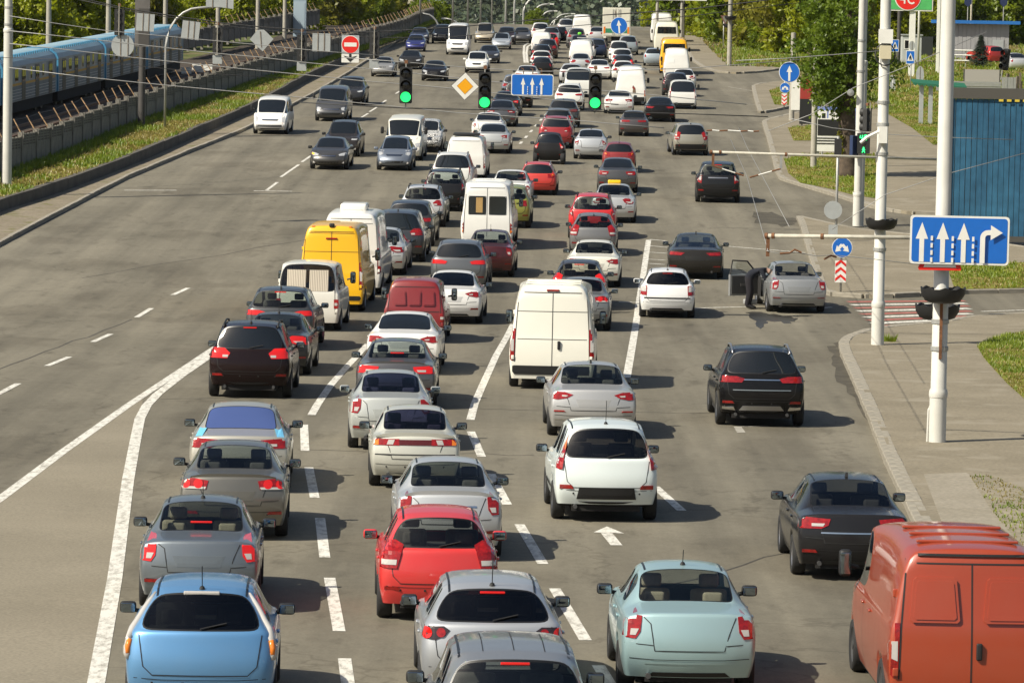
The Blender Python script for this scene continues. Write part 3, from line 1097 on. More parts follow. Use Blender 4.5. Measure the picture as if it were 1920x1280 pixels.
def x_rows(side_list, z0, z1, mat=DARKG):
    """window row on the flanks of a bus"""
    def fn(c, root, sk, body):
        for (a, b) in side_list:
            for v in ('left', 'right'):
                sk.plate('side_window', v, [(a, z0), (b, z0), (b, z1), (a, z1)], mat, root, off=.008, step=.3)
    return fn

WHITE = (.80, .79, .74); OFFW = (.78, .76, .67); SILV = (.46, .47, .47); LSILV = (.56, .57, .56); GREY = (.15, .155, .16); DGREY = (.036, .038, .041)
BLACK = (.006, .006, .007); RED = (.50, .018, .015); MAROON = (.085, .010, .013); BEIGE = (.40, .37, .30)
S_, Hh, U_, V_ = sedan, hatch, suv, van
nm = dict(metal=0.0)
GP = plain('grey_plastic', (.07, .07, .07), .6)

# ---- lane by the double line
car('hatchback_car', 'light blue hatchback with white strip lamps beside its rear window', 'car', 377, 1338, Hh(L=4.4, W=1.77, H=1.55, zb=1.04, C=.50, gl=.10), col=(.13, .33, .60), metal=.45, tail='leaf', ant=.28, refl=None, mircol=False, see=True, dark=1, tint=(.2, .22, .22),
    extra=[x_box('high_brake_lamp', .42, .05, .045, .50, -.01, WHITEL)])
car('sedan_car', 'steel grey sedan with short roof antenna behind the light blue hatchback', 'car', 375, 1137, S_(L=4.37, W=1.70, H=1.47), col=(.17, .20, .225), metal=.6, tail='corner', lit=1, ant=.26, hbl=2, beige=1)
car('sedan_car', 'olive grey sedan with twin round tail lamps', 'car', 438, 1003, S_(L=4.54, W=1.755, H=1.45, zt=1.03), col=(.16, .155, .135), metal=.6, tail='twin', extra=[x_spoiler(1.35, .06, .05)])
car('sedan_car', 'beige taxi sedan with a plain blue sheet over its rear window', 'car', 450, 915, S_(L=4.83, W=1.82, H=1.47), col=(.50, .48, .41), metal=.5, tail='wide', bluefilm=1,
    extra=[x_plate('blue_sticker', [(.60, 1.08), (.86, 1.06), (.90, .98), (.66, 1.0)], plain('sky_blue_sticker', (.16, .52, .78), .4), both=True)])
car('off_road_car', 'glossy black seven seat SUV with roof rack and round red lamps', 'car', 470, 743, U_(L=4.68, W=1.89, H=1.72), col=(.016, .008, .009), tail='suvwrap', lit=1, rails='b', ant=.3, hbl=2, see=False, pipes2=1)
car('sedan_car', 'dark grey sedan half hidden ahead of the black roof rack SUV', 'car', 517, 700, S_(L=4.6, W=1.76, H=1.46), col=DGREY, tail='wedge', lit=1, ant=.3)
car('crossover_car', 'dark grey crossover with a red light bar across its tailgate', 'car', 527, 654, U_(L=4.5, W=1.855, H=1.65, C=.42), col=(.055, .058, .06), tail='suvslim', lit=1, ant='fin', hbl=2, tint=(.6, .65, .62),
    extra=[x_plate('light_bar', [(-.5, .985), (.5, .985), (.5, .955), (-.5, .955)], REDL)])
car('minibus_van', 'white minibus with pleated curtains in its rear window', 'van', 580, 617, V_(L=4.8, W=1.84, H=1.94, zb=1.12, E=3.0, Fs=3.9, r=.32, lean=.24, win=3), col=(.74, .72, .64), tail='vansq', liftgate=1, see=True, tint=(.16, .16, .15), **nm,
    extra=[x_curtain(-.58, -.05, 1.13, 1.72), x_curtain(.05, .58, 1.13, 1.72)])
car('panel_van', 'bright yellow high roof panel van with closed rear doors', 'van', 624, 581, V_(L=5.9, W=1.99, H=2.62, rearglass=False, lean=.14), col=(.86, .46, .004), tail='van', **nm, dirt=.06, ribs=[.69, .90], blackbump=(.14, .19, .98),
    extra=[x_box('marker_lamp', .10, .08, .05, .20, .0, ORANGE, x=-.55), x_box('marker_lamp', .10, .08, .05, .20, .0, ORANGE, x=.55), x_box('rear_camera', .16, .12, .12, .16, .03, BLACKP), x_box('high_brake_lamp', .34, .06, .05, .11, -.02, REDL)])
car('panel_van', 'white high roof van with an air conditioning box on its roof', 'van', 660, 549, V_(L=5.9, W=2.0, H=2.62, rearglass=False), col=WHITE, tail='van', **nm, ribs=[.86], extra=[x_box('roof_air_conditioner', .84, 1.1, .24, 1.6, .08, None)])
car('sedan_car', 'silver white car hidden beside the white roof unit van', 'car', 712, 513, S_(L=4.7, W=1.82, H=1.5), col=(.6, .6, .58), tail='wedge')
car('off_road_car', 'dark grey boxy SUV with red corner lamps ahead of white van', 'car', 746, 489, U_(L=4.82, W=1.94, H=1.78, C=.2), col=(.062, .066, .07), metal=.5, tail='suvwrap', ant='fin', see=False)
car('crossover_car', 'dark grey crossover with black roof spoiler ahead of grey SUV', 'car', 768, 460, U_(L=4.6, W=1.84, H=1.64, C=.36), col=(.05, .052, .055), metal=.5, tail='suvslim', see=False)
car('crossover_car', 'silver white crossover with black lower bumper and roof rails', 'car', 793, 424, U_(L=4.3, W=1.785, H=1.60, C=.38, zb=1.05), col=(.62, .63, .63), metal=.3, tail='suvwrap', rails='b', ant=.2, blackbump=(.20, .34, .93))
car('off_road_car', 'black SUV with tall red lamps climbing beside its rear window', 'car', 833, 395, U_(L=4.63, W=1.79, H=1.70, C=.28), col=(.02, .02, .022), tail='suvtall', rails='b', blackbump=(.2, .34, .93))
car('off_road_car', 'white off road car with upright red lamps and privacy glass', 'car', 848, 366, U_(L=4.76, W=1.885, H=1.85, C=.2, zb=1.18), col=WHITE, tail='duster', rails='s', **nm)
car('delivery_van', 'white van with a roof ladder rack and blank rear door', 'van', 874, 335, V_(L=5.0, W=1.9, H=1.98, zb=1.15, E=3.1, Fs=4.1, lean=.16, rearglass=False, r=.33), col=WHITE, tail='van', liftgate=1, **nm,
    extra=[x_box('roof_rack', 1.2, .9, .10, .8, .07, BLACKP)])
car('sedan_car', 'pale silver sedan with wide red wedge lamps following a white sedan', 'car', 924, 287, S_(L=4.75, W=1.81, H=1.48), col=LSILV, metal=.4, tail='claw')
car('sedan_car', 'white sedan tucked in ahead of the pale silver sedan', 'car', 915, 263, S_(L=4.6, W=1.79, H=1.47), col=WHITE, tail='corner', **nm)
car('sedan_car', 'dark silver grey sedan with square red lamps near the double line', 'car', 940, 237, S_(L=4.57, W=1.76, H=1.49), col=(.12, .12, .125), metal=.5, tail='wide')
car('sedan_car', 'dark sedan with lit amber red lamp ahead of a grey sedan', 'car', 949, 217, S_(L=4.7, W=1.8, H=1.46), col=(.035, .036, .04), tail='claw', lit=1)
car('off_road_car', 'small black SUV peeping out right of the dark sedan', 'car', 970, 202, U_(L=4.3, W=1.8, H=1.66), col=BLACK, tail='suvwrap')
car('crossover_car', 'blue grey crossover largely behind the three arrow sign', 'car', 965, 186, U_(L=4.3, W=1.8, H=1.62), col=(.16, .19, .24), tail='suvwrap')
car('sedan_car', 'white sedan showing just above the three arrow sign', 'car', 988, 162, S_(L=4.7, W=1.81, H=1.46), col=WHITE, tail='slim', **nm)
car('hatchback_car', 'black hatchback with a pale light through its rear window', 'car', 1016, 143, Hh(L=4.0, W=1.66, H=1.45), col=(.02, .02, .021), tail='corner')
car('hatchback_car', 'white hatchback with dark rear glass behind a black wagon', 'car', 1015, 130, Hh(L=4.2, W=1.78, H=1.48), col=WHITE, tail='pointed', **nm)
car('estate_car', 'black estate car with chrome roof rail on the climb', 'car', 1015, 118, U_(L=4.6, W=1.78, H=1.52, zb=1.02), col=BLACK, tail='suvwrap', rails='s')
car('off_road_car', 'dark maroon SUV right of the black estate car', 'car', 1026, 110, U_(L=4.5, W=1.8, H=1.66), col=(.06, .02, .02), tail='suvwrap')
car('delivery_van', 'white city delivery van without rear window on the climb', 'van', 1015, 100, V_(L=4.4, W=1.82, H=1.86, zb=1.1, E=2.6, Fs=3.5, lean=.12, rearglass=False, r=.31), col=WHITE, tail='van', **nm)
car('off_road_car', 'white SUV near the crest with a red brake lamp on top', 'car', 1013, 76, U_(L=4.6, W=1.85, H=1.72), col=WHITE, tail='suvwrap', hbl=2, **nm)
car('hatchback_car', 'bright red small hatchback near the crest of the road', 'car', 1031, 93, Hh(L=3.9, W=1.68, H=1.5), col=(.65, .02, .015), tail='pointed', lit=1, **nm)
car('hatchback_car', 'pale blue grey car at the crest ahead of the red hatchback', 'car', 1034, 82, Hh(L=4.1, W=1.74, H=1.55), col=(.30, .36, .40), tail='suvtall')
car('hatchback_car', 'black hatchback with one red lamp at the crest', 'car', 1049, 81, Hh(L=4.1, W=1.74, H=1.55), col=BLACK, tail='pointed')
car('minivan_car', 'pale minivan topping the crest between dark cars', 'car', 1061, 68, U_(L=4.6, W=1.82, H=1.75), col=(.55, .55, .52), tail='suvtall')

# ---- second lane
car('hatchback_car', 'silver hatchback with black bezel lamps and dark rear glass', 'car', 918, 1312, Hh(L=4.4, W=1.755, H=1.47, C=.52, zb=1.0), col=(.46, .48, .50), metal=.5, tail='mazda', ant=.35, tint=(.2, .2, .2), hbl=2, refl=None)
car('minivan_car', 'grey minivan with ribbed roof and lit high brake lamp', 'car', 957, 1500, U_(L=4.4, W=1.80, H=1.64, zb=1.05, C=.26), col=(.22, .23, .24), metal=.4, tail='suvwrap', hbl=2, extra=[x_strip('roof_groove', [(-.32, .6), (-.32, 2.0)], .010, SEAM, 'top', .004), x_strip('roof_groove', [(0, .6), (0, 2.0)], .010, SEAM, 'top', .004), x_strip('roof_groove', [(.32, .6), (.32, 2.0)], .010, SEAM, 'top', .004)])
car('hatchback_car', 'bright red five door hatchback with mist on its rear glass', 'car', 819, 1157, Hh(L=3.92, W=1.68, H=1.50, C=.44), col=(.58, .022, .022), **nm, tail='pointed', mircol=True, tint=(.62, .64, .62))
car('sedan_car', 'silver sedan with boot spoiler and chrome strip ahead of red hatchback', 'car', 838, 1042, S_(L=4.3, W=1.69, H=1.47, zt=1.04), col=(.50, .52, .53), metal=.4, tail='corner', ant=.0, extra=[x_spoiler(1.36, .05, .07), x_strip('chrome_strip', [(-.42, .86), (.42, .86)], .03, CHROME)], mircol=False)
car('sedan_car', 'old champagne white sedan with full width red lamp panel and spoiler', 'car', 776, 910, S_(L=4.33, W=1.65, H=1.40, zt=.97, wr=.58, C=1.5), col=(.56, .56, .49), metal=.2, tail='bar', tint=(.30, .30, .42), refl=None, wheel=3, recess=False,
    extra=[x_spoiler(1.42, .04, .07), x_plate('lamp_panel', [(-.36, .905), (.36, .905), (.36, .81), (-.36, .81)], plain('smoked_red_panel', (.09, .012, .010), .15, coat=.5)), x_strip('bumper_strip', [(-.72, .64), (.72, .64)], .02, SEAM)])
car('sedan_car', 'greenish silver sedan with blue seat covers seen through rear window', 'car', 731, 839, S_(L=4.31, W=1.69, H=1.50, zt=1.06), col=(.50, .52, .49), metal=.4, tail='corner', tint=(.42, .45, .62), mircol=True)
car('sedan_car', 'graphite grey sedan with slim boot lip and lit brake lamps', 'car', 743, 761, S_(L=4.85, W=1.82, H=1.46, C=1.55), col=(.11, .11, .115), metal=.5, tail='wide', lit=1, hbl=2, extra=[x_spoiler(1.3, .05, .05)])
car('sedan_car', 'white sedan with near black rear glass behind the red van', 'car', 757, 698, S_(L=4.86, W=1.84, H=1.46, C=1.6), col=(.82, .81, .78), **nm, tail='claw', see=False, mircol=False)
PAN = [x_panel(-.56, -.22, 1.02, 1.42, .03), x_panel(-.17, .17, 1.02, 1.42), x_panel(.22, .56, 1.02, 1.42, .03)]
car('delivery_van', 'faded dark red box van with three pressed panels on its hatch', 'van', 779, 639, V_(L=4.1, W=1.70, H=1.74, zb=.98, E=2.35, Fs=3.0, r=.30, lean=.20, rearglass=False, win=1), col=(.20, .009, .010), **nm, rough=.42, dirt=.06, tail='vansq', liftgate=1, wheel=3, extra=PAN + [x_strip('hatch_seam', [(-.68, .86), (.68, .86)], .02, SEAM)])
car('sedan_car', 'white sedan with oval tail pipe beside the dark red van', 'car', 847, 604, S_(L=4.8, W=1.82, H=1.47), col=(.80, .79, .76), **nm, tail='claw', tint=(.12, .12, .12))
car('crossover_car', 'grey premium crossover with thin red lamps ahead of white sedan', 'car', 861, 546, U_(L=4.65, W=1.84, H=1.64, C=.40), col=(.15, .16, .17), metal=.5, tail='suvslim', lit=1, see=False)
car('sedan_car', 'dark maroon sedan close behind the curtained minibus', 'car', 917, 517, S_(L=4.3, W=1.71, H=1.50, zt=1.05), col=(.075, .010, .013), metal=.4, tail='corner', ant=.2)
car('minibus_van', 'white high roof minibus with curtain in one of two rear windows', 'van', 914, 465, V_(L=5.6, W=1.93, H=2.45, rearglass=False, win=3, lean=.12), col=(.80, .79, .74), **nm, tail='vanlow', rwins=[(-.66, -.05, 1.28, 1.92), (.08, .68, 1.28, 1.92)],
    extra=[x_curtain(-.40, -.16, 1.34, 1.88, plain('curtain_gold', (.50, .33, .13), .9)), x_box('roof_rib', 1.2, .08, .03, 1.0, .0, None), x_box('roof_rib', 1.2, .08, .03, 2.0, .0, None)])
car('crossover_car', 'yellow green small crossover hidden by the curtained minibus', 'car', 953, 426, U_(L=4.1, W=1.76, H=1.64), col=(.30, .32, .06), tail='suvwrap')
car('sedan_car', 'white sedan with roof bar ahead of the curtained minibus', 'car', 957, 387, S_(L=4.6, W=1.80, H=1.48), col=(.78, .78, .75), **nm, tail='corner')
car('estate_car', 'red older estate car with clear glass and black pillars', 'car', 1008, 365, Hh(L=4.2, W=1.69, H=1.42, zb=.93, C=.36, wr=.58), col=(.55, .03, .02), **nm, tail='block', tint=(.7, .72, .7), rails='s', wheel=3)
car('city_car', 'tiny black two seat city car with glass tailgate', 'car', 1029, 308, Hh(L=2.7, W=1.56, H=1.54, zb=1.0, C=.30, ro=.42, fo=.55, E=1.75, Fs=2.9, gl=.08), col=(.018, .018, .019), tail='corner', lit=1, rough=.5)
car('crossover_car', 'cherry red crossover with silver roof rails behind grey hatchback', 'car', 1042, 278, U_(L=4.4, W=1.83, H=1.68, C=.32), col=(.36, .022, .028), metal=.2, tail='suvwrap', rails='s')
car('hatchback_car', 'grey hatchback squeezed between red and dark grey crossovers', 'car', 1046, 254, Hh(L=4.3, W=1.76, H=1.50), col=(.18, .19, .19), tail='pointed')
car('crossover_car', 'dark grey crossover with red strip lamps under rear glass', 'car', 1056, 239, U_(L=4.45, W=1.85, H=1.64, C=.42), col=(.075, .078, .08), metal=.4, tail='suvslim', ant='fin')
car('crossover_car', 'white crossover with pointed red lamps and dark bumper', 'car', 1067, 207, U_(L=4.6, W=1.85, H=1.68, C=.34), col=(.80, .80, .75), **nm, tail='suvslim', rails='s', blackbump=(.2, .33, .9))
car('delivery_van', 'white window van with one wide rear pane on the climb', 'van', 1084, 182, V_(L=4.9, W=1.88, H=1.96, zb=1.14, E=3.0, Fs=4.0, lean=.18, r=.33), col=WHITE, **nm, tail='vanlow', liftgate=1)
car('hatchback_car', 'silver white hatchback left of the white window van', 'car', 1071, 157, Hh(L=4.4, W=1.8, H=1.46), col=(.60, .61, .61), metal=.3, tail='slim')
car('sedan_car', 'clean white sedan with slender red lamps ahead of signal head', 'car', 1123, 149, S_(L=4.6, W=1.8, H=1.46), col=(.80, .80, .77), **nm, tail='slim')
car('sedan_car', 'small silver sedan following the white two window minibus', 'car', 1088, 136, S_(L=4.4, W=1.72, H=1.47), col=LSILV, tail='wedge')
car('minibus_van', 'white minibus with two dark rear windows on the climb', 'van', 1089, 124, V_(L=5.2, W=1.95, H=2.1, rearglass=False, lean=.2), col=WHITE, **nm, tail='vanlow', rwins=[(-.66, -.1, 1.2, 1.75), (.1, .66, 1.2, 1.75)])
car('off_road_car', 'white SUV with a roof board ahead of the white minibus', 'car', 1097, 112, U_(L=4.6, W=1.85, H=1.75), col=WHITE, **nm, tail='suvtall', extra=[x_box('roof_board', 1.4, .6, .06, .8, .10, plain('roof_board', (.35, .35, .34), .6))])
car('minivan_car', 'dark blue minivan right of the white roof board SUV', 'car', 1118, 109, U_(L=4.5, W=1.82, H=1.66), col=(.025, .04, .085), tail='tallpin')
car('sedan_car', 'dark grey taxi with a green ball lamp on its roof', 'car', 1086, 98, S_(L=4.7, W=1.8, H=1.52), col=(.10, .10, .10), tail='wedge', extra=[x_box('taxi_lamp', .34, .3, .24, 2.2, .1, plain('green_taxi_lamp', (.15, .60, .04), .3), bev=.48)])
car('off_road_car', 'dark silver SUV ahead of the green ball taxi', 'car', 1080, 88, U_(L=4.6, W=1.84, H=1.72), col=(.2, .2, .2), tail='suvwrap')
car('panel_van', 'tall white box van near the crest left of the truck', 'van', 1091, 78, V_(L=5.6, W=2.0, H=2.6, rearglass=False), col=WHITE, **nm, tail='van')
car('sedan_car', 'white sedan at the crest between box van and truck', 'car', 1119, 80, S_(L=4.6, W=1.78, H=1.48), col=(.6, .6, .58), tail='wedge')

# ---- third lane
car('panel_van', 'cream white panel van with ribbed roof and black rear door handle', 'van', 1035, 725, V_(L=5.4, W=2.05, H=2.5, rearglass=False, lean=.13), col=(.80, .78, .68), **nm, dirt=.06, tail='van', ribs=[.735, .475], blackbump=(.14, .225, .97), handle_x=.16, head=-.03,
    extra=[x_box('roof_rib', 1.3, .10, .03, .5, .0, None), x_box('roof_rib', 1.3, .10, .03, 1.2, .0, None), x_box('roof_rib', 1.3, .10, .03, 1.9, .0, None), x_box('high_brake_lamp', .30, .05, .045, .12, -.03, REDL)])
car('sedan_car', 'silver executive sedan with shark fin and dark red lamps', 'car', 1108, 816, S_(L=4.87, W=1.835, H=1.48, C=1.55), col=(.50, .50, .49), metal=.5, tail='claw', ant='fin', refl=(.38, .03), extra=[x_strip('bumper_strip', [(-.8, .40), (.8, .40)], .02, CHROME)])
car('hatchback_car', 'white boxy hatchback with tall side lamps and black bumper centre', 'car', 1131, 972, U_(L=4.1, W=1.785, H=1.66, zb=1.06, C=.30, r=.335), col=(.66, .72, .70), **nm, dirt=.05, tail='soul', ant=.4, tint=(.3, .3, .3), refl=(.345, .06), sidetrim=1,
    extra=[x_plate('bumper_insert', [(-.50, .40), (.50, .40), (.46, .60), (-.46, .60)], BLACKP, off=.02)])
car('sedan_car', 'mint blue sedan with pale headrests and wooden mirror tint', 'car', 1283, 1291, S_(L=4.28, W=1.695, H=1.47, zt=1.04), col=(.34, .50, .52), metal=.35, tail='corner', ant=.2, beige=1, refl=None, tint=(.66, .70, .68), recess=False, head=.022, extra=[x_strip('bumper_strip', [(-.55, .44), (.55, .44)], .03, None)])
car('hatchback_car', 'small grey hatchback right of the cream panel van', 'car', 1090, 618, S_(L=4.1, W=1.69, H=1.49, zt=1.06, C=1.35), col=(.20, .21, .215), metal=.4, tail='twin', mircol=True, tint=(.2, .2, .2))
car('hatchback_car', 'charcoal hatchback ahead of the small grey hatchback', 'car', 1085, 579, Hh(L=4.0, W=1.72, H=1.50, C=.55), col=(.055, .055, .06), tail='pointed', lit=1, hbl=2, tint=(.66, .66, .62))
car('sedan_car', 'cream white sedan with swept red lamps ahead of charcoal hatchback', 'car', 1113, 536, S_(L=4.55, W=1.78, H=1.45, C=1.5), col=(.76, .74, .64), **nm, tail='claw')
car('hatchback_car', 'grey five door hatchback with raised red lamps behind red car', 'car', 1112, 478, Hh(L=3.97, W=1.72, H=1.49, C=.60), col=(.19, .19, .19), metal=.4, tail='pointed', ant=.1)
car('crossover_car', 'bright red crossover with white lamp bases on the sides', 'car', 1110, 447, U_(L=4.55, W=1.82, H=1.69, C=.30), col=(.58, .012, .016), **nm, tail='suvtall', rails='b')
car('sedan_car', 'silver taxi sedan with a yellow roof sign', 'car', 1150, 416, S_(L=4.62, W=1.81, H=1.48), col=(.52, .53, .53), metal=.4, tail='wedge', extra=[x_box('taxi_sign', .52, .18, .14, 2.2, .06, plain('taxi_yellow', (.80, .48, .01), .4))])
car('sedan_car', 'dark grey sedan with two red lamps behind small red car', 'car', 1157, 360, S_(L=4.77, W=1.80, H=1.47), col=(.085, .085, .085), metal=.4, tail='wide')
car('hatchback_car', 'small dark red car with tall whip antenna', 'car', 1160, 323, Hh(L=3.9, W=1.62, H=1.44, zb=.96, C=.45), col=(.28, .02, .02), tail='block', ant=.9, tint=(.7, .7, .7))
car('sedan_car', 'light silver compact sedan with dark lower bumper on the climb', 'car', 1107, 298, S_(L=4.25, W=1.695, H=1.47, zt=1.05), col=(.56, .58, .60), metal=.35, tail='corner', ant=.2)
car('sedan_car', 'old brownish grey square sedan with ribbed lamps', 'car', 1188, 255, S_(L=4.42, W=1.68, H=1.39, zt=.95, C=1.35, B=.95), col=(.085, .075, .075), tail='merc', wheel=3, tint=(.7, .7, .7))
car('sedan_car', 'white coupe like sedan with heart shaped red lamps', 'car', 1160, 213, S_(L=4.8, W=1.85, H=1.42, C=1.5), col=(.80, .79, .75), **nm, tail='wide')
car('panel_van', 'white panel van with a broken patch on its rear door', 'van', 1182, 197, V_(L=5.6, W=2.0, H=2.5, rearglass=False, lean=.18), col=WHITE, **nm, tail='vanlow', ribs=[.55, .75], blackbump=(.1, .22, .98),
    extra=[x_plate('torn_patch', [(.12, .80), (.34, .78), (.30, 1.12), (.16, 1.3)], plain('rust_patch', (.16, .11, .07), .8)), x_plate('red_patch', [(.1, 1.12), (.32, 1.0), (.12, 1.28)], REDL, off=.02)])
car('off_road_car', 'black SUV hidden ahead of the patched white van', 'car', 1184, 166, U_(L=4.6, W=1.85, H=1.7), col=BLACK, tail='suvtall')
car('hatchback_car', 'white hatchback with olive tinted rear glass on the climb', 'car', 1168, 152, Hh(L=4.2, W=1.75, H=1.50), col=WHITE, **nm, tail='suvwrap')
car('hatchback_car', 'dark silver hatchback between two white cars on the climb', 'car', 1168, 139, Hh(L=4.3, W=1.78, H=1.5), col=(.10, .10, .10), tail='pointed', lit=1)
car('off_road_car', 'white SUV with silver roof behind the white people carrier', 'car', 1166, 129, U_(L=4.4, W=1.8, H=1.62), col=WHITE, **nm, tail='suvwrap')
car('minivan_car', 'white people carrier with wide clear rear window', 'car', 1160, 118, U_(L=4.4, W=1.76, H=1.82, zb=1.15, C=.2), col=WHITE, **nm, tail='suvtall')
car('off_road_car', 'grey blue rugged SUV ahead of the yellow bus lane', 'car', 1177, 103, U_(L=4.3, W=1.82, H=1.69, C=.26), col=(.33, .38, .40), tail='duster')

# ---- right-hand lanes
car('cargo_van', 'weathered orange red cargo van with two pressed rear door panels', 'van', 1800, 1340, V_(L=5.5, W=1.96, H=2.12, zb=1.2, r=.34, rearglass=False, lean=.20, E=3.9, Fs=4.7), col=(.31, .040, .010), **nm, rough=.34, dirt=.10, tail='van', head=.015, wheel=3,
    extra=[x_panel(-.72, -.14, 1.22, 1.74, .04), x_panel(.14, .72, 1.22, 1.74, .04), x_strip('rain_gutter', [(-.78, 1.92), (-.62, 2.0), (.62, 2.0), (.78, 1.92)], .03, BLACKP, off=.02),
           x_box('roof_rib', 1.2, .10, .035, .7, .0, None), x_box('roof_rib', 1.2, .10, .035, 1.5, .0, None), x_box('roof_rib', 1.2, .10, .035, 2.3, .0, None)])
car('sedan_car', 'black liftback sedan with chrome boot strip ahead of orange van', 'car', 1590, 1077, S_(L=4.83, W=1.76, H=1.46, C=1.45, B=.75), col=(.022, .022, .024), metal=.4, tail='wide', ant='fin', tint=(.4, .42, .42), pipes2=1, recess=False, extra=[x_strip('chrome_strip', [(-.5, .74), (.5, .74)], .022, CHROME)], head=.005)
car('crossover_car', 'glossy black luxury crossover with silver bumper trim and roof rails', 'car', 1423, 796, U_(L=4.89, W=1.895, H=1.70, C=.40, r=.37, zb=1.12), col=(.009, .009, .010), metal=.3, tail='suvslim', rails='s', see=False, pipes2=1, head=.008,
    extra=[x_strip('chrome_strip', [(-.48, 1.02), (.48, 1.02)], .022, CHROME, off=.012), x_strip('chrome_strip', [(-.62, .80), (.62, .80)], .018, CHROME, off=.012), x_plate('silver_valance', [(-.48, .36), (.48, .36), (.40, .46), (-.40, .46)], ALLOY, off=.03), x_plate('tail_pipe_trim', [(.56, .36), (.84, .38), (.84, .44), (.60, .44)], CHROME, off=.02, both=True)])
car('estate_car', 'white small estate car with square red lamps and black bumper line', 'car', 1250, 594, Hh(L=4.25, W=1.68, H=1.46, zb=.98, C=.36), col=(.80, .80, .78), **nm, dirt=.06, tail='freel', ant=.2, tint=(.14, .14, .14), hbl=1, refl=None, extra=[x_strip('bumper_strip', [(-.8, .62), (.8, .62)], .035, BLACKP, off=.012)], mircol=True, head=-.03)
car('sedan_car', 'dark bronze fastback sedan with long sloping rear window', 'car', 1303, 520, S_(L=4.97, W=1.91, H=1.42, zt=1.0, C=2.0, B=.55, E=2.7), col=(.030, .028, .025), metal=.3, tail='slim', ant='fin', pipes2=1, head=-.045)
GEE = car('sedan_car', 'silver sedan stopped with its driver door wide open', 'car', 1490, 584, S_(L=4.6, W=1.80, H=1.50, zt=1.05), col=(.34, .35, .35), metal=.45, tail='corner', tint=(.82, .84, .82), head=.06, refl=(.32, .02))
car('off_road_car', 'black compact SUV with clear lamps and lit high brake lamp', 'car', 1345, 379, U_(L=4.5, W=1.91, H=1.74, C=.24, zb=1.14), col=(.02, .021, .023), tail='freel', hbl=2, extra=[x_strip('chrome_strip', [(-.42, 1.08), (.42, 1.08)], .05, ALLOY, off=.012)], head=-.035)
car('crossover_car', 'champagne crossover with raised triangular red lamps', 'car', 1293, 291, U_(L=4.37, W=1.84, H=1.64, C=.46, zb=1.06), col=(.36, .34, .28), metal=.4, tail='pointed', ant='fin', blackbump=(.2, .36, .86), head=.05)
car('sedan_car', 'black sedan with full width lamp line right of white sedan', 'car', 1237, 228, S_(L=4.87, W=1.84, H=1.44, C=1.5), col=(.012, .012, .013), tail='slim', head=-.02)
car('delivery_van', 'white people van with tall red lamps beside rear window', 'van', 1279, 204, V_(L=4.4, W=1.81, H=1.82, zb=1.08, E=2.6, Fs=3.5, lean=.22, r=.31), col=WHITE, **nm, tail='berl', liftgate=1, blackbump=(.12, .22, .95))
car('crossover_car', 'dark grey crossover hidden behind the white people van', 'car', 1266, 181, U_(L=4.5, W=1.82, H=1.64), col=(.04, .042, .045), tail='suvtall')
car('hatchback_car', 'white hatchback with large red lamps ahead of dark crossover', 'car', 1281, 168, Hh(L=4.28, W=1.81, H=1.50), col=WHITE, **nm, tail='wedge')
car('minibus_van', 'white minibus with paper in its rear window beside yellow bus', 'van', 1268, 151, V_(L=5.2, W=1.98, H=2.4, rearglass=False, lean=.16), col=WHITE, **nm, tail='vanlow', rwins=[(-.72, -.14, 1.3, 2.0), (.14, .72, 1.3, 2.0)], extra=[x_plate('paper_sheet', [(-.68, 1.32), (-.18, 1.32), (-.18, 1.62), (-.68, 1.62)], plain('paper', (.75, .75, .72), .8), off=.015)])
BUSW = [(1.0 + .95 * i, 1.85 + .95 * i) for i in range(5)]
car('city_bus', 'bright yellow city bus with black lamp column at its corner', 'bus', 1263, 138, V_(L=7.0, W=2.25, H=2.75, zb=1.5, E=6.2, Fs=6.7, rearglass=False, lean=.06, ro=1.9, fo=1.2, r=.42, win=0, wr=1.0), col=(.85, .42, .006), **nm, dirt=.05, tail='none', refl=None,
    extra=[x_rows(BUSW, 1.35, 2.25), x_plate('rear_window', [(-.85, 1.65), (.85, 1.65), (.80, 2.35), (-.80, 2.35)], DARKG), x_plate('lamp_column', [(-1.0, .7), (-.90, .7), (-.90, 1.25), (-1.0, 1.25)], BLACKP), x_plate('bumper', [(-1.0, .35), (1.0, .35), (1.0, .5), (-1.0, .5)], BLACKP)])
car('city_bus', 'cream city bus with one wide rear window ahead of yellow bus', 'bus', 1249, 98, V_(L=7.2, W=2.3, H=2.75, zb=1.5, E=6.4, Fs=6.9, rearglass=False, lean=.06, ro=1.9, fo=1.2, r=.42, win=0, wr=1.02), col=(.72, .69, .56), **nm, tail='none', refl=None,
    extra=[x_rows(BUSW, 1.35, 2.25), x_plate('rear_window', [(-.85, 1.7), (.85, 1.7), (.80, 2.3), (-.80, 2.3)], DARKG)])
car('city_bus', 'pale minibus bus hidden in front of the cream bus', 'bus', 1240, 80, V_(L=7.0, W=2.2, H=2.85, zb=1.5, E=6.2, Fs=6.7, rearglass=False, lean=.06, ro=1.9, fo=1.2, r=.42, win=0, wr=1.0), col=(.74, .73, .68), **nm, tail='none', refl=None, extra=[x_rows(BUSW, 1.35, 2.25)])
car('hatchback_car', 'pale silver blue hatchback left of the yellow bus', 'car', 1225, 124, Hh(L=4.0, W=1.66, H=1.47), col=(.42, .48, .52), tail='freel')

# ---- oncoming traffic

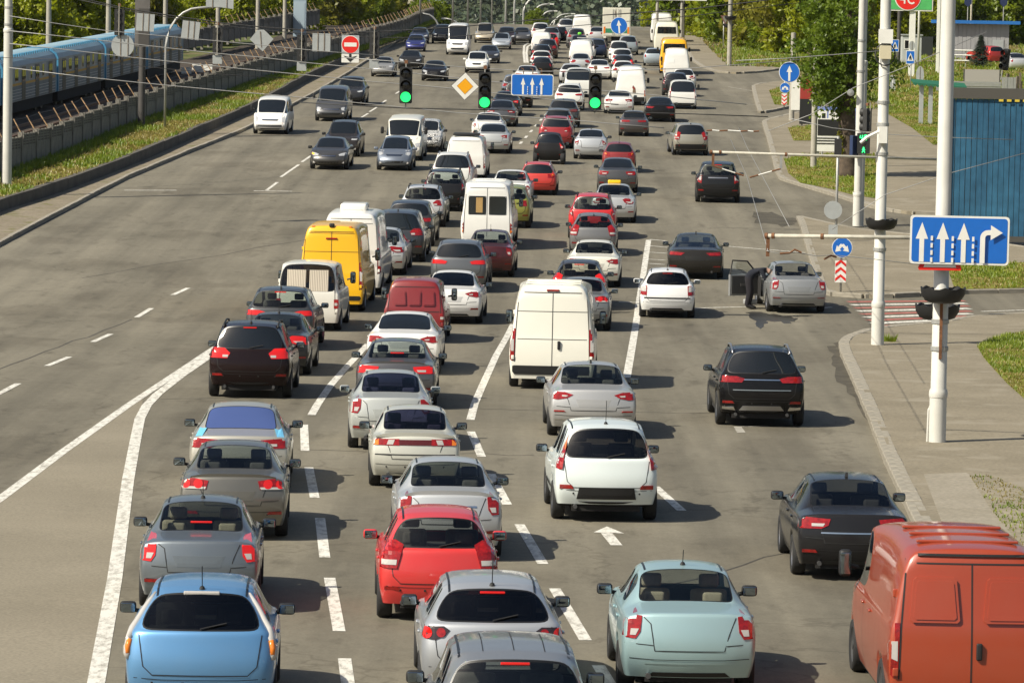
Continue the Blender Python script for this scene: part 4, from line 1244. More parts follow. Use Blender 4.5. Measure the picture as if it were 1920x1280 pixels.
def on(name, label, cat, px, py, p, lamp='sweep', **o):
    return car(name, label, cat, px, py, p, rev=1, front=lamp, **o)
on('passenger_van', 'white oncoming van with grey bumper and amber corner lamps', 'van', 508, 251, V_(L=4.78, W=1.90, H=1.96, zb=1.16, E=2.95, Fs=4.05, r=.33, win=2), col=WHITE, **nm, lamp='tallh', blackbump=(.12, .27, .93), amber=1, grille=(.38, .42, .5), intake=(.14, .17, .6))
on('passenger_van', 'dark grey oncoming van with chrome grille bars', 'van', 622, 227, V_(L=5.0, W=1.90, H=1.97, zb=1.16, E=3.2, Fs=4.2, r=.34, win=2), col=(.085, .087, .09), metal=.4, lamp='vanh', grille=(.33, .39, .58), intake=(.20, .26, .6))
on('crossover_car', 'charcoal oncoming crossover following the dark grey van', 'car', 656, 197, U_(L=4.8, W=1.93, H=1.72, zb=1.12), col=(.045, .046, .05), lamp='slimh', grille=(.36, .48, .5))
on('sedan_car', 'graphite oncoming sedan with one amber lit headlamp', 'car', 618, 317, S_(L=4.8, W=1.82, H=1.46), col=(.075, .073, .070), metal=.45, lamp='sweep', grille=(.42, .49, .42), extra=[x_plate('turn_signal', [(.66, .76), (.80, .80), (.80, .72), (.70, .70)], plain('lit_amber', (.8, .3, .02), .2, emit=(1, .45, .05), es=.8), 'front', .022)])
on('off_road_car', 'dark brown oncoming SUV with silver mirrors and tall roof rails', 'car', 641, 293, U_(L=4.6, W=1.82, H=1.70), col=(.045, .04, .04), lamp='blockh', rails='b', mircol=False)
on('hatchback_car', 'blue grey oncoming hatchback with tall oval headlamps', 'car', 740, 319, Hh(L=4.08, W=1.69, H=1.54, zb=1.02, Fs=3.15), col=(.17, .20, .25), metal=.45, lamp='roundh', grille=(.45, .50, .48), intake=(.24, .31, .55), mircol=True)
on('minibus_van', 'white oncoming minibus behind the blue grey hatchback', 'van', 757, 300, V_(L=5.2, W=1.90, H=2.1, zb=1.22, E=4.0, Fs=4.75, r=.34, win=3), col=(.78, .76, .67), **nm, lamp='vanh')
on('crossover_car', 'oncoming crossover covered in black and white squiggle print', 'car', 797, 285, U_(L=4.4, W=1.80, H=1.60), col=(.55, .55, .54), lamp='slimh', squiggle=1)
on('sedan_car', 'silver oncoming sedan close to the left kerb', 'car', 718, 144, S_(L=4.5, W=1.74, H=1.45), col=(.30, .30, .29), lamp='blockh', grille=(.46, .52, .3))
on('sedan_car', 'matt black oncoming sedan without a grille', 'car', 769, 130, S_(L=4.7, W=1.84, H=1.45), col=(.025, .025, .025), rough=.5, lamp='sweep', grille=(.40, .41, .2), intake=(.20, .24, .5))
on('sedan_car', 'black oncoming sedan with bright chrome lower trim', 'car', 814, 152, S_(L=4.7, W=1.83, H=1.45), col=(.015, .015, .017), lamp='sweep', grille=(.33, .48, .32))
on('hatchback_car', 'deep blue oncoming hatchback with lit headlamps', 'car', 779, 97, Hh(L=4.2, W=1.76, H=1.48), col=(.018, .026, .16), lamp='slimh', grille=(.40, .44, .4))
on('sedan_car', 'dark oncoming car close behind the deep blue hatchback', 'car', 786, 82, S_(L=4.6, W=1.8, H=1.5), col=(.03, .035, .06), lamp='sweep')
on('off_road_car', 'large black oncoming SUV left of the white high van', 'car', 829, 82, U_(L=4.9, W=1.95, H=1.74), col=BLACK, lamp='slimh', grille=(.34, .5, .4))
on('panel_van', 'white high roof oncoming van with black grille', 'van', 858, 103, V_(L=5.9, W=1.99, H=2.65, zb=1.3, E=4.5, Fs=5.2), col=(.82, .81, .78), **nm, lamp='vanh', grille=(.33, .38, .5), intake=(.18, .23, .6))
on('off_road_car', 'beige oncoming SUV with pale bumper behind white high van', 'car', 908, 81, U_(L=4.8, W=1.86, H=1.85), col=(.48, .42, .31), lamp='blockh', grille=(.44, .48, .35))
on('hatchback_car', 'silver oncoming hatchback right of the beige SUV', 'car', 940, 93, Hh(L=4.3, W=1.76, H=1.48), col=(.42, .46, .50), lamp='sweep', grille=(.44, .47, .45))
on('sedan_car', 'dark maroon oncoming car behind the silver hatchback', 'car', 949, 84, U_(L=4.5, W=1.8, H=1.62), col=(.04, .025, .03), lamp='sweep')
on('sedan_car', 'plain dark grey oncoming sedan next to the double line', 'car', 978, 81, S_(L=4.7, W=1.82, H=1.47), col=(.085, .085, .088), lamp='slimh', grille=(.40, .41, .2))
on('sedan_car', 'dark blue grey oncoming sedan behind the white crossover', 'car', 916, 119, S_(L=4.7, W=1.82, H=1.45), col=(.04, .044, .055), lamp='sweep')
on('crossover_car', 'white oncoming crossover with chrome framed intake', 'car', 894, 137, U_(L=4.4, W=1.82, H=1.6, zb=1.06), col=WHITE, **nm, lamp='slimh', mircol=True, grille=(.40, .48, .4), intake=(.2, .27, .6))

# ================================================================ the setting
def noise_mix(name, c1, c2, c3=None, scale=.6, scale2=9.0, rough=.92, bump=.25, stretch=(1, 1, 1), bdist=.01, lo=.35, hi=.65):
    """ground material: two colours mixed by a broad noise, speckled by a fine one"""
    if name in MATS: return MATS[name]
    m, nt, b = newmat(name)
    tc = N(nt, 'ShaderNodeTexCoord')
    mp = N(nt, 'ShaderNodeMapping')
    mp.inputs['Scale'].default_value = stretch
    nt.links.new(tc.outputs['Object'], mp.inputs[0])
    n1 = N(nt, 'ShaderNodeTexNoise'); n1.inputs['Scale'].default_value = scale; n1.inputs['Detail'].default_value = 8; n1.inputs['Roughness'].default_value = .62
    nt.links.new(mp.outputs[0], n1.inputs['Vector'])
    r1 = N(nt, 'ShaderNodeValToRGB')
    r1.color_ramp.elements[0].position = lo; r1.color_ramp.elements[1].position = hi
    r1.color_ramp.elements[0].color = (*c1, 1); r1.color_ramp.elements[1].color = (*c2, 1)
    nt.links.new(n1.outputs[0], r1.inputs[0])
    n2 = N(nt, 'ShaderNodeTexNoise'); n2.inputs['Scale'].default_value = scale2; n2.inputs['Detail'].default_value = 4
    nt.links.new(tc.outputs['Object'], n2.inputs['Vector'])
    mx = N(nt, 'ShaderNodeMix', data_type='RGBA', blend_type='MULTIPLY')
    mx.inputs['Factor'].default_value = .55
    r2 = N(nt, 'ShaderNodeValToRGB')
    r2.color_ramp.elements[0].position = .3; r2.color_ramp.elements[1].position = .7
    r2.color_ramp.elements[0].color = (.62, .62, .62, 1); r2.color_ramp.elements[1].color = (1.25, 1.25, 1.25, 1)
    nt.links.new(n2.outputs[0], r2.inputs[0])
    nt.links.new(r1.outputs[0], mx.inputs['A']); nt.links.new(r2.outputs[0], mx.inputs['B'])
    last = mx.outputs['Result']
    if c3:
        n3 = N(nt, 'ShaderNodeTexNoise'); n3.inputs['Scale'].default_value = scale * 3.1; n3.inputs['Detail'].default_value = 5
        nt.links.new(mp.outputs[0], n3.inputs['Vector'])
        r3 = N(nt, 'ShaderNodeValToRGB'); r3.color_ramp.elements[0].position = .56; r3.color_ramp.elements[1].position = .68
        nt.links.new(n3.outputs[0], r3.inputs[0])
        m3 = N(nt, 'ShaderNodeMix', data_type='RGBA')
        nt.links.new(r3.outputs[0], m3.inputs['Factor'])
        nt.links.new(last, m3.inputs['A']); m3.inputs['B'].default_value = (*c3, 1)
        last = m3.outputs['Result']
    nt.links.new(last, b.inputs['Base Color'])
    b.inputs['Roughness'].default_value = rough
    b.inputs['Specular IOR Level'].default_value = .25
    bp = N(nt, 'ShaderNodeBump'); bp.inputs['Strength'].default_value = bump; bp.inputs['Distance'].default_value = bdist
    nt.links.new(n2.outputs[0], bp.inputs['Height']); nt.links.new(bp.outputs[0], b.inputs['Normal'])
    MATS[name] = m
    return m

def asphalt_mat():
    m, nt, b = newmat('asphalt')
    tc = N(nt, 'ShaderNodeTexCoord')
    def nz(scale, det, st=(1, 1, 1), rough=.6):
        mp = N(nt, 'ShaderNodeMapping'); mp.inputs['Scale'].default_value = st
        nt.links.new(tc.outputs['Object'], mp.inputs[0])
        q = N(nt, 'ShaderNodeTexNoise'); q.inputs['Scale'].default_value = scale; q.inputs['Detail'].default_value = det; q.inputs['Roughness'].default_value = rough
        nt.links.new(mp.outputs[0], q.inputs['Vector'])
        return q.outputs[0]
    def ramp(v, p0, p1, c0, c1):
        r_ = N(nt, 'ShaderNodeValToRGB'); e = r_.color_ramp.elements
        e[0].position, e[1].position = p0, p1
        e[0].color, e[1].color = (*c0, 1), (*c1, 1)
        nt.links.new(v, r_.inputs[0]); return r_.outputs[0]
    def mul(a, b_, f=1.0):
        x = N(nt, 'ShaderNodeMix', data_type='RGBA', blend_type='MULTIPLY'); x.inputs['Factor'].default_value = f
        nt.links.new(a, x.inputs['A']); nt.links.new(b_, x.inputs['B']); return x.outputs['Result']
    base = ramp(nz(.09, 4), .35, .65, (.150, .135, .099), (.192, .173, .129))
    streak = ramp(nz(1.0, 5, (.85, .018, 1)), .34, .66, (.74, .74, .74), (1.10, 1.10, 1.10))       # wheel tracks along the lanes
    patch = ramp(nz(.33, 3, (1, .35, 1), .5), .40, .46, (.84, .83, .82), (1, 1, 1))                 # repaired patches
    oil = ramp(nz(1.3, 6, (1, .3, 1), .7), .56, .74, (1, 1, 1), (.62, .61, .60))                    # oil and damp stains
    grain = ramp(nz(26, 3), .3, .7, (.80, .80, .80), (1.16, 1.16, 1.16))
    mid = ramp(nz(5.0, 5, (1, .6, 1)), .3, .7, (.90, .90, .90), (1.07, 1.07, 1.07))
    vo = N(nt, 'ShaderNodeTexVoronoi', feature='DISTANCE_TO_EDGE'); vo.inputs['Scale'].default_value = .16
    mp = N(nt, 'ShaderNodeMapping'); mp.inputs['Scale'].default_value = (1, .55, 1)
    wv = N(nt, 'ShaderNodeTexNoise'); wv.inputs['Scale'].default_value = .8; wv.inputs['Detail'].default_value = 5
    nt.links.new(tc.outputs['Object'], wv.inputs['Vector'])
    ad = N(nt, 'ShaderNodeMix', data_type='RGBA', blend_type='LINEAR_LIGHT'); ad.inputs['Factor'].default_value = .9
    nt.links.new(tc.outputs['Object'], mp.inputs[0]); nt.links.new(mp.outputs[0], ad.inputs['A']); nt.links.new(wv.outputs['Color'], ad.inputs['B'])
    nt.links.new(ad.outputs['Result'], vo.inputs['Vector'])
    crack = ramp(vo.outputs['Distance'], .002, .008, (.78, .77, .76), (1, 1, 1))
    c = mul(mul(mul(mul(mul(mul(base, streak), patch), oil), grain, .7), mid), crack)
    nt.links.new(c, b.inputs['Base Color'])
    b.inputs['Roughness'].default_value = .85
    b.inputs['Specular IOR Level'].default_value = .3
    bp = N(nt, 'ShaderNodeBump'); bp.inputs['Strength'].default_value = .35; bp.inputs['Distance'].default_value = .008
    nt.links.new(grain, bp.inputs['Height']); nt.links.new(bp.outputs[0], b.inputs['Normal'])
    return m
ASPH = asphalt_mat()
PAVE = noise_mix('pavement_asphalt', (.195, .168, .118), (.245, .212, .152), (.255, .225, .168), .35, 14, bump=.3)
SLAB = noise_mix('concrete_slab', (.25, .222, .168), (.295, .263, .205), None, .8, 12)
SOIL = noise_mix('grass_ground', (.12, .15, .014), (.20, .205, .028), (.27, .22, .07), .25, 6, bump=.6, bdist=.05)
FIELD = noise_mix('field_ground', (.06, .085, .02), (.10, .11, .035), (.14, .12, .06), .05, 2, bump=.5)
BALLAST = noise_mix('track_ballast', (.045, .036, .028), (.075, .06, .046), None, .5, 7, bump=.9, bdist=.06)
KERB = plain('kerb_granite', (.26, .235, .185), .85, var=.28, scale=2.5, bump=.3)
CONC = plain('grey_concrete', (.20, .185, .155), .9, var=.3, scale=1.6, bump=.4)
CONCD = plain('dark_concrete', (.115, .105, .09), .9, var=.35, scale=1.4, bump=.5)
def roadpaint():
    m, nt, b = newmat('road_paint')
    tc = N(nt, 'ShaderNodeTexCoord')
    nz = N(nt, 'ShaderNodeTexNoise'); nz.inputs['Scale'].default_value = 9; nz.inputs['Detail'].default_value = 8; nz.inputs['Roughness'].default_value = .75
    mp = N(nt, 'ShaderNodeMapping'); mp.inputs['Scale'].default_value = (1, .3, 1)
    nt.links.new(tc.outputs['Object'], mp.inputs[0]); nt.links.new(mp.outputs[0], nz.inputs['Vector'])
    r_ = N(nt, 'ShaderNodeValToRGB'); e = r_.color_ramp.elements
    e[0].position, e[1].position = .36, .54
    e[0].color, e[1].color = (.30, .28, .235, 1), (.66, .64, .57, 1)
    nt.links.new(nz.outputs[0], r_.inputs[0]); nt.links.new(r_.outputs[0], b.inputs['Base Color'])
    b.inputs['Roughness'].default_value = .7
    return m
RPAINT = roadpaint()
RPFADE = noise_mix('faded_road_paint', (.26, .245, .205), (.42, .40, .35), None, 3.0, 16)
RPRED = noise_mix('red_road_paint', (.32, .085, .07), (.38, .15, .125), None, 3.0, 16)

STEP = 2.5
def clip(poly, y0, y1):
    def half(pp, f):
        out = []
        for i in range(len(pp)):
            a, b = pp[i], pp[(i + 1) % len(pp)]
            fa, fb = f(a), f(b)
            if fa >= 0: out.append(a)
            if (fa > 0 > fb) or (fa < 0 < fb):
                t = fa / (fa - fb)
                out.append((a[0] + (b[0] - a[0]) * t, a[1] + (b[1] - a[1]) * t))
        return out
    q = half(poly, lambda p: p[1] - y0)
    return half(q, lambda p: y1 - p[1]) if len(q) > 2 else []

def area2(p): return sum(p[i][0] * p[(i + 1) % len(p)][1] - p[(i + 1) % len(p)][0] * p[i][1] for i in range(len(p)))

def sheet(name, poly, zo, mat, parent=None, skirt=0.0, mb=None, step=STEP):
    """polygon (x, y) laid on the ground profile, raised by zo, with a skirt down its sides"""
    if area2(poly) < 0: poly = poly[::-1]
    m = mb or MB()
    y0, y1 = min(p[1] for p in poly), max(p[1] for p in poly)
    k = math.floor(y0 / step)
    while k * step < y1:
        q = clip(poly, max(k * step, y0), min((k + 1) * step, y1))
        if len(q) > 2 and abs(area2(q)) > 1e-5:
            m.add([(x, y, g(y) + zo) for x, y in q], [tuple(range(len(q)))])
        k += 1
    if skirt:
        n = len(poly)
        for i in range(n):
            a, b = poly[i], poly[(i + 1) % n]
            k = max(1, int(abs(b[1] - a[1]) / step) + 1)
            for t in range(k):
                p_, q_ = (lerp(a[0], b[0], t / k), lerp(a[1], b[1], t / k)), (lerp(a[0], b[0], (t + 1) / k), lerp(a[1], b[1], (t + 1) / k))
                m.add([(p_[0], p_[1], g(p_[1]) + zo), (q_[0], q_[1], g(q_[1]) + zo), (q_[0], q_[1], g(q_[1]) + zo - skirt), (p_[0], p_[1], g(p_[1]) + zo - skirt)], [(3, 2, 1, 0)])
    return None if mb else m.build(name, mat, parent)

def px2(pts, zo=0.0):
    return [(q.x, q.y) for q in (P(a, b, zo) for a, b in pts)]

def offset_line(pts, w):
    """polyline (x, y) -> closed ribbon of width w, centred"""
    L_, R_ = [], []
    n = len(pts)
    for i in range(n):
        a, b = Vector(pts[max(i - 1, 0)]), Vector(pts[min(i + 1, n - 1)])
        t = (b - a).normalized()
        nn = Vector((-t.y, t.x)) * w / 2
        L_.append((pts[i][0] + nn.x, pts[i][1] + nn.y)); R_.append((pts[i][0] - nn.x, pts[i][1] - nn.y))
    return L_ + R_[::-1]

def ribbon(mb, pts, w, zo):
    """marking strip following the ground"""
    n = len(pts)
    dense = []
    for a, b in zip(pts, pts[1:]):
        k = max(1, int(math.hypot(b[0] - a[0], b[1] - a[1]) / 2.0))
        dense += [(lerp(a[0], b[0], t / k), lerp(a[1], b[1], t / k)) for t in range(k)]
    dense.append(pts[-1])
    o = offset_line(dense, w)
    m = len(dense)
    vv = [(x, y, g(y) + zo) for x, y in o]
    mb.add(vv, [(i, 2 * m - 1 - i, 2 * m - 2 - i, i + 1) for i in range(m - 1)])

# ---- ground and road
YS = [-60 + 10 * i for i in range(9)] + [30 + 2.5 * i for i in range(int((720 - 30) / 2.5))] + [720, 760, 800, 900, 1000, 1200, 1500, 2000, 3000, 4500]
gm_ = MB()
for a, b in zip(YS, YS[1:]):
    gm_.add([(-2500, a, g(a) - .30), (2500, a, g(a) - .30), (2500, b, g(b) - .30), (-2500, b, g(b) - .30)], [(0, 1, 2, 3)])
tag(gm_.build('ground', FIELD), kind='structure')

_k = [P(a, b) for a, b in ((0, 458), (112, 400), (225, 340), (344, 290), (440, 252), (473, 237), (588, 177), (648, 141), (713, 98), (735, 85), (765, 66))]
KL = [(_k[0].x + .2, -40), (_k[0].x, 100)] + [(q.x, q.y) for q in _k] + [(-8.2, 520), (-4, 640), (0, 760)]
_w = [P(a, b) for a, b in ((-60, 428), (0, 403), (100, 372), (187, 339), (281, 301), (400, 247), (478, 212), (568, 160), (645, 121), (692, 92), (735, 72))]
WL = [(_w[0].x - .5, 60)] + [(q.x, q.y) for q in _w] + [(-9.6, 520)]
def wl(y): return min(pl([(q[1], q[0]) for q in WL], y), kl(y) - .6)
def kl(y): return pl([(q[1], q[0]) for q in KL], y)
rm = MB()
ys_ = [q for q in YS if q <= 760]
for a, b in zip(ys_, ys_[1:]):
    ra, rb = (38 if a < 345 else 30), (38 if b < 345 else 30)
    rm.add([(kl(a), a, g(a)), (ra, a, g(a)), (rb, b, g(b)), (kl(b), b, g(b))], [(0, 1, 2, 3)])
tag(rm.build('road', ASPH), kind='structure')

# ---- painted markings
mk = MB(); mf = MB()
def pxl(pts): return px2(pts)
def solid(pts, w=.16, m=None): ribbon(m or mk, pxl(pts), w, .006)
solid([(166, 1330), (180, 1280), (215, 1085), (240, 900), (253, 830), (262, 785), (275, 760), (296, 738), (340, 704), (390, 670), (440, 640), (520, 590)], .22)
solid([(-40, 962), (0, 935), (60, 890), (120, 845), (240, 760), (320, 707), (390, 660), (450, 622), (530, 570)], .20)
for a, b in (((-10, 742), (34, 719)), ((88, 686), (130, 669)), ((174, 641), (208, 626)), ((256, 595), (284, 578)), ((324, 553), (353, 540))): solid([a, b], .16)
for a, b in (((500, 357), (520, 342)), ((527, 332), (560, 309)), ((566, 304), (597, 283)), ((660, 233), (672, 225)), ((677, 221), (690, 213)), ((693, 210), (707, 201)), ((716, 194), (724, 188)), ((742, 176), (750, 171))): solid([a, b], .14)
solid([(233, 357), (331, 357)], .22); solid([(476, 358), (548, 359)], .22)
# lane lines of the queue
for a, b in (((655, 1300), (646, 1234)), ((636, 1183), (618, 1083)), ((609, 1045), (600, 971)), ((590, 933), (579, 876)), ((572, 845), (570, 796))): solid([a, b], .17)
solid([(584, 778), (596, 757), (620, 722), (648, 690), (690, 645)], .18)
for a, b in (((1160, 1310), (1122, 1247)), ((1098, 1200), (1040, 1103)), ((1018, 1057), (974, 983)), ((951, 946), (920, 888)), ((903, 856), (883, 809))): solid([a, b], .17)
solid([(882, 787), (890, 757), (905, 722), (930, 667), (950, 632), (962, 608)], .18)
for a, b in (((1278, 957), (1228, 912)),): solid([a, b], .17)
solid([(1175, 708), (1180, 680), (1190, 622), (1199, 560), (1208, 503), (1216, 450)], .20)
for a, b in (((1218, 449), (1250, 452)), ((1218, 461), (1252, 464)), ((1218, 473), (1250, 475)), ((1215, 486), (1248, 488)), ((1215, 494), (1246, 496)), ((1365, 462), (1510, 474)), ((1300, 578), (1400, 575)), ((1160, 566), (1200, 567)), ((1535, 578), (1560, 576))): solid([a, b], .14)
# arrow by the black crossover, arrow behind the white boxy hatchback
solid([(1390, 811), (1383, 800), (1441, 799)], .18, mf)
q = px2([(1113, 998), (1138, 987), (1170, 1000)]); mk.add([(x, y, g(y) + .007) for x, y in q], [(0, 2, 1)])
solid([(1137, 999), (1156, 1022)], .19)
for y in (372, 340, 318, 276, 240, 220): pass
# dashes between lanes on the climb
for (x0, y0, x1, y1, n) in ((975, 270, 1032, 205, 6), (1010, 155, 1015, 130, 0)):
    for i in range(n):
        t0, t1 = i / n, (i + .38) / n
        solid([(lerp(x0, x1, t0), lerp(y0, y1, t0)), (lerp(x0, x1, t1), lerp(y0, y1, t1))], .15)
solid([(984, 118), (982, 100), (983, 86), (992, 80)], .20); solid([(989, 118), (987, 100), (989, 88), (997, 83)], .20)
solid([(878, 262), (888, 245), (893, 232)], .18)
for a, b in (((1365, 163), (1412, 171)), ((1307, 187), (1417, 197))): solid([a, b], .12, mf)
ma = tag(mk.build('lane_marking', RPAINT), kind='structure')
tag(mf.build('worn_marking', RPFADE), kind='structure')
# red and white crossing on the side road
for i in range(11):
    t = i / 10
    a, b = (lerp(1590, 1655, t), lerp(566, 624, t)), (lerp(1808, 1760, t) + 40 * math.sin(t * 2.2), lerp(564, 612, t))
    mm = MB(); ribbon(mm, pxl([a, b]), .42, .006)
    tag(mm.build('crossing_stripe', RPRED if i % 2 == 0 else RPAINT), kind='structure')
mm = MB(); ribbon(mm, pxl([(1840, 584), (1960, 580)]), .14, .006); ribbon(mm, pxl([(1800, 597), (1835, 596)]), .14, .006)
tag(mm.build('edge_marking', RPAINT), kind='structure')

# untrafficked, sun-bleached wedge between the two solid lines
tag(sheet('bleached_wedge', px2([(-60, 975), (0, 937), (60, 892), (120, 847), (240, 762), (268, 745), (266, 770), (254, 832), (242, 900), (217, 1085), (182, 1280), (168, 1330), (-60, 1330)]), .003,
          noise_mix('bleached_asphalt', (.205, .180, .132), (.245, .216, .160), None, .25, 22, bump=.3)), kind='structure')
# damp patch and dirt by the right kerb
def ragged(pts, amp, seed):
    r_ = random.Random(seed); out = []
    for i in range(len(pts)):
        a, b = pts[i], pts[(i + 1) % len(pts)]
        for t in range(6):
            out.append((lerp(a[0], b[0], t / 6) + r_.uniform(-amp, amp), lerp(a[1], b[1], t / 6) + r_.uniform(-amp, amp) * .35))
    return out
WET = plain('damp_asphalt', (.040, .037, .030), .35, var=.4, scale=1.2)
def blob_sheet(name, pts, mat, zo, jit=.0):
    q = px2(pts)
    o = sheet(name, q, zo, mat); tag(o, kind='structure'); return o
blob_sheet('damp_patch', ragged([(1400, 584), (1445, 588), (1500, 596), (1480, 606), (1440, 600), (1428, 618), (1412, 600)], 5, 8), WET, .005)
blob_sheet('gutter_stain', ragged([(1578, 640), (1585, 690), (1640, 800), (1700, 905), (1750, 1000), (1735, 1000), (1660, 860), (1610, 760), (1560, 690), (1555, 650)], 9, 3), noise_mix('gutter_dirt', (.055, .049, .037), (.095, .085, .065), None, 1.2, 9), .005)
blob_sheet('gutter_stain', ragged([(1405, 395), (1450, 400), (1500, 415), (1470, 424), (1420, 418)], 6, 5), noise_mix('gutter_dirt', (.055, .049, .037), (.095, .085, .065), None, 1.2, 9), .005)
def crack(name, pts, w=.05):
    m = MB(); ribbon(m, px2(pts), w, .004); tag(m.build(name, plain('tar_seam', (.055, .05, .042), .8)), kind='structure')
r_ = random.Random(11)
for (a, b) in (((300, 748), (620, 742)), ((560, 845), (1000, 852)), ((880, 768), (1330, 775)), ((0, 372), (560, 330)), ((150, 520), (760, 420)), ((1000, 330), (1320, 322)), ((0, 690), (250, 600)), ((1180, 1120), (1560, 1010)), ((520, 262), (880, 268))):
    crack('tar_seam', [(lerp(a[0], b[0], i / 9) + r_.uniform(-3, 3), lerp(a[1], b[1], i / 9) + r_.uniform(-2.5, 2.5)) for i in range(10)], .04)

# ---- kerbs
kb = MB(); kb.box(-.5, .5, -.08, .08, -.35, 0)
_kbm = bmesh.new()
bmesh.ops.create_cube(_kbm, size=1.0)
for v in _kbm.verts: v.co.z -= .5
bmesh.ops.bevel(_kbm, geom=[e for e in _kbm.edges if all(v.co.z > -.1 for v in e.verts)], offset=.05, segments=1, affect='EDGES')
KME = bpy.data.meshes.new('kerb_stone'); _kbm.to_mesh(KME); _kbm.free(); KME.materials.append(KERB)
def kerb(parent, pts, zo=.14, ln=1.0, w=.16, name='kerb_stone', hh=.32):
    """row of single kerb stones along a line (x, y)"""
    d = [0.0]
    for a, b in zip(pts, pts[1:]): d.append(d[-1] + math.hypot(b[0] - a[0], b[1] - a[1]))
    n = max(1, int(d[-1] / ln))
    def at(s_):
        for i in range(len(pts) - 1):
            if s_ <= d[i + 1] + 1e-6:
                t = (s_ - d[i]) / max(1e-6, d[i + 1] - d[i]); return (lerp(pts[i][0], pts[i + 1][0], t), lerp(pts[i][1], pts[i + 1][1], t))
        return pts[-1]
    for i in range(n):
        a, b = at(i * d[-1] / n), at((i + 1) * d[-1] / n)
        L_ = math.hypot(b[0] - a[0], b[1] - a[1])
        x, y = (a[0] + b[0]) / 2, (a[1] + b[1]) / 2
        sl = math.atan((g(b[1]) - g(a[1])) / max(L_, .01))
        link(name, KME, parent, loc=(x, y, g(y) + zo + .004 + rnd.uniform(-.012, .012)), rot=(rnd.uniform(-.03, .03), -sl, math.atan2(b[1] - a[1], b[0] - a[0])), scale=(L_ - .025, w + rnd.uniform(-.01, .01), hh))

# near right pavement
e1 = [(1930, 1330), (1850, 1195), (1790, 1090), (1728, 985), (1669, 862), (1640, 790), (1608, 715), (1586, 668), (1582, 650), (1592, 638), (1632, 625), (1700, 617), (1785, 609), (1812, 601), (1925, 594), (2100, 584)]
k1 = px2(e1)
pv = tag(sheet('pavement', k1 + [(34, k1[-1][1]), (34, 45), (k1[0][0], 45)], .14, PAVE, skirt=.3), kind='structure')
kerb(pv, k1[:-1], .145, .8, .30)
tag(sheet('pavement_slab', px2([(1732, 889), (1812, 886), (1842, 905), (1905, 985), (1940, 1060), (1815, 1060), (1764, 975)], .14), .146, SLAB), kind='structure')
G1 = px2([(1832, 650), (1850, 640), (1872, 631), (1925, 622), (2080, 612), (2080, 780), (1925, 752), (1888, 719), (1845, 672)], .14)
G2 = px2([(1818, 892), (1860, 893), (1905, 910), (1940, 925), (1960, 1080), (1920, 1050), (1895, 1000), (1862, 962), (1842, 930)], .14)
tag(sheet('lawn', G1, .155, SOIL), kind='structure')
tag(sheet('sandy_verge', G2, .150, noise_mix('sandy_soil', (.22, .19, .135), (.28, .245, .18), (.12, .13, .035), .9, 7)), kind='structure')
# island between main road and slip road
ci = [(1499, 411), (1506, 425), (1518, 468), (1533, 515), (1546, 552), (1570, 556), (1640, 560), (1720, 556), (1800, 551), (1925, 549)]
k2 = px2(ci)
top2 = px2([(1925, 470), (1892, 465), (1780, 452), (1700, 445), (1613, 436), (1550, 423)])
pi_ = tag(sheet('traffic_island', k2 + top2, .14, PAVE, skirt=.3), kind='structure')
kerb(pi_, k2, .145, 1.1, .26); kerb(pi_, [k2[0]] + top2[::-1], .145, 1.3, .24)
G3 = px2([(1776, 500), (1925, 492), (1925, 540), (1790, 543)], .14)
tag(sheet('lawn', G3, .155, SOIL), kind='structure')
# corner with the poplar
c3 = [(1925, 408), (1700, 402), (1640, 391), (1567, 368), (1500, 348), (1467, 338), (1458, 322), (1454, 304), (1448, 283), (1443, 263), (1436, 243), (1433, 231), (1445, 226), (1471, 220), (1500, 214), (1560, 200), (1640, 186)]
k3 = px2(c3)
p3 = tag(sheet('pavement', k3 + [(42, k3[-1][1] + 2), (42, k3[0][1])], .14, PAVE, skirt=.3), kind='structure')
kerb(p3, k3[:-2], .145, 1.5, .28)
G4 = px2([(1500, 343), (1478, 325), (1470, 300), (1500, 290), (1560, 288), (1640, 290), (1645, 330), (1640, 372), (1600, 366), (1560, 355)], .14)
G5 = px2([(1477, 240), (1520, 236), (1560, 238), (1562, 264), (1488, 264)], .14)
G6 = px2([(1640, 200), (1700, 192), (1780, 190), (1800, 270), (1750, 272), (1710, 240)], .14)
for q in (G4, G5, G6): tag(sheet('lawn', q, .155, SOIL), kind='structure')
# island strip behind the side street
c4 = [(1530, 192), (1496, 199), (1440, 211), (1426, 213), (1420, 195), (1414, 172), (1413, 164), (1425, 160), (1450, 157), (1530, 150)]
k4 = px2(c4)
p4 = tag(sheet('traffic_island', k4, .14, PAVE, skirt=.3), kind='structure')
kerb(p4, k4, .145, 1.6, .28)
G7 = px2([(1442, 170), (1470, 162), (1530, 156), (1530, 188), (1470, 198), (1452, 196)], .14)
tag(sheet('lawn', G7, .155, SOIL), kind='structure')
# far corner before the trees
c5 = [(1560, 120), (1450, 133), (1420, 137), (1380, 139), (1345, 136), (1318, 127), (1300, 115), (1290, 96)]
k5 = px2(c5)
p5 = tag(sheet('pavement', k5 + [(k5[-1][0] + 1, 470), (60, 470), (60, k5[0][1])], .14, PAVE, skirt=.3), kind='structure')
kerb(p5, k5, .145, 2.0, .30)
G8 = px2([(1334, 97), (1420, 86), (1560, 92), (1560, 118), (1460, 127), (1400, 118)], .14)
tag(sheet('lawn', G8, .155, SOIL), kind='structure')
# green land on the right beyond the side street
RG = [(20.5, 345), (60, 345), (300, 345), (300, 700), (17, 700), (16.5, 470), (18, 420)]
tag(sheet('lawn', RG, .12, SOIL), kind='structure')
RG2 = [(24, 268), (300, 268), (300, 344), (26, 344)]
tag(sheet('lawn', RG2, .16, SOIL), kind='structure')

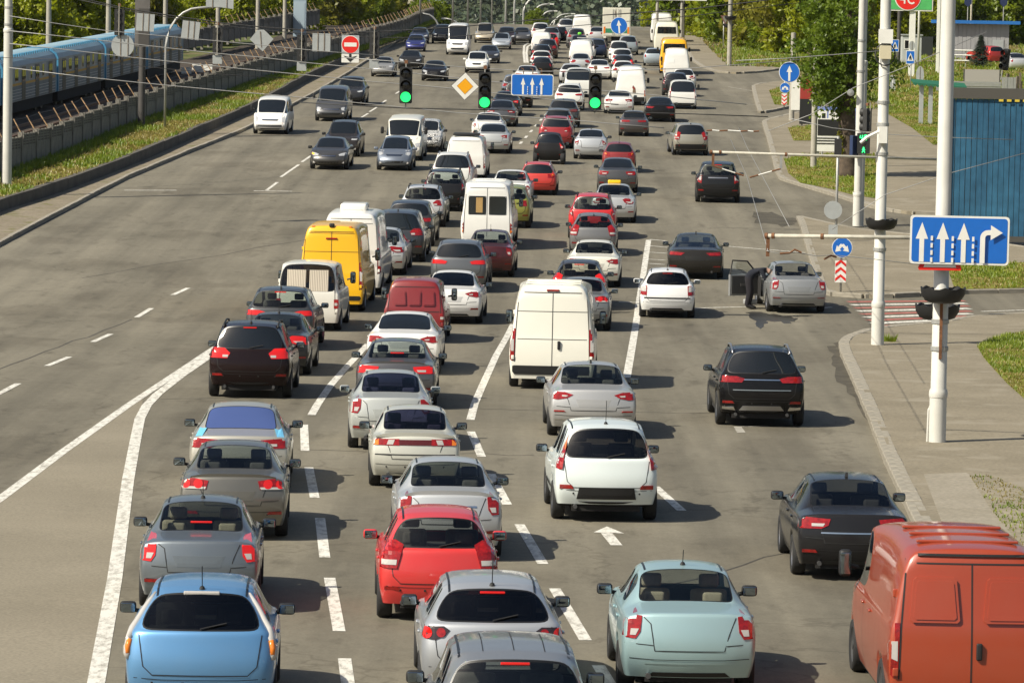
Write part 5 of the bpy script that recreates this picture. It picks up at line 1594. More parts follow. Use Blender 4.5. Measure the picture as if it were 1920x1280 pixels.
# ---- left side: narrow pavement, low wall, verge, fence, tracks
SL = [(x + .0, y) for x, y in KL if y > -30 and y < 530]
def off(pts, dx): return [(x + dx, y) for x, y in pts]
KLd = [(kl(y), y) for y in range(30, 531, 10)]
lw = tag(sheet('pavement', KLd + [(wl(y) - .1, y) for x, y in KLd][::-1], .14, noise_mix('left_pavement', (.19, .16, .112), (.235, .20, .145), (.13, .125, .045), .5, 8), skirt=.3), kind='structure')
kerb(lw, [(kl(y), y) for y in range(120, 431, 10)], .15, 2.0, .18)
# retaining wall in lengths
WALLM = plain('retaining_wall', (.085, .077, .062), .92, var=.3, scale=1.0, bump=.5)
rw = tag(empty('retaining_wall'), 'low stained concrete wall holding the verge along the pavement', 'wall')
y = 60.0
while y < 500:
    y2 = y + 6.0
    m = MB()
    a, b = (wl(y), y + .03), (wl(y2), y2 - .03)
    zz = rnd.uniform(-.03, .03)
    for (t0, t1) in ((0, 1),):
        za, zb_ = g(a[1]), g(b[1])
        m.add([(a[0], a[1], za - .2), (b[0], b[1], zb_ - .2), (b[0] - .3, b[1], zb_ - .2), (a[0] - .3, a[1], za - .2),
               (a[0], a[1], za + .62 + zz), (b[0], b[1], zb_ + .62 + zz), (b[0] - .3, b[1], zb_ + .62 + zz), (a[0] - .3, a[1], za + .62 + zz)],
              [(0, 1, 5, 4), (1, 2, 6, 5), (2, 3, 7, 6), (3, 0, 4, 7), (4, 5, 6, 7)])
    m.build('wall_block', WALLM, rw)
    y = y2
_f = [P(a, b, .56) for a, b in ((-60, 348), (0, 328), (103, 294), (234, 237), (328, 205), (480, 153), (600, 114), (700, 82), (760, 63))]
FX = [(_f[0].x - 1.2, 60)] + [(q.x, q.y) for q in _f] + [(_f[-1].x + 1.6, 500)]
def fx(y): return pl([(q[1], q[0]) for q in FX], y)
VG = [(wl(y) - .15, y) for y in range(60, 501, 10)] + [(fx(y) - .2, y) for y in range(500, 59, -10)]
tag(sheet('verge', VG, .56, SOIL, skirt=.6), kind='structure')
# track bed
TB = [(fx(y) - .25, y) for y in range(60, 521, 10)] + [(fx(y) - 13, y) for y in range(520, 59, -10)]
tag(sheet('track_bed', TB, -.22, BALLAST), kind='structure')

# ================================================================ things along the road
def stroke(m, pts, w, y0, y1, M=None):
    """flat pen stroke in the x-z plane from depth y0 to y1"""
    o = offset_line(pts, w)
    n = len(pts)
    for i in range(n - 1):
        q = [o[i], o[2 * n - 1 - i], o[2 * n - 2 - i], o[i + 1]]
        slab(m, q, y0, y1, M)
def slab(m, poly, y0, y1, M=None):
    """x-z polygon given a thickness along y (front face at y0)"""
    if area2(poly) < 0: poly = poly[::-1]
    n = len(poly)
    vv = [Vector((x, y0, z)) for x, z in poly] + [Vector((x, y1, z)) for x, z in poly]
    if M is not None: vv = [M @ q for q in vv]
    m.add(vv, [tuple(range(n)), tuple(reversed(range(n, 2 * n)))] + [(i, n + i, n + (i + 1) % n, (i + 1) % n) for i in range(n)])
def circ(r, n=28, cx=0, cz=0): return [(cx + r * math.cos(2 * math.pi * i / n), cz + r * math.sin(2 * math.pi * i / n)) for i in range(n)]
def rrect(w, h, r=.05):
    o = []
    for (sx, sz, a0) in ((1, 1, 0), (-1, 1, 90), (-1, -1, 180), (1, -1, 270)):
        for k in range(4):
            a = R(a0 + 30 * k)
            o.append((sx * (w / 2 - r) + r * math.cos(a), sz * (h / 2 - r) + r * math.sin(a)))
    return o
SBLUE = plain('sign_blue', (.012, .13, .50), .35, var=.06, scale=3)
SWHITE = plain('sign_white', (.74, .73, .67), .4, var=.05, scale=3)
SRED = plain('sign_red', (.70, .022, .015), .35)
SYEL = plain('sign_amber', (.80, .36, .006), .4)
SBACK = plain('sign_back', (.42, .44, .43), .45, metal=.3, var=.1, scale=3)
SBLACK = plain('sign_black', (.015, .015, .015), .5)
RUST = plain('rusty_steel', (.16, .07, .03), .85, var=.4, scale=9, bump=.3)
GALV = plain('galvanised_steel', (.36, .36, .34), .5, metal=.4, var=.1, scale=4)
POLEP = plain('pole_paint', (.55, .54, .49), .6, var=.10, scale=1.2)
POLEC = plain('pole_concrete', (.33, .31, .26), .9, var=.18, scale=2)
POLED = plain('pole_dark', (.060, .055, .050), .7, var=.2, scale=2)
WIRE = plain('wire_grey', (.30, .30, .29), .5, metal=.3)
WIRED = plain('wire_black', (.03, .03, .03), .6)

STIF = plain('stiffener_brown', (.17, .13, .09), .8, var=.3, scale=6)
def arrow_up(w, h, sw, z0):
    """arrow: shaft from z0, head on top, total height h"""
    return [(-sw / 2, z0), (sw / 2, z0), (sw / 2, z0 + h * .58), (w / 2, z0 + h * .58), (0, z0 + h), (-w / 2, z0 + h * .58), (-sw / 2, z0 + h * .58)]

def sign(label, c, panel, pm, shapes, rim=None, rz=0.0, ry=0.0, group=None, name='road_sign', cat='road sign'):
    """c centre; panel outline in x-z; shapes: (part name, polygon, material)"""
    root = tag(empty(name, c, rz), label, cat, group)
    root.rotation_euler = (0, ry, rz)
    m = MB(); slab(m, panel, -.012, .012); m.build('panel', pm, root)
    m = MB(); slab(m, [(x * .985, z * .985) for x, z in panel], .0125, .02); m.build('back_plate', SBACK, root)
    for i, (nm_, q, mt) in enumerate(shapes):
        m = MB(); slab(m, q, -.017 - .003 * i, -.0125 - .003 * i + .002); m.build(nm_, mt, root)
    return root
def back_sign(label, c, panel, rz=0.0, bars=((-.12, .12),), ry=0.0, group=None):
    root = tag(empty('road_sign', c, rz), label, 'road sign', group)
    root.rotation_euler = (0, ry, rz)
    m = MB(); slab(m, panel, -.012, .012); m.build('panel', SBACK, root)
    for (x, hh) in bars:
        m = MB(); m.box(x - .014, x + .014, -.03, -.0125, -hh, hh); m.build('stiffener', STIF, root)
    return root

# ---- traffic lights
LENSOFF = plain('dark_lens', (.02, .018, .016), .15, coat=.5)
LENSG = plain('lit_green_lens', (.02, .5, .10), .2, emit=(.02, 1.0, .16), es=1.5)
HOUS = plain('signal_housing', (.022, .022, .021), .6)
def signal(label, c, lit=2, rz=0.0, back=False, plate=False, tall=1.06, w=.37, group='signal heads on the span wires'):
    root = tag(empty('traffic_light', c, rz), label, 'traffic light', group)
    m = MB(); slab(m, rrect(w, tall, .04), -.09, .09); m.build('housing', HOUS, root)
    for k in range(3):
        z = (1 - k) * tall * .325
        if not back:
            m = MB(); m.lathe([(.15, -.095), (.10, -.115), (0, -.12)], 20, Matrix.Translation((0, 0, z)), ax='y'); m.build('lens', LENSG if (k == lit) else LENSOFF, root, smooth=True)
            m = MB(); vv = []
            for i in range(13):
                a = R(-20 + 220 * i / 12)
                for (rr, yy) in ((.165, -.08), (.165, -.30 + .05 * abs(i - 6) / 6), (.155, -.30 + .05 * abs(i - 6) / 6), (.155, -.08)):
                    vv.append((rr * math.cos(a), yy, z + rr * math.sin(a)))
            ff = []
            for i in range(12):
                for j in range(3): ff.append((4 * i + j, 4 * i + 4 + j, 4 * i + 5 + j, 4 * i + 1 + j))
            m.add(vv, ff); m.build('visor', HOUS, root)
        else:
            m = MB(); m.lathe([(.16, .09), (.16, .26)], 18, Matrix.Translation((0, 0, z)), ax='y'); m.build('visor', HOUS, root)
            m = MB(); m.lathe([(.10, -.091), (.08, -.13), (0, -.14)], 12, Matrix.Translation((0, 0, z)), ax='y'); m.build('rear_cap', HOUS, root)
    m = MB(); m.tube([(0, -.13 if back else .12, -tall / 2 - (.0 if back else .12)), (0, -.13 if back else .12, tall / 2 + .22)], .022, 6); m.build('hanger', GALV if not back else POLEC, root)
    m = MB(); m.box(-.05, .05, -.05, .05, tall / 2 + .1, tall / 2 + .2); m.build('clamp', RUST, root)
    if plate:
        m = MB(); slab(m, rrect(.36, .34, .03), -.02, .0, Matrix.Translation((0, 0, -tall / 2 - .2))); m.build('number_plate', SBACK, root)
    return root

DF, DB = 125.0, 162.0
signal('green signal head hanging left of the amber diamond sign', AT(761, 160, DF))
signal('green signal head hanging between diamond sign and arrow sign', AT(909, 170, DF))
signal('green signal head hanging right of the arrow sign', AT(1116, 171, DF))
signal('black signal head seen from behind above the metro train', AT(224, 42, DB), back=True, tall=1.0)
signal('black signal head seen from behind next to diamond back', AT(408, 77, DB), back=True, plate=True, tall=1.0)
signal('black signal head seen from behind left of no entry sign', AT(566, 90, DB), back=True, plate=True, tall=1.0)
signal('black signal head seen from behind right of no entry sign', AT(702, 85, DB), back=True, plate=True, tall=1.0)

# ---- signs on the span wires
dm = [(0, .41), (.41, 0), (0, -.41), (-.41, 0)]
sign('white diamond priority sign with amber centre hung over the road', AT(872, 162, DF), dm, SBLACK,
     [('white_field', [(x * .965, z * .965) for x, z in dm], SWHITE), ('amber_border', [(x * .585, z * .585) for x, z in dm], SBLACK), ('amber_field', [(x * .56, z * .56) for x, z in dm], SYEL)], ry=.02)
sh = [('blue_field', rrect(1.185, .58, .05), SBLUE)]
for i in range(3):
    x = -.27 + .27 * i + (-.03)
    sh.append(('arrow', [(a + x + .03, b) for a, b in arrow_up(.135, .49, .055, -.28)], SWHITE))
for x in (-.135, .135):
    for k in range(4): sh.append(('dash', [(x - .011, -.28 + .065 * k), (x + .011, -.28 + .065 * k), (x + .011, -.24 + .065 * k), (x - .011, -.24 + .065 * k)], SWHITE))
s3 = sign('blue lane sign with three upward arrows hung over the road', AT(998, 159.5, DF), rrect(1.235, .63, .06), SWHITE, sh)
for x in (-.26, .01, .27):
    m = MB(); m.tube([(x, .04, .30), (x, .04, .46), (x - .08, .04, .48)], .018, 6); m.build('hanger', RUST, s3)
back_sign('tilted blank square sign back left of the lamp arm', AT(273, 42, DB), [(-.34, .33), (.34, .31), (.32, -.35), (-.36, -.33)], bars=((-.1, .33), (.12, .33)), ry=.03)
back_sign('blank square sign back right of the curved lamp arm', AT(358, 57, DB), [(-.33, .35), (.34, .32), (.31, -.36), (-.36, -.33)], bars=((-.1, .34), (.12, .34)), ry=.06)
back_sign('blank diamond sign back hanging over the fence', AT(490, 74, DB), [(-.12, .36), (.12, .36), (.46, -.02), (.02, -.46), (-.44, .02)], bars=((-.02, .30),), ry=-.08)
back_sign('blank upright square sign back left of the no entry sign', AT(602.5, 80, DB), rrect(.68, .68, .02), bars=((-.13, .34), (.11, .34)))
back_sign('blank round sign back over the metro train', AT(230, 86, DB), circ(.43), bars=((-.08, .42), (.2, .36)))
back_sign('blank wide sign back at the end of the lamp arm', AT(412, 4, DB), [(-.52, .4), (.52, .4), (.52, -.26), (.0, -.2), (-.52, -.2)], bars=((-.27, .25), (.27, .22)))
ne = sign('round red no entry sign with white bar over an arrow plate', AT(657, 84, DB), rrect(.66, .70, .02), plain('grey_board', (.40, .42, .43), .5),
          [('white_ring', circ(.34), SWHITE), ('red_disc', circ(.32), SRED), ('white_bar', [(-.235, -.075), (.235, -.075), (.235, .075), (-.235, .075)], SWHITE)])
m = MB(); slab(m, rrect(.66, .32, .02), -.012, .012, Matrix.Translation((0, 0, -.52))); m.build('arrow_plate', SWHITE, ne)
m = MB()
slab(m, [(-.045, -.36), (.045, -.36), (.045, -.47), (.26, -.42), (0, -.66), (-.26, -.42), (-.045, -.47)], -.02, -.0125); m.build('arrow', SBLACK, ne)
ra = sign('round blue straight ahead sign hung before the truck', AT(1160.5, 48.5, DB), circ(.325), SWHITE,
          [('blue_field', circ(.305), SBLUE), ('arrow', arrow_up(.18, .50, .06, -.29), SWHITE)], ry=-.09)
m = MB(); m.tube([(-.08, .04, .3), (-.08, .04, .55)], .012, 6); m.build('hanger', RUST, ra)

# ---- wires
def wire(label, pts, d, r=.014, mat=None):
    m = MB()
    q = [AT(a, b, d if not isinstance(d, tuple) else lerp(d[0], d[1], i / (len(pts) - 1))) for i, (a, b) in enumerate(pts)]
    m.tube(q, r, 5)
    tag(m.build('overhead_wire', mat or WIRE, smooth=True), label, 'wire', 'overhead wires across the road')
wire('thick black span wire carrying the rear view signals', [(60, -22), (150, -3), (240, 17), (330, 31), (420, 44), (490, 51), (560, 56), (640, 60), (700, 60), (780, 56), (870, 50), (1000, 38), (1100, 31), (1200, 24), (1300, 17), (1420, 3), (1500, -8)], DB, .022, WIRED)
wire('second black span wire just under the thick span wire', [(140, -2), (240, 20), (330, 35), (420, 49), (560, 63), (700, 71), (840, 70), (960, 60), (1100, 47), (1300, 30), (1500, 5)], DB, .014, WIRED)
wire('pale wire passing above the metro roof', [(16, 30), (103, 44), (200, 58), (330, 70), (480, 84), (600, 96), (720, 105)], 135, .012)
wire('pale wire crossing behind the round sign back', [(16, 58), (103, 67), (215, 79), (312, 90), (400, 100), (490, 108), (577, 118), (749, 135), (845, 145), (957, 157), (1039, 164), (1127, 170), (1242, 180), (1400, 196)], 130, .014)
wire('pale wire crossing the metro windows', [(16, 82), (103, 91), (256, 109), (440, 128), (585, 142), (678, 152), (771, 159), (845, 166), (897, 172), (960, 178), (1039, 188), (1160, 196)], 130, .014)
wire('pale wire crossing the metro doors and fence', [(16, 127), (162, 145), (269, 156), (375, 166), (440, 172), (577, 184), (711, 197), (860, 212), (1077, 226), (1158, 233), (1245, 240)], 130, .014)
wire('black lower span wire under the green signals', [(560, 192), (700, 200), (760, 203), (900, 206), (1103, 209), (1300, 214), (1440, 219)], DF, .016, WIRED)
wire('grey wire holding the green signals and diamond', [(640, 108), (761, 117), (840, 124), (909, 129), (998, 134), (1116, 134), (1300, 128), (1500, 112)], DF, .012)
wire('slack black wire along the metro roof', [(0, 108), (120, 112), (240, 122), (420, 140), (560, 148)], 140, .010, WIRED)
wire('thin wire between the poplar and the tall pole', [(1440, 246), (1520, 215), (1600, 165), (1700, 125), (1850, 60)], 110, .010)
wire('thin wire before the poplar crown', [(1380, 114), (1470, 110), (1600, 100), (1660, 95)], 124.9, .012)
wire('thin wire running down to the tall pole beside blue board', [(1560, 430), (1660, 365), (1780, 325), (1930, 285)], 90, .008)
wire('thin stay wire threading the rusty hooks above the silver sedan', [(1437, 470), (1465, 476), (1492, 473), (1530, 480), (1562, 478), (1640, 486), (1757, 500)], (86.95, 87.4), .008)
wire('contact wire under the lower bracket arm', [(1440, 470), (1420, 400), (1400, 330), (1370, 262)], (86, 150), .008)
wire('contact wire beside the upper bracket arm', [(1480, 425), (1440, 350), (1400, 275), (1385, 240)], (100, 160), .008)
wire('wire beside the white signal boxes', [(1480, 222), (1560, 240), (1660, 252), (1780, 258), (1900, 262)], 118, .010)

# ---- poles
def pole(label, base, h, r0, r1, mat, rings=(), name='utility_pole', cat='pole', lean=0.0, n=18, sleeve=None):
    root = tag(empty(name, base), label, cat)
    m = MB()
    prof = [(r0, -.1)]
    if sleeve:
        zs, rs = sleeve
        prof += [(r0, zs - .02), (r0 * 1.06, zs - .02), (r0 * 1.10, zs + .03), (r0 * 1.06, zs + .12), (rs, zs + .16), (r1, h)]
    else: prof += [(r1, h)]
    prof.append((0, h + .02))
    m.lathe(prof, n); m.build('shaft', mat, root, smooth=40)
    for z in rings:
        rr = lerp(r0, r1, z / h) + .012
        m = MB(); m.lathe([(rr - .02, z - .05), (rr, z - .04), (rr, z + .04), (rr - .02, z + .05)], n); m.build('clamp_band', GALV, root)
    return root
def planter(parent, z, side, r=.42, mat=None, d=-.0):
    """bowl cut from a tyre, with a scalloped rim"""
    m = MB(); n = 24; vv = []
    for (rr, hh) in ((.50, 0), (.78, .10), (.96, .38), (1.0, .72), (.92, .72), (.86, .42), (.5, .35)):
        for i in range(n):
            a = 2 * math.pi * i / n
            sc = (.10 * abs(math.sin(a * 4))) if hh > .5 else 0
            vv.append((rr * r * math.cos(a), rr * r * math.sin(a), (hh - sc) * r))
    ff = []
    for k in range(6):
        for i in range(n): ff.append((k * n + i, k * n + (i + 1) % n, (k + 1) * n + (i + 1) % n, (k + 1) * n + i))
    ff.append(tuple(range(n))[::-1])
    m.add(vv, ff)
    m.build('planter_bowl', BLACKP, parent, smooth=50, loc=(side, d, z))

BP = P(1757, 828, .14)
bp = pole('tall pale pole carrying the four arrow lane sign', BP, 11.5, .175, .14, POLEP, (1.9, 2.45, 4.4), sleeve=(.93, .160))
planter(bp, 2.85, .0, .46, d=-.42); planter(bp, 2.45, -.02, .46, d=.42)
m = MB(); m.box(-.03, .03, -.19, -.16, 1.7, 2.9); m.build('planter_bracket', RUST, bp)
m = MB(); m.tube([(-.20, 0, 0), (-.19, 0, .65), (-.16, .02, .72)], .025, 6); m.build('conduit', POLEP, bp)
sh = [('blue_field', rrect(1.92, .90, .06), SBLUE)]
for x in (-.76, -.34, .08):
    sh.append(('arrow', [(a + x, b) for a, b in arrow_up(.25, .80, .095, -.45)], SWHITE))
for x in (-.56, -.14, .27):
    for k in range(4): sh.append(('dash', [(x - .022, -.45 + .145 * k), (x + .022, -.45 + .145 * k), (x + .022, -.355 + .145 * k), (x - .022, -.355 + .145 * k)], SWHITE))
# the last arrow turns right
arc = [(.41 + .16 - .16 * math.cos(a), .06 + .16 * math.sin(a)) for a in [R(15 * i) for i in range(7)]]
sh.append(('turn_arrow_stem', [(.41, -.45), (.51, -.45), (.51, .06)] + [(.57 - .06 * math.cos(R(15 * i)), .06 + .06 * math.sin(R(15 * i))) for i in range(1, 7)] + [(.62, .12), (.62, .22)] + [q for q in arc[::-1]] , SWHITE))
sh.append(('turn_arrow_head', [(.62, .02), (.86, .17), (.62, .32)], SWHITE))
S4 = AT(1799, 450.5, BP.y - .35)
s4 = sign('large blue lane sign with four arrows, one turning right', S4, rrect(2.0, .98, .07), SWHITE, sh, ry=.005)
m = MB(); m.box(-.95, .95, .03, .07, -.04, .04); m.build('back_rail', GALV, s4)
tr = [(-.52, -.02), (.52, -.02), (.47, .10), (-.47, .10)]
sign('red edged warning sign back peeping under the blue lane sign', AT(1762, 502, BP.y - .30), [(-.42, -.05), (.42, -.05), (.44, .0), (.36, .16), (-.36, .16), (-.44, .0)], SRED, [('white_field', [(-.33, .01), (.33, .01), (.28, .15), (-.28, .15)], SWHITE)])

def bracket_arm(label, a, b, rb=.045, drops=()):
    """trolley bracket: long tube with rusty clamps, droppers and insulators"""
    root = tag(empty('bracket_arm', a), label, 'bracket arm')
    d = b - a
    m = MB(); m.tube([(0, 0, 0), d], rb, 10); m.build('arm_tube', plain('arm_paint', (.42, .40, .33), .6, var=.2, scale=5), root, smooth=True)
    for t in (.0, .04, .33 if drops else .5):
        p_ = d * t
        m = MB(); m.tube([p_ - d.normalized() * .03, p_ + d.normalized() * .03], rb + .018, 8); m.build('arm_clamp', RUST, root)
    for (t, ln, sx) in drops:
        p_ = d * t
        m = MB(); m.box(p_.x - .035, p_.x + .035, p_.y - .02, p_.y + .02, p_.z - ln, p_.z); m.build('dropper', GALV if t > .05 else RUST, root)
        if not sx: continue
        for (u0, u1) in ((0, .25), (.62, .86)):
            m = MB(); m.tube([p_ + Vector((sx * u0, 0, -ln - u0 * .3)), p_ + Vector((sx * u1, 0, -ln - u1 * .3))], .026, 6); m.build('insulator_cap', RUST, root)
        m = MB(); m.tube([p_ + Vector((sx * .25, 0, -ln - .075)), p_ + Vector((sx * .62, 0, -ln - .186))], .02, 6); m.build('insulator', SWHITE, root)
    return root
bracket_arm('lower trolley bracket arm reaching from the tall pole', AT(1437, 442, 87), AT(1757, 446, BP.y - .2), .042, ((.01, .42, 0),))
bracket_arm('upper trolley bracket arm reaching over the black compact SUV', AT(1333, 285, 118), AT(1757, 299, 118.5), .038, ((.01, .38, 1), (.31, .40, -1)))
m = MB(); a = AT(1437, 475, 86.8)
hg = tag(empty('wire_hanger', AT(1490, 476, 87)), 'rusty wire hanger with hooked ends above the silver sedan', 'wire hanger')
m.tube([(-.30, 0, .0), (-.1, 0, .02), (.0, 0, .09), (.14, 0, .03)], .022, 6); m.build('hook', RUST, hg)
m = MB(); m.tube([(.6, 0, -.10), (.74, 0, -.02), (.86, 0, -.05)], .022, 6); m.build('end_hook', RUST, hg)
for (x, y, lab) in ((1370, 246, 'span wire insulators hanging right of the champagne crossover'),):
    iw = tag(empty('insulator_string', AT(x, y, 150)), lab, 'insulator')
    for k, (x0, x1, mt) in enumerate(((-.85, -.65, RUST), (-.65, -.4, SWHITE), (-.4, -.1, RUST), (-.1, .35, SWHITE), (.35, .6, RUST), (.6, .8, SWHITE), (.8, 1.0, RUST))):
        m = MB(); m.tube([(x0, 0, .02 * (k % 2)), (x1, 0, .02 * ((k + 1) % 2))], .028, 6); m.build('insulator', mt, iw)

p2 = pole('pale tramway pole on the corner of the crossing', P(1645, 646, .14), 11.5, .175, .14, POLEP, (2.6, 5.2, 6.0, 6.6), sleeve=(1.05, .155))
planter(p2, 3.15, .0, .44, d=-.35)
m = MB(); m.box(-.19, .19, -.30, -.16, 8.2, 8.58); m.build('control_box', SWHITE, p2)
m = MB(); m.box(-.15, .15, -.32, -.16, 7.78, 8.14); m.build('junction_box', plain('cream_box', (.58, .52, .36), .6), p2)
m = MB(); m.tube([(.27 * math.cos(2 * math.pi * i / 20), -.2, 7.9 + .3 * math.sin(2 * math.pi * i / 20)) for i in range(21)], .02, 6); m.build('cable_coil', WIRED, p2)
m = MB(); m.box(-.12, .10, -.33, -.16, 5.5, 5.95); m.build('camera_box', SWHITE, p2)
m = MB(); m.tube([(-.05, -.24, 5.85), (-.45, -.30, 5.65), (-.62, -.32, 5.5)], .045, 8); m.build('camera', SWHITE, p2)
p3_ = pole('pale pole with pedestrian signal by the poplar', P(1607, 419, .14), 12.0, .18, .13, POLEP, (1.2, 3.4, 6.0, 7.2), sleeve=(1.1, .155))
pa_ = pole('pale lamp pole with black cable right of the poplar crown', P(1614, 424, .14) + Vector((.10, 2.0, 0)), 12.0, .17, .13, POLEP, (4.5, 8.0), sleeve=(6.3, .12))
m = MB(); m.tube([(-.17, -.05, 1), (-.16, -.08, 4), (-.14, -.1, 8), (-.13, -.06, 11)], .02, 6); m.build('cable', WIRED, pa_)
m = MB(); m.lathe([(.12, 0), (.14, .12), (.12, .24), (0, .26)], 16, Matrix.Translation((-.40, -.1, 5.15)) @ Matrix.Rotation(R(90), 4, 'X')); m.build('loudspeaker', GALV, p3_)
# pedestrian signal reading 45 over a green walking figure
ps = tag(empty('pedestrian_signal', AT(1619, 269, 168)), 'pedestrian signal showing green 45 over a green walking figure', 'traffic light')
m = MB(); slab(m, rrect(.50, .80, .03), -.10, .10); m.build('housing', HOUS, ps)
m = MB(); slab(m, rrect(.30, .80, .03), -.07, .10, Matrix.Translation((-.36, .05, -.1)) @ Matrix.Rotation(R(40), 4, 'Z')); m.build('side_housing', plain('blue_housing', (.02, .035, .09), .5), ps)
GL = plain('green_digits', (.02, .5, .12), .3, emit=(.05, 1, .25), es=1.6)
m = MB()
stroke(m, [(-.13, .32), (-.15, .22), (-.03, .22)], .035, -.13, -.105); stroke(m, [(-.05, .33), (-.07, .14)], .035, -.131, -.106); m.build('digit_four', GL, ps)
m = MB()
for q in ([(.13, .32), (.03, .32)], [(.03, .33), (.02, .23)], [(.02, .235), (.12, .235)], [(.11, .24), (.10, .14)], [(.11, .14), (.0, .14)]): stroke(m, q, .034, -.13, -.105)
m.build('digit_five', GL, ps)
m = MB(); m.lathe([(.11, -.10), (.08, -.115), (0, -.12)], 16, ax='y'); m.build('dark_lens', LENSOFF, ps)
m = MB()
slab(m, circ(.03, 10, 0, -.17), -.13, -.105); stroke(m, [(0, -.19), (.0, -.27)], .05, -.13, -.105); stroke(m, [(0, -.26), (-.06, -.36)], .03, -.131, -.106); stroke(m, [(0, -.26), (.05, -.36)], .03, -.132, -.107); stroke(m, [(-.06, -.25), (0, -.20), (.06, -.26)], .025, -.133, -.108)
m.build('walking_figure', GL, ps)
ps2 = signal('grey signal head turned sideways beside the tramway pole', AT(1626, 225, 166), back=True, tall=.9, group=None, rz=R(55))

# sign post on the island
def post(label, base, h, r=.035, mat=None, name='sign_post', cat='post'):
    root = tag(empty(name, base), label, cat)
    m = MB(); m.tube([(0, 0, -.1), (0, 0, h)], r, 10); m.build('tube', mat or GALV, root, smooth=True)
    return root
ib = P(1576, 547, .14)
post('short sign post at the island tip', ib, 1.55)
sgn = sign('round blue sign with two splitting white arrows', AT(1579, 464, ib.y - .08), circ(.33), SWHITE,
     [('blue_field', circ(.31), SBLUE), ('left_arrow', [(0, .10), (-.05, .12), (-.13, .02), (-.17, .07), (-.22, -.14), (-.02, -.10), (-.08, -.06), (0, .03)], SWHITE), ('right_arrow', [(0, .03), (.08, -.06), (.02, -.10), (.22, -.14), (.17, .07), (.13, .02), (.05, .12), (0, .10)], SWHITE)])
def chevrons(label, c, w, h, down=False):
    sh = []
    n = 3
    for k in range(n):
        z = -h / 2 + h * (k + .15) / n
        q = [(-w / 2 + .01, z), (0, z + h / n * .62), (w / 2 - .01, z), (w / 2 - .01, z + h / n * .42), (0, z + h / n * 1.0), (-w / 2 + .01, z + h / n * .42)]
        if down: q = [(a, -b) for a, b in q]
        sh.append(('chevron', q, SRED))
    return sign(label, c, rrect(w, h, .02), SWHITE, sh)
chevrons('white plate with red upward chevrons at the island tip', AT(1576, 509, ib.y - .08), .36, .70)
rb = P(1567, 452, .14)
rp = post('grey post with a round sign back before the poplar', rb, 3.9, .05)
back_sign('round grey sign back on the post before the poplar', AT(1562, 394, rb.y - .08), circ(.34), bars=())
back_sign('small grey plate back under the round sign back', AT(1562, 432, rb.y - .08), rrect(.34, .42, .02), bars=())
m = MB(); slab(m, rrect(.26, .62, .03), -.10, .10, Matrix.Translation((.0, 0, 3.5))); m.build('cabinet', HOUS, rp)
# far signs on the right kerb
q1 = P(1484, 226, .14)
pole('concrete pole left of the black and red board', q1, 5.2, .16, .14, POLEC)
hs = sign('round blue straight ahead sign hung before the poplar', AT(1480, 135.5, DF), circ(.305), SWHITE, [('blue_field', circ(.288), SBLUE), ('arrow', arrow_up(.165, .45, .062, -.26), SWHITE)])
m = MB(); m.tube([(0, .04, .25), (0, .04, .42)], .012, 6); m.build('hanger', RUST, hs)
q2 = P(1470, 203, .14)
post('thin post with small blue sign and chevrons', q2, 2.2)
sign('small round blue sign with two splitting arrows on thin post', AT(1472, 165, q2.y - .1), circ(.33), SWHITE, [('blue_field', circ(.31), SBLUE), ('left_arrow', [(0, .10), (-.05, .12), (-.13, .02), (-.17, .07), (-.22, -.14), (-.02, -.10), (-.08, -.06), (0, .03)], SWHITE), ('right_arrow', [(0, .03), (.08, -.06), (.02, -.10), (.22, -.14), (.17, .07), (.13, .02), (.05, .12), (0, .10)], SWHITE)])
chevrons('white plate with red downward chevrons under the small blue sign', AT(1470.5, 186, q2.y - .1), .34, .70, True)
pole('concrete lamp pole with tyre planters in front of poplar', P(1525, 314, .14), 12, .15, .12, POLEC)
pl2 = pole('concrete pole with black planters before the far trees', P(1367, 124, .14), 11, .19, .15, POLEC, (2.0, 4.2))
planter(pl2, 3.7, .02, .5, d=-.4); planter(pl2, 3.1, -.1, .45, d=.4)
for (x, y, lab) in ((1279, 78, 'concrete pole with two planters behind the yellow bus'), (1233, 56, 'concrete pole with two planters behind the cream bus')):
    q = pole(lab, P(x, y + 3, .1), 11, .22, .17, POLEC)
    planter(q, 3.4, 0, .5, d=-.3); planter(q, 2.8, -.1, .45, d=.3)
tp = P(1356, 96, .14)
post('leaning thin post with a triangular sign', tp, 3.0, .05)
sign('pale pink triangular give way sign before the far trees', AT(1360, 38, tp.y - .1), [(-.5, .42), (.5, .42), (0, -.46)], plain('faded_red', (.55, .22, .25), .5), [('white_field', [(-.34, .32), (.34, .32), (0, -.26)], SWHITE)], rz=.5)
# billboards and boards on the right
ib2 = P(1545, 292, .14)
wc = sign('wide pale blue services sign lettered WC behind the poplar', AT(1566, 221, ib2.y), rrect(2.15, 1.12, .03), plain('services_blue', (.20, .27, .55), .5, var=.15, scale=1.5),
     [('white_field', [(-1.0, -.22), (-.42, -.22), (-.42, .36), (-1.0, .36)], SWHITE), ('white_field', [(-.34, -.22), (.24, -.22), (.24, .36), (-.34, .36)], SWHITE), ('white_field', [(.42, -.22), (1.02, -.22), (1.02, .36), (.42, .36)], SWHITE), ('fuel_pump', [(-.68, -.10), (-.50, -.10), (-.50, .22), (-.68, .22)], SBLACK)])
m = MB(); stroke(m, [(.50, .18), (.56, -.02), (.62, .14), (.68, -.02), (.74, .18)], .035, -.045, -.03); m.build('letter_w', SBLACK, wc)
m = MB(); stroke(m, [(.86 + .09 * math.cos(R(a)), .08 + .10 * math.sin(R(a))) for a in range(50, 320, 30)], .035, -.045, -.03); m.build('letter_c', SBLACK, wc)
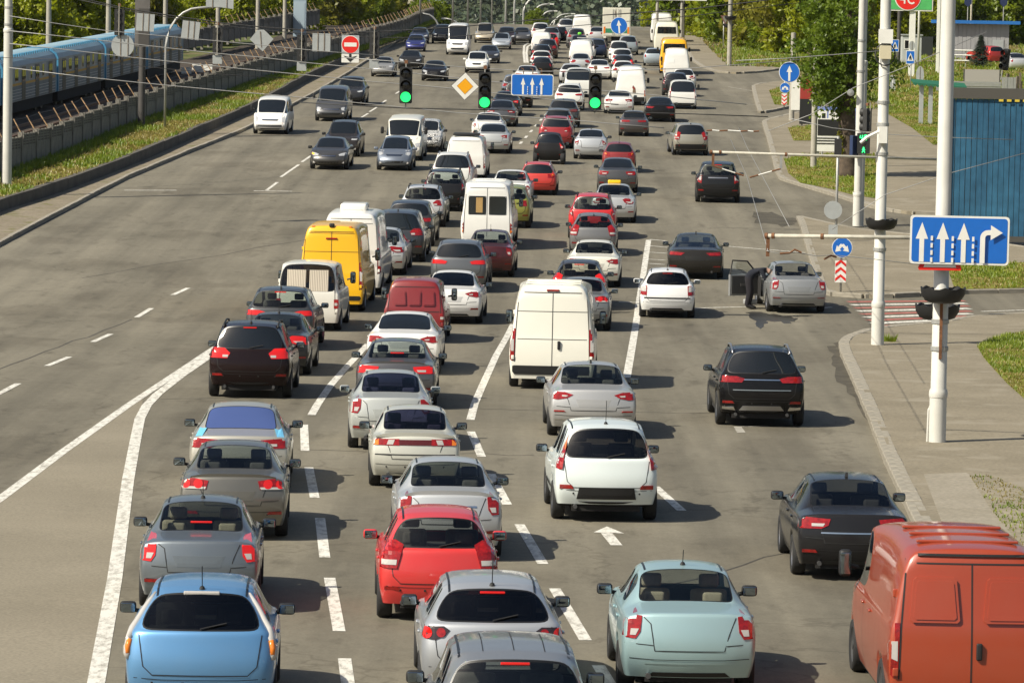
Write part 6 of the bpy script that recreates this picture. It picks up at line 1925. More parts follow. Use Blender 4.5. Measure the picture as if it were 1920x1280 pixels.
for x in (-.62, .9):
    m = MB(); m.tube([(x, .06, -2.4), (x, .06, .5)], .05, 8); m.build('leg', GALV, wc)
kb_ = tag(empty('information_stand', P(1552, 297, .14)), 'white information stand with black screen under the services sign', 'stand')
m = MB(); m.box(-.62, .62, -.12, .12, .35, 2.0); m.build('cabinet', SWHITE, kb_)
m = MB(); m.box(-.55, .55, -.14, -.125, 1.15, 1.95); m.build('screen', SBLACK, kb_)
for z in (.72, .86, .99):
    m = MB(); m.box(-.6, .6, -.14, -.125, z, z + .05); m.build('black_line', SBLACK, kb_)
for x in (-.5, .5):
    m = MB(); m.box(x - .05, x + .05, -.05, .05, -.1, .35); m.build('foot', GALV, kb_)
rbx = tag(empty('advertising_board', P(1513, 236, .14)), 'black, red and white advertising board beside the round blue sign', 'board')
m = MB(); m.box(-.45, .75, -.15, .15, .1, 1.55); m.build('black_panel', SBLACK, rbx)
m = MB(); m.box(-.45, .25, -.15, .15, 1.555, 2.7); m.build('red_panel', plain('board_red', (.30, .03, .02), .6), rbx)
m = MB(); m.box(-.95, -.455, -.12, .12, .9, 2.7); m.build('white_panel', SWHITE, rbx)
for x in (-.3, .6):
    m = MB(); m.box(x - .05, x + .05, -.05, .05, -.1, .1); m.build('foot', GALV, rbx)
# blue slatted billboard
bb0 = P(1765, 452, .14); bby = bb0.y
bbr = tag(empty('billboard', (bb0.x, bby, bb0.z)), 'large blue billboard of upright slats in a dark frame', 'billboard')
m = MB(); m.box(-.18, .18, -.15, .15, -.1, 5.75); m.build('frame_post', plain('frame_grey', (.075, .07, .058), .6), bbr)
m = MB(); m.box(.18, 6.2, -.12, .16, 5.35, 5.75); m.build('frame_top', plain('frame_grey', (.075, .07, .058), .6), bbr)
m = MB(); m.box(.18, 6.2, -.12, .16, .02, .22); m.build('frame_bottom', plain('frame_grey', (.075, .07, .058), .6), bbr)
BS = noise_mix('billboard_blue', (.026, .088, .155), (.038, .135, .225), None, .9, 3, rough=.55, stretch=(1, 1, .4))
for i in range(29):
    x = .22 + i * .205
    m = MB(); m.box(x, x + .190 + rnd.uniform(-.012, .004), -.03 + rnd.uniform(-.002, .002), .05, .225, 5.345); m.build('slat', BS, bbr)
m = MB(); m.box(.2, 6.15, .06, .12, .23, 5.3); m.build('backing', plain('slat_gap', (.45, .42, .26), .7), bbr)
for i in range(14):
    x = 2.0 + i * .3
    m = MB(); m.box(x, x + .17, -.13, -.125, 5.26, 5.345); m.build('yellow_tab', plain('tab_yellow', (.6, .45, .05), .5), bbr)

# roundabout of small things in the top right corner
kq = P(1826, 112, .16)
kr = tag(empty('roadside_kiosk', kq), 'grey panelled roadside kiosk with flat blue roof', 'building')
KG = plain('kiosk_grey', (.30, .30, .30), .6, var=.08, scale=1)
for i in range(16):
    x = -2.9 + i * .37
    m = MB(); m.box(x, x + .355, -.06 + .02 * (i % 2), .1, -.3, 3.1); m.build('wall_panel', KG, kr)
m = MB(); m.box(-2.88, 3.0, .105, 3.0, -.3, 3.08); m.build('wall_core', KG, kr)
m = MB(); m.box(-3.5, 3.9, -.7, 3.4, 3.11, 3.40); m.build('roof', plain('roof_blue', (.02, .14, .42), .45), kr)
m = MB(); m.box(1.6, 2.55, -.10, -.065, .45, 1.75); m.build('window', SBACK, kr)
wk = tag(empty('guard_booth', P(1709, 118, .16)), 'small grey guard booth with one dark window', 'booth')
m = MB(); m.box(-.85, .75, -.6, 1.2, -.2, 2.3); m.build('wall', plain('booth_grey', (.40, .42, .40), .6), wk)
m = MB(); m.box(-.72, -.12, -.63, -.605, 1.15, 1.95); m.build('window_frame', SWHITE, wk)
m = MB(); m.box(-.66, -.18, -.645, -.632, 1.22, 1.88); m.build('window', DARKG, wk)
m = MB(); m.box(-.95, .85, -.7, 1.3, 2.305, 2.4); m.build('roof', SBACK, wk)
dkp = tag(empty('dark_panel', P(1738, 106, .16)), 'plain dark green panel right of the guard booth', 'panel')
m = MB(); m.box(-.5, .5, -.05, .05, -.2, 1.75); m.build('sheet', plain('dark_sheet', (.02, .025, .022), .6), dkp)
bd = tag(empty('billboard', AT(1715, 20, 330)), 'green billboard with white lettered red disc on a white column', 'billboard')
m = MB(); m.box(-2.2, 1.4, 0, .25, -.05, 2.6); m.build('frame', SWHITE, bd)
m = MB(); m.box(-2.15, 1.3, -.03, -.005, .06, 2.5); m.build('green_panel', plain('board_green', (.08, .42, .12), .5, var=.2, scale=.8), bd)
m = MB(); slab(m, circ(1.02, 32, -.55, 1.0), -.06, -.031); m.build('white_ring', SWHITE, bd)
m = MB(); slab(m, circ(.95, 32, -.55, 1.0), -.075, -.061); m.build('red_disc', SRED, bd)
m = MB(); stroke(m, [(-1.1, 1.2), (-1.1, .8), (-.8, .8)], .12, -.09, -.076); stroke(m, [(-.8, 1.2), (-.8, .5)], .12, -.091, -.076); m.build('letter', SWHITE, bd)
m = MB(); stroke(m, [(-.25 + .28 * math.cos(R(a)), .85 + .33 * math.sin(R(a))) for a in range(40, 330, 25)], .12, -.09, -.076); m.build('letter', SWHITE, bd)
m = MB(); m.box(-.35, .1, .1, .4, -6.0, -.051); m.build('column', SWHITE, bd)
cq = P(1763, 138, .16)
cl_ = tag(empty('advertising_column', cq), 'white ribbed column behind the tall pole', 'column')
for k in range(3):
    m = MB(); m.box(-.36 + .24 * k, -.13 + .24 * k, -.1 + .03 * (k % 2), .15, -.2, 7); m.build('rib', SWHITE, cl_)
post('thin white flag pole before the kiosk', P(1819, 100, .16), 9, .09, plain('flag_pole', (.50, .46, .36), .6), name='flag_pole', cat='pole')
post('tall thin lamp pole before the guard booth', P(1721, 128, .16), 9, .10, POLEP, name='lamp_pole', cat='pole')
def xing(label, x, y, base):
    post('post under the ' + label, P(x, base, .16), 2.6, .04)
    q = P(x, base, .16)
    return sign(label, AT(x, y, q.y - .1), rrect(.62, .95, .03), SWHITE, [('blue_field', rrect(.55, .88, .03), SBLUE), ('white_triangle', [(-.24, -.25), (.24, -.25), (0, .32)], SWHITE), ('figure', [(-.05, -.2), (.0, -.2), (.03, -.05), (.08, -.2), (.12, -.2), (.06, .05), (.02, .18), (-.04, .1), (-.1, 0)], SBLACK)])
xing('blue crossing sign with white triangle on the grass', 1707, 108, 170)
xing('blue crossing sign with white triangle beside the tree trunk pole', 1678, 86, 138)
back_sign('white oval sign back before the guard booth', AT(1710, 86, 316), [(x, z * 1.6) for x, z in circ(.22)], bars=((.0, .3),))
post('short post under the blank white board', P(1674, 174, .16), 1.0, .04)
back_sign('blank white board standing on the grass by the tramway pole', AT(1674, 155, P(1674, 174).y), rrect(.36, 1.0, .02), bars=())
pole('brown timber pole left of the guard booth', P(1684, 120, .16), 7, .17, .15, POLED)
gp = tag(empty('hoarding', P(1840, 160, .16)), 'plain grey hoarding panel between the posts', 'hoarding')
m = MB(); m.box(-1.25, 1.3, -.03, .03, .1, 1.15); m.build('sheet', plain('hoarding_grey', (.34, .32, .29), .7), gp)
for x in (-1.3, 1.35):
    m = MB(); m.box(x - .04, x + .04, -.04, .04, -.2, 1.2); m.build('post', POLED, gp)
gr_ = tag(empty('guard_rail', P(1825, 178, .16)), 'grey corrugated guard rail above the blue billboard', 'guard rail')
m = MB()
for k in range(4): m.box(-2.6, 1.9, -.03 + .03 * (k % 2), .03, .25 + .17 * k, .41 + .17 * k)
m.build('rail', GALV, gr_)
for x in (-2.2, -.4, 1.4):
    m = MB(); m.box(x - .06, x + .06, .035, .12, -.2, 1.0); m.build('post', POLEC, gr_)
cs = tag(empty('metal_sheet', P(1891, 182, .16)), 'pale corrugated metal sheet leaning by the guard rail', 'sheet')
for k in range(5):
    m = MB(); m.box(-.5 + .2 * k, -.31 + .2 * k, -.02 * (k % 2), .03, 0, 1.35); m.build('strip', GALV, cs)
gs = tag(empty('market_stall', P(1737, 232, .16)), 'small stall with a green scalloped roof and pale posts', 'stall')
GRN = plain('stall_green', (.015, .12, .06), .6)
m = MB(); m.add([(-.9, -.5, 2.42), (2.3, -.5, 2.2), (2.3, 1.2, 2.42), (-.9, 1.2, 2.62)], [(0, 1, 2, 3)]); m.add([(-.9, -.5, 2.38), (2.3, -.5, 2.16), (2.3, 1.2, 2.38), (-.9, 1.2, 2.58)], [(3, 2, 1, 0)]); m.build('roof', GRN, gs)
for k in range(12):
    x = -.9 + k * .266; z = 2.42 - .069 * k * .266
    m = MB(); slab(m, [(x, z), (x + .26, z - .02), (x + .26, z - .10), (x + .13, z - .18), (x, z - .08)], -.53, -.51); m.build('scallop', GRN, gs)
for x in (-.35, .2):
    m = MB(); m.box(x - .12, x + .12, -.2, .0, -.1, 2.35); m.build('post', SBACK, gs)
sd = back_sign('dark oval sign disc above the green stall', AT(1725, 141, 265), [(x * .45, z) for x, z in circ(.55)], bars=((.0, .5),))
rq = tag(empty('guard_rail', P(1790, 125, .16)), 'white tube railing before the kiosk', 'railing')
for z in (.5, .95, 1.35):
    m = MB(); m.tube([(-.6, 0, z), (2.4, 0, z - .02)], .07, 6); m.build('tube', SWHITE, rq)
for x in (-.5, .9, 2.3):
    m = MB(); m.tube([(x, .08, -.2), (x, .08, 1.4)], .05, 6); m.build('post', GALV, rq)
rs = tag(empty('traffic_light', AT(1886, 112, 200)), 'signal head with a dull red lens turned to the side street', 'traffic light'); rs.rotation_euler = (0, R(8), R(-50))
m = MB(); slab(m, rrect(.30, 1.0, .04), -.09, .09); m.build('housing', HOUS, rs)
for k in range(3):
    m = MB(); m.lathe([(.13, -.095), (.09, -.11), (0, -.115)], 16, Matrix.Translation((0, 0, .32 - .32 * k)), ax='y'); m.build('lens', plain('dull_red_lens', (.25, .03, .02), .3) if k == 0 else LENSOFF, rs)
    m = MB(); m.lathe([(.15, -.09), (.15, -.28)], 16, Matrix.Translation((0, 0, .32 - .32 * k)), ax='y'); m.build('visor', HOUS, rs)
m = MB(); m.tube([(-.25, .12, -1.0), (-.25, .12, .7)], .03, 6); m.box(-.26, -.1, .09, .13, -.05, .05); m.build('bracket', GALV, rs)
for (x, lab) in ((1815, 'dark blue hanging banner left above the kiosk'), (1882, 'dark blue hanging banner right above the kiosk')):
    ba = tag(empty('banner', AT(x, 10, 380)), lab, 'banner')
    m = MB(); slab(m, [(-.32, 1.3), (-.32, .1), (0, -.18), (.32, .1), (.32, 1.3)], -.02, .02); m.build('cloth', plain('banner_blue', (.012, .022, .07), .7), ba)
    m = MB(); m.tube([(0, .05, -4.0), (0, .05, 1.4)], .05, 6); m.build('staff', GALV, ba)
sg = tag(empty('gantry_sign', AT(1260, 0, 400)), 'wide white sign board edge over the far right lane', 'road sign')
m = MB(); m.box(-3.25, 3.25, 0, .15, -.05, 2.2); m.build('panel', SWHITE, sg)
for x in (-1.35, .95):
    m = MB(); m.tube([(x, .25, -8), (x, .25, 1.8)], .14, 8); m.build('leg', POLEC, sg)
# parked cars by the kiosk
car('off_road_car', 'red estate car parked behind the fir tree', 'car', 1862, 121, U_(L=4.4, W=1.75, H=1.6), col=(.50, .03, .02), tail='duster', head=.45)
car('sedan_car', 'silver sedan parked by the junk pile at the kiosk', 'car', 1908, 133, S_(L=4.4, W=1.75, H=1.46), col=(.55, .56, .57), tail='corner', head=.12)
jk = tag(empty('timber_pile', P(1903, 172, .16)), 'heap of old timber and scrap below the parked silver sedan', 'timber pile')
for k in range(9):
    a = rnd.uniform(-.5, .5); x = rnd.uniform(-.7, 1.2)
    m = MB(); m.box(-.09, .09, -.1, .1, -.15, rnd.uniform(.7, 1.5), Matrix.Translation((x, rnd.uniform(-.3, .4), 0)) @ Matrix.Rotation(a * .25, 4, 'Y') @ Matrix.Rotation(a, 4, 'Z')); m.build('plank', plain('old_timber', (.12, .095, .07), .9, var=.3, scale=5), jk)

# ---- poles and lamp posts on the left
lp = pole('tall pale pole standing in the verge by the fence', P(13, 348, .56), 12.5, .19, .15, POLEP, (3.9, 6.6, 7.3), sleeve=(6.3, .165))
m = MB(); m.tube([(-.22, 0, 0), (-.20, -.03, 3), (-.19, 0, 5)], .02, 6); m.build('cable', WIRED, lp)
dp = P(265, 238, .56)
dk = pole('dark thick pole carrying a tall grey board back', dp, 4.2, .19, .17, POLED)
m = MB(); m.box(-.4, .38, -.06, .1, 4.2, 9.5); m.build('board', plain('board_grey', (.13, .12, .11), .7, var=.2, scale=1), dk)
m = MB(); m.box(-.2, .36, -.1, -.065, 4.3, 6.2); m.build('louvre_panel', plain('board_dark', (.06, .055, .05), .7), dk)
lmp = tag(empty('street_lamp', P(309, 239, .56)), 'thin lamp post with a curved arm over the verge', 'street lamp')
m = MB(); pts = [(0, 0, -.1), (0, 0, 4.2)] + [(2.9 * (1 - math.cos(R(a))) * .62, 0, 4.2 + 2.1 * math.sin(R(a))) for a in range(15, 91, 15)] + [(3.1, 0, 6.42)]
m.tube(pts, [.065] * len(pts), 10); m.build('post', GALV, lmp, smooth=True)
for (x, d, lab) in ((91, 290, 'first'), (202, 310, 'second'), (308, 330, 'third'), (406, 350, 'fourth'), (480, 375, 'fifth'), (530, 400, 'sixth')):
    X = (x - 960) / F * d - .3
    nb = {'first': 'concrete mast over the metro roof between pole and signal', 'second': 'concrete mast behind the black signal over the train', 'third': 'concrete mast behind the last metro carriage', 'fourth': 'concrete mast under the wide sign back', 'fifth': 'concrete mast above the far track fence', 'sixth': 'concrete mast next to the blue grey booth'}[lab]
    pole(nb, (X, d, g(d)), 9, .20, .15, POLEC)
bo_ = tag(empty('track_booth', (-21.3, 418, g(418) - .2)), 'narrow blue grey metal booth by the tracks', 'booth')
m = MB(); m.box(-.62, .62, -.6, .6, 0, 3.6); m.build('cabinet', plain('booth_blue', (.30, .38, .44), .5, var=.1, scale=1), bo_)
m = MB(); m.box(-.66, .66, -.64, .64, 3.605, 3.75); m.build('lid', SBACK, bo_)
m = MB(); m.box(-.5, .5, -.63, -.605, .3, 3.3); m.build('door', plain('booth_door', (.33, .41, .46), .5), bo_)

# ---- concrete fence with rusty brackets
fp = MB()
fp.box(-1.78, 1.78, -.04, .04, 0, .98); fp.mi = 1; fp.box(-1.78, 1.78, -.012, .012, .981, 1.46); fp.mi = 0
for k in range(3): fp.box(-1.62 + 1.1 * k, -.60 + 1.1 * k, -.058, -.0401, .08, .90)
for k in range(4): fp.box(-1.78, 1.78, -.035, .035, 1.05 + .12 * k, 1.10 + .12 * k)
for k in range(5): fp.box(-1.78 + .86 * k, -1.66 + .86 * k, -.045, .045, .98, 1.50)
FPM = fp.mesh('fence_panel', [CONC, CONCD])
fo = MB(); fo.box(-.11, .11, -.10, .10, -.3, 1.60); fo.box(-.09, .09, -.16, -.1001, 1.3, 1.62); FOM = fo.mesh('fence_post', CONC)
fb = MB(); fb.tube([(0, -.02, 1.55), (-.38, 0, 2.20)], .035, 5); fb.tube([(0, .02, 1.5), (0, .02, 1.6)], .05, 5); FBM = fb.mesh('wire_bracket', plain('bracket_rust', (.36, .23, .12), .8, var=.3, scale=6))
def fence(label, xf, y0, y1, zo, step=3.8, brackets=True, mats=None):
    root = tag(empty('concrete_fence'), label, 'fence')
    y = y0; i = 0; pts = []
    while y < y1:
        xa = xf(y); xb = xf(y + step)
        L_ = math.hypot(xb - xa, step)
        ang = math.atan2(step, xb - xa)
        z = g(y + step / 2) + zo + rnd.uniform(-.03, .05)
        link('fence_panel', FPM, root, loc=((xa + xb) / 2, y + step / 2, z), rot=(rnd.uniform(-.012, .012), 0, ang), scale=(L_ / 3.8, 1, 1))
        link('fence_post', FOM, root, loc=(xa, y, g(y) + zo + rnd.uniform(-.02, .08)), rot=(0, 0, ang))
        if brackets: 
            link('wire_bracket', FBM, root, loc=(xa, y, g(y) + zo), rot=(rnd.uniform(-.05, .05), rnd.uniform(-.06, .05), ang - R(90)))
        pts.append((xa - .38, y, g(y) + zo + 2.16))
        y += step
    if brackets:
        for dz, dx in ((0, 0), (-.3, .12)):
            m = MB(); m.tube([(p[0] + dx, p[1], p[2] + dz - (.06 if k % 2 else 0)) for k, p in enumerate(pts)], .012, 4); m.build('barbed_wire', WIRED, root)
    return root
fence('weathered concrete panel fence with rusty brackets between verge and tracks', fx, 172, 478, .5)
def fx2(y): return pl([(345, -27.6), (425, -21.6), (470, -19)], y)
fence('grey concrete fence on the far side of the tracks', fx2, 348, 440, .55, brackets=True)
# rails
RAIL = plain('rail_steel', (.14, .075, .045), .6, metal=.4, var=.3, scale=3)
for k, (dx, lab) in enumerate(((-2.2, 'rusty rail nearest to the fence'), (-3.7, 'second rusty rail beside the fence'), (-6.0, 'rail under the near side of the train'), (-7.5, 'rail under the far side of the train'))):
    m = MB()
    ys2 = list(range(170, 500, 10))
    for a, b in zip(ys2, ys2[1:]):
        xa, xb = fx(a) + dx, fx(b) + dx
        za, zb_ = g(a) - .22, g(b) - .22
        m.add([(xa - .05, a, za), (xa + .05, a, za), (xa + .05, a, za + .16), (xa - .05, a, za + .16), (xb - .05, b, zb_), (xb + .05, b, zb_), (xb + .05, b, zb_ + .16), (xb - .05, b, zb_ + .16)], [(0, 1, 5, 4), (1, 2, 6, 5), (2, 3, 7, 6), (3, 0, 4, 7)])
    tag(m.build('rail', RAIL), lab, 'rail', 'rails behind the fence')
bx = [(-23.0, 318), (-22.4, 322), (-21.9, 325), (-22.8, 326)]
for i, (x, y) in enumerate(bx):
    m = MB(); m.box(-.35, .35, -.3, .3, 0, .45); o = m.build('track_box', SWHITE, loc=(x - 1.6, y, g(y) - .2)); tag(o, 'small white switch box on the ballast past the train', 'box', 'white boxes on the track bed')

# ---- metro train
TX = lambda y: -30.75 + .0535 * (y - 240)
TG = plain('metro_grey_blue', (.20, .26, .31), .42, var=.12, scale=.8)
TL = plain('metro_lower', (.13, .17, .20), .5, var=.2, scale=.8)
TBL = plain('metro_blue', (.07, .26, .42), .4, var=.1, scale=1)
TROOF = plain('metro_roof', (.26, .38, .44), .5, var=.15, scale=.6)
TY = plain('metro_yellow', (.55, .30, .02), .5)
TLINE = plain('metro_ridge', (.55, .58, .60), .4)
DOORM = plain('metro_door', (.045, .05, .055), .45, var=.2, scale=2)
DBR = plain('metro_door_low', (.11, .10, .07), .6, var=.3, scale=2)
YSEAT = plain('metro_inside', (.30, .30, .27), .4, var=.3, scale=3)
Z0 = 1.0
def metro(label, ya, yb):
    a, b = Vector((TX(ya), ya, g(ya) - .30)), Vector((TX(yb), yb, g(yb) - .30))
    d = b - a
    L_ = d.length
    root = tag(empty('metro_carriage', a), label, 'train', 'metro train carriages')
    root.rotation_euler = (math.asin(d.z / L_), 0, -math.atan2(d.x, d.y))
    W2 = 1.35; e = .15
    prof = [(-W2, Z0), (-W2, 3.05), (-W2 + .12, 3.32), (-W2 + .45, 3.55), (-.6, 3.66), (.6, 3.66), (W2 - .45, 3.55), (W2 - .12, 3.32), (W2, 3.05), (W2, Z0)]
    n = len(prof)
    m = MB()
    vv = [(x, e, z) for x, z in prof] + [(x, L_ - e, z) for x, z in prof]
    m.add(vv, [(i, i + 1, n + i + 1, n + i) for i in (0, 1, 7, 8)] + [(n - 1, 0, n, 2 * n - 1)])
    m.build('body', TG, root)
    m = MB(); m.add(vv, [(i, i + 1, n + i + 1, n + i) for i in range(2, 7)]); m.build('roof', TROOF, root, smooth=True)
    for end in (0, 1):
        yy = e + .001 if end == 0 else L_ - e - .001
        m = MB(); m.add([(x * 1.012, yy - .12 * (1 - 2 * end) * 0, z) for x, z in prof] + [(x * 1.012, yy + (.38 if end == 0 else -.38), z + .008) for x, z in prof],
                        [tuple(range(n)) if end == 0 else tuple(reversed(range(n)))] + [((i, i + 1, n + i + 1, n + i)) for i in range(n - 1)])
        m.build('end_frame', TBL, root)
    for i in range(int(L_ / .8) - 1):
        m = MB(); m.box(W2 - .62, W2 - .38, .7 + i * .8, 1.08 + i * .8, 3.50, 3.66); m.build('roof_vent', TBL, root)
    m = MB(); m.box(W2 + .001, W2 + .012, .6, L_ - .6, 1.92, 2.06); m.build('yellow_stripe', TY, root)
    for z in (1.15, 1.32, 1.49, 1.66):
        m = MB(); m.box(W2 + .001, W2 + .018, .6, L_ - .6, z, z + .025); m.build('ridge', TLINE, root)
    m = MB(); m.box(W2 + .0005, W2 + .008, .6, L_ - .6, 1.03, 1.90); m.build('lower_panel', TL, root)
    dp_ = L_ / 4
    for k in range(4):
        yc = dp_ * (k + .5)
        for s_ in (-1, 1):
            dr = MB(); dr.box(W2 + .013, W2 + .03, yc + (s_ - 1) * .32 + .01, yc + (s_ + 1) * .32 - .01, 1.02, 2.95); do = dr.build('door', DOORM, root)
            m = MB(); m.box(W2 + .031, W2 + .036, yc + (s_ - 1) * .32 + .1, yc + (s_ + 1) * .32 - .1, 2.1, 2.8); m.build('door_window', DARKG, do)
            m = MB(); m.box(W2 + .031, W2 + .034, yc + (s_ - 1) * .32 + .06, yc + (s_ + 1) * .32 - .06, 1.08, 2.0); m.build('door_panel', DBR, do)
        if k < 3:
            yw = dp_ * (k + 1)
            m = MB(); m.box(W2 + .002, W2 + .010, yw - .62, yw + .62, 2.12, 2.92); f_ = m.build('window_frame', SBACK, root)
            for s_ in (-1, 1):
                m = MB(); m.box(W2 + .011, W2 + .016, yw + (s_ - 1) * .29 + .03, yw + (s_ + 1) * .29 - .03, 2.17, 2.87); m.build('window', YSEAT if (k + s_) % 3 == 0 else DARKG, root)
    m = MB(); m.box(-W2 + .15, W2 - .12, .8, L_ - .8, .35, Z0 - .005); m.build('undercarriage', UNDER, root)
    for yy in (2.6, 4.7, L_ - 4.7, L_ - 2.6):
        m = MB(); m.lathe([(0, .70), (.42, .70), (.45, .75), (.45, .85), (0, .86)], 16, Matrix.Translation((0, yy, .47)) , ax='x'); m.build('wheel', STEELC, root)
    return root
ends = [321, 301.4, 281.8, 262.2, 242.6, 223.0, 203.4]
labs = ['last metro carriage with its end by the concrete fence', 'metro carriage crossed by the dark thick pole', 'metro carriage behind the black signal head', 'metro carriage behind the tall pale pole', 'metro carriage just left of the tall pale pole', 'front metro carriage running out of view']
for i, l in enumerate(labs):
    metro(l, ends[i + 1] + .35, ends[i] - .0)

# ---- street lamps towards and beyond the crest
def street_lamp(label, x, y, h=11, arm=2.2, up=.9, z=None, r=.11):
    root = tag(empty('street_lamp', (x, y, (g(y) if z is None else z))), label, 'street lamp', 'street lamps along the far road')
    m = MB(); pts = [(0, 0, -.3), (0, 0, h - 2.2)] + [(abs(arm) / arm * (abs(arm) * (1 - math.cos(R(a)))) * .8, 0, h - 2.2 + 2.2 * math.sin(R(a))) for a in range(15, 91, 15)]
    pts.append((arm, 0, h + .1))
    m.tube(pts, [r] + [r * .9] * (len(pts) - 2) + [r * .6], 8); m.build('post', GALV, root, smooth=True)
    m = MB(); m.box(min(arm, arm * 1.25), max(arm, arm * 1.25), -.15, .15, h - .02, h + .16); m.build('lamp_head', SWHITE, root)
for (px, d) in ((777, 437), (838, 468), (866, 500), (890, 535), (911, 575)):
    street_lamp('straight grey lamp post on the left side of the climb', (px - 960) / F * d, d, 11.5, 2.0)
for (px, hx, hy, d) in ((937, 952, -45, 600), (953, 975, -22, 580), (970, 1010, -6, 630), (987, 1019, 8, 690), (1001, 1027, 21, 760), (1027, 1059, 26, 840), (1036, 1066, 30, 900), (1020, 1049, 34, 980), (1047, 1076, 37, 1060), (1030, 1055, 40, 1150), (1045, 1067, 44, 1250)):
    street_lamp('curved lamp post beyond the crest of the road', (px - 960) / F * d, d, 10.5, (hx - px) / F * d, z=AT(px, hy, d).z - 10.5, r=.17)
for (px, py, d) in ((807, 25, 445), (850, 35, 480)):
    x = (px + 8 - 960) / F * d
    street_lamp('leaning sodium lamp beside the far building', x, d, (AT(px, py, d).z - g(d)) - .1, -2.0)
for (px, d) in ((1195, 620), (1187, 700), (1180, 790)):
    street_lamp('curved lamp post right of the truck beyond the crest', (px - 960) / F * d, d, 10.5, 2.6, z=AT(px, 50, d).z - 10.5)

# ---- truck near the crest
tq = P(1155, 92)
tr_ = tag(empty('box_truck', tq, lane_heading(tq.y)), 'tall cream box truck with green lower stripe and orange marks', 'truck')
CR = plain('truck_cream', (.62, .60, .50), .5, var=.08, scale=1)
m = MB(); m.box(-1.27, 1.27, -2.2, 5.0, 1.15, 3.75); m.build('cargo_box', CR, tr_)
for sx in (-1, 1):
    m = MB(); m.box(min(sx * .03, sx * 1.2), max(sx * .03, sx * 1.2), -2.235, -2.205, 1.25, 3.65); dd = m.build('rear_door', CR, tr_)
    for x in (.18, .34):
        m = MB(); m.tube([(sx * x, -2.27, 1.3), (sx * x, -2.27, 3.6)], .02, 6); m.build('locking_bar', GALV, dd)
    m = MB(); m.box(min(sx * 1.0, sx * 1.16), max(sx * 1.0, sx * 1.16), -2.25, -2.237, 1.4, 2.0); m.build('orange_mark', ORANGE, tr_)
    m = MB(); m.box(min(sx * .04, sx * .98), max(sx * .04, sx * .98), -2.25, -2.237, 1.45, 1.85); m.build('green_stripe', plain('truck_green', (.03, .20, .09), .5), tr_)
m = MB(); m.box(-.45, .45, -2.0, 6.5, .6, 1.14); m.build('chassis', UNDER, tr_)
m = MB(); m.box(-1.2, 1.2, -2.1, -1.95, .5, .7); m.build('bumper', BLACKP, tr_)
m = MB(); m.box(-1.2, 1.2, 5.2, 6.9, .6, 2.9); m.build('cab', SWHITE, tr_)
tm_, wm_ = wheel_meshes(3)
for sx in (-1, 1):
    for yy in (0.0, 4.8 + 1.0):
        w = link('wheel', tm_, tr_, loc=(sx * 1.0, yy, .48), scale=(sx * 1.4, .48, .48)); link('rim', wm_, w)

# ---- far building
bq = (-16.5 * 650 / 640, 650, 0)
bld = tag(empty('apartment_tower', (-15.2, 650, g(650) - 1)), 'cream tower block with a blue grey balcony side', 'building')
m = MB(); m.box(-4.6, -.6, 0, 12, -6, 34); m.build('cream_wall', plain('wall_cream', (.50, .45, .33), .85, var=.05, scale=.3), bld)
m = MB(); m.box(-.59, 1.2, .6, 12, -6, 34); m.build('beige_wall', plain('wall_beige', (.36, .31, .25), .85, var=.05, scale=.3), bld)
m = MB(); m.box(1.205, 3.9, 1.4, 12, -6, 34); m.build('blue_wall', plain('wall_blue', (.26, .31, .36), .8, var=.08, scale=.5), bld)
for k in range(10):
    m = MB(); m.box(1.25, 2.1, .9, 1.395, -4 + 2.9 * k, -2.9 + 2.9 * k); m.build('balcony', SBACK, bld)
    m = MB(); m.box(1.3, 2.05, 1.33, 1.396, -2.85 + 2.9 * k, -1.3 + 2.9 * k); m.build('balcony_window', DARKG, bld)
    m = MB(); m.box(-3.9, -2.2, -.04, -.005, -3.4 + 2.9 * k, -1.8 + 2.9 * k); m.build('window', DARKG, bld)

# ---- foliage
def leafmat(name, c1, c2, tr=.5):
    m, nt, b = newmat(name)
    oi = N(nt, 'ShaderNodeTexCoord')
    nz = N(nt, 'ShaderNodeTexNoise'); nz.inputs['Scale'].default_value = .9; nz.inputs['Detail'].default_value = 5
    nt.links.new(oi.outputs['Object'], nz.inputs['Vector'])
    r_ = N(nt, 'ShaderNodeValToRGB'); e = r_.color_ramp.elements
    e[0].position, e[1].position = .35, .65
    e[0].color, e[1].color = (*c1, 1), (*c2, 1)
    nt.links.new(nz.outputs[0], r_.inputs[0])
    nt.links.new(r_.outputs[0], b.inputs['Base Color'])
    b.inputs['Roughness'].default_value = .45
    out = nt.nodes['Material Output']
    tl = N(nt, 'ShaderNodeBsdfTranslucent')
    nt.links.new(r_.outputs[0], tl.inputs[0])
    mx = N(nt, 'ShaderNodeMixShader'); mx.inputs[0].default_value = tr
    nt.links.new(b.outputs[0], mx.inputs[1]); nt.links.new(tl.outputs[0], mx.inputs[2]); nt.links.new(mx.outputs[0], out.inputs[0])
    return m
LEAF1 = leafmat('leaf_spring', (.23, .28, .008), (.36, .38, .016))
LEAF2 = leafmat('leaf_dark', (.13, .195, .008), (.23, .28, .014))
LEAF3 = leafmat('leaf_olive', (.18, .185, .018), (.27, .25, .03))
BARK = plain('bark', (.075, .055, .038), .95, var=.45, scale=5, bump=.8)
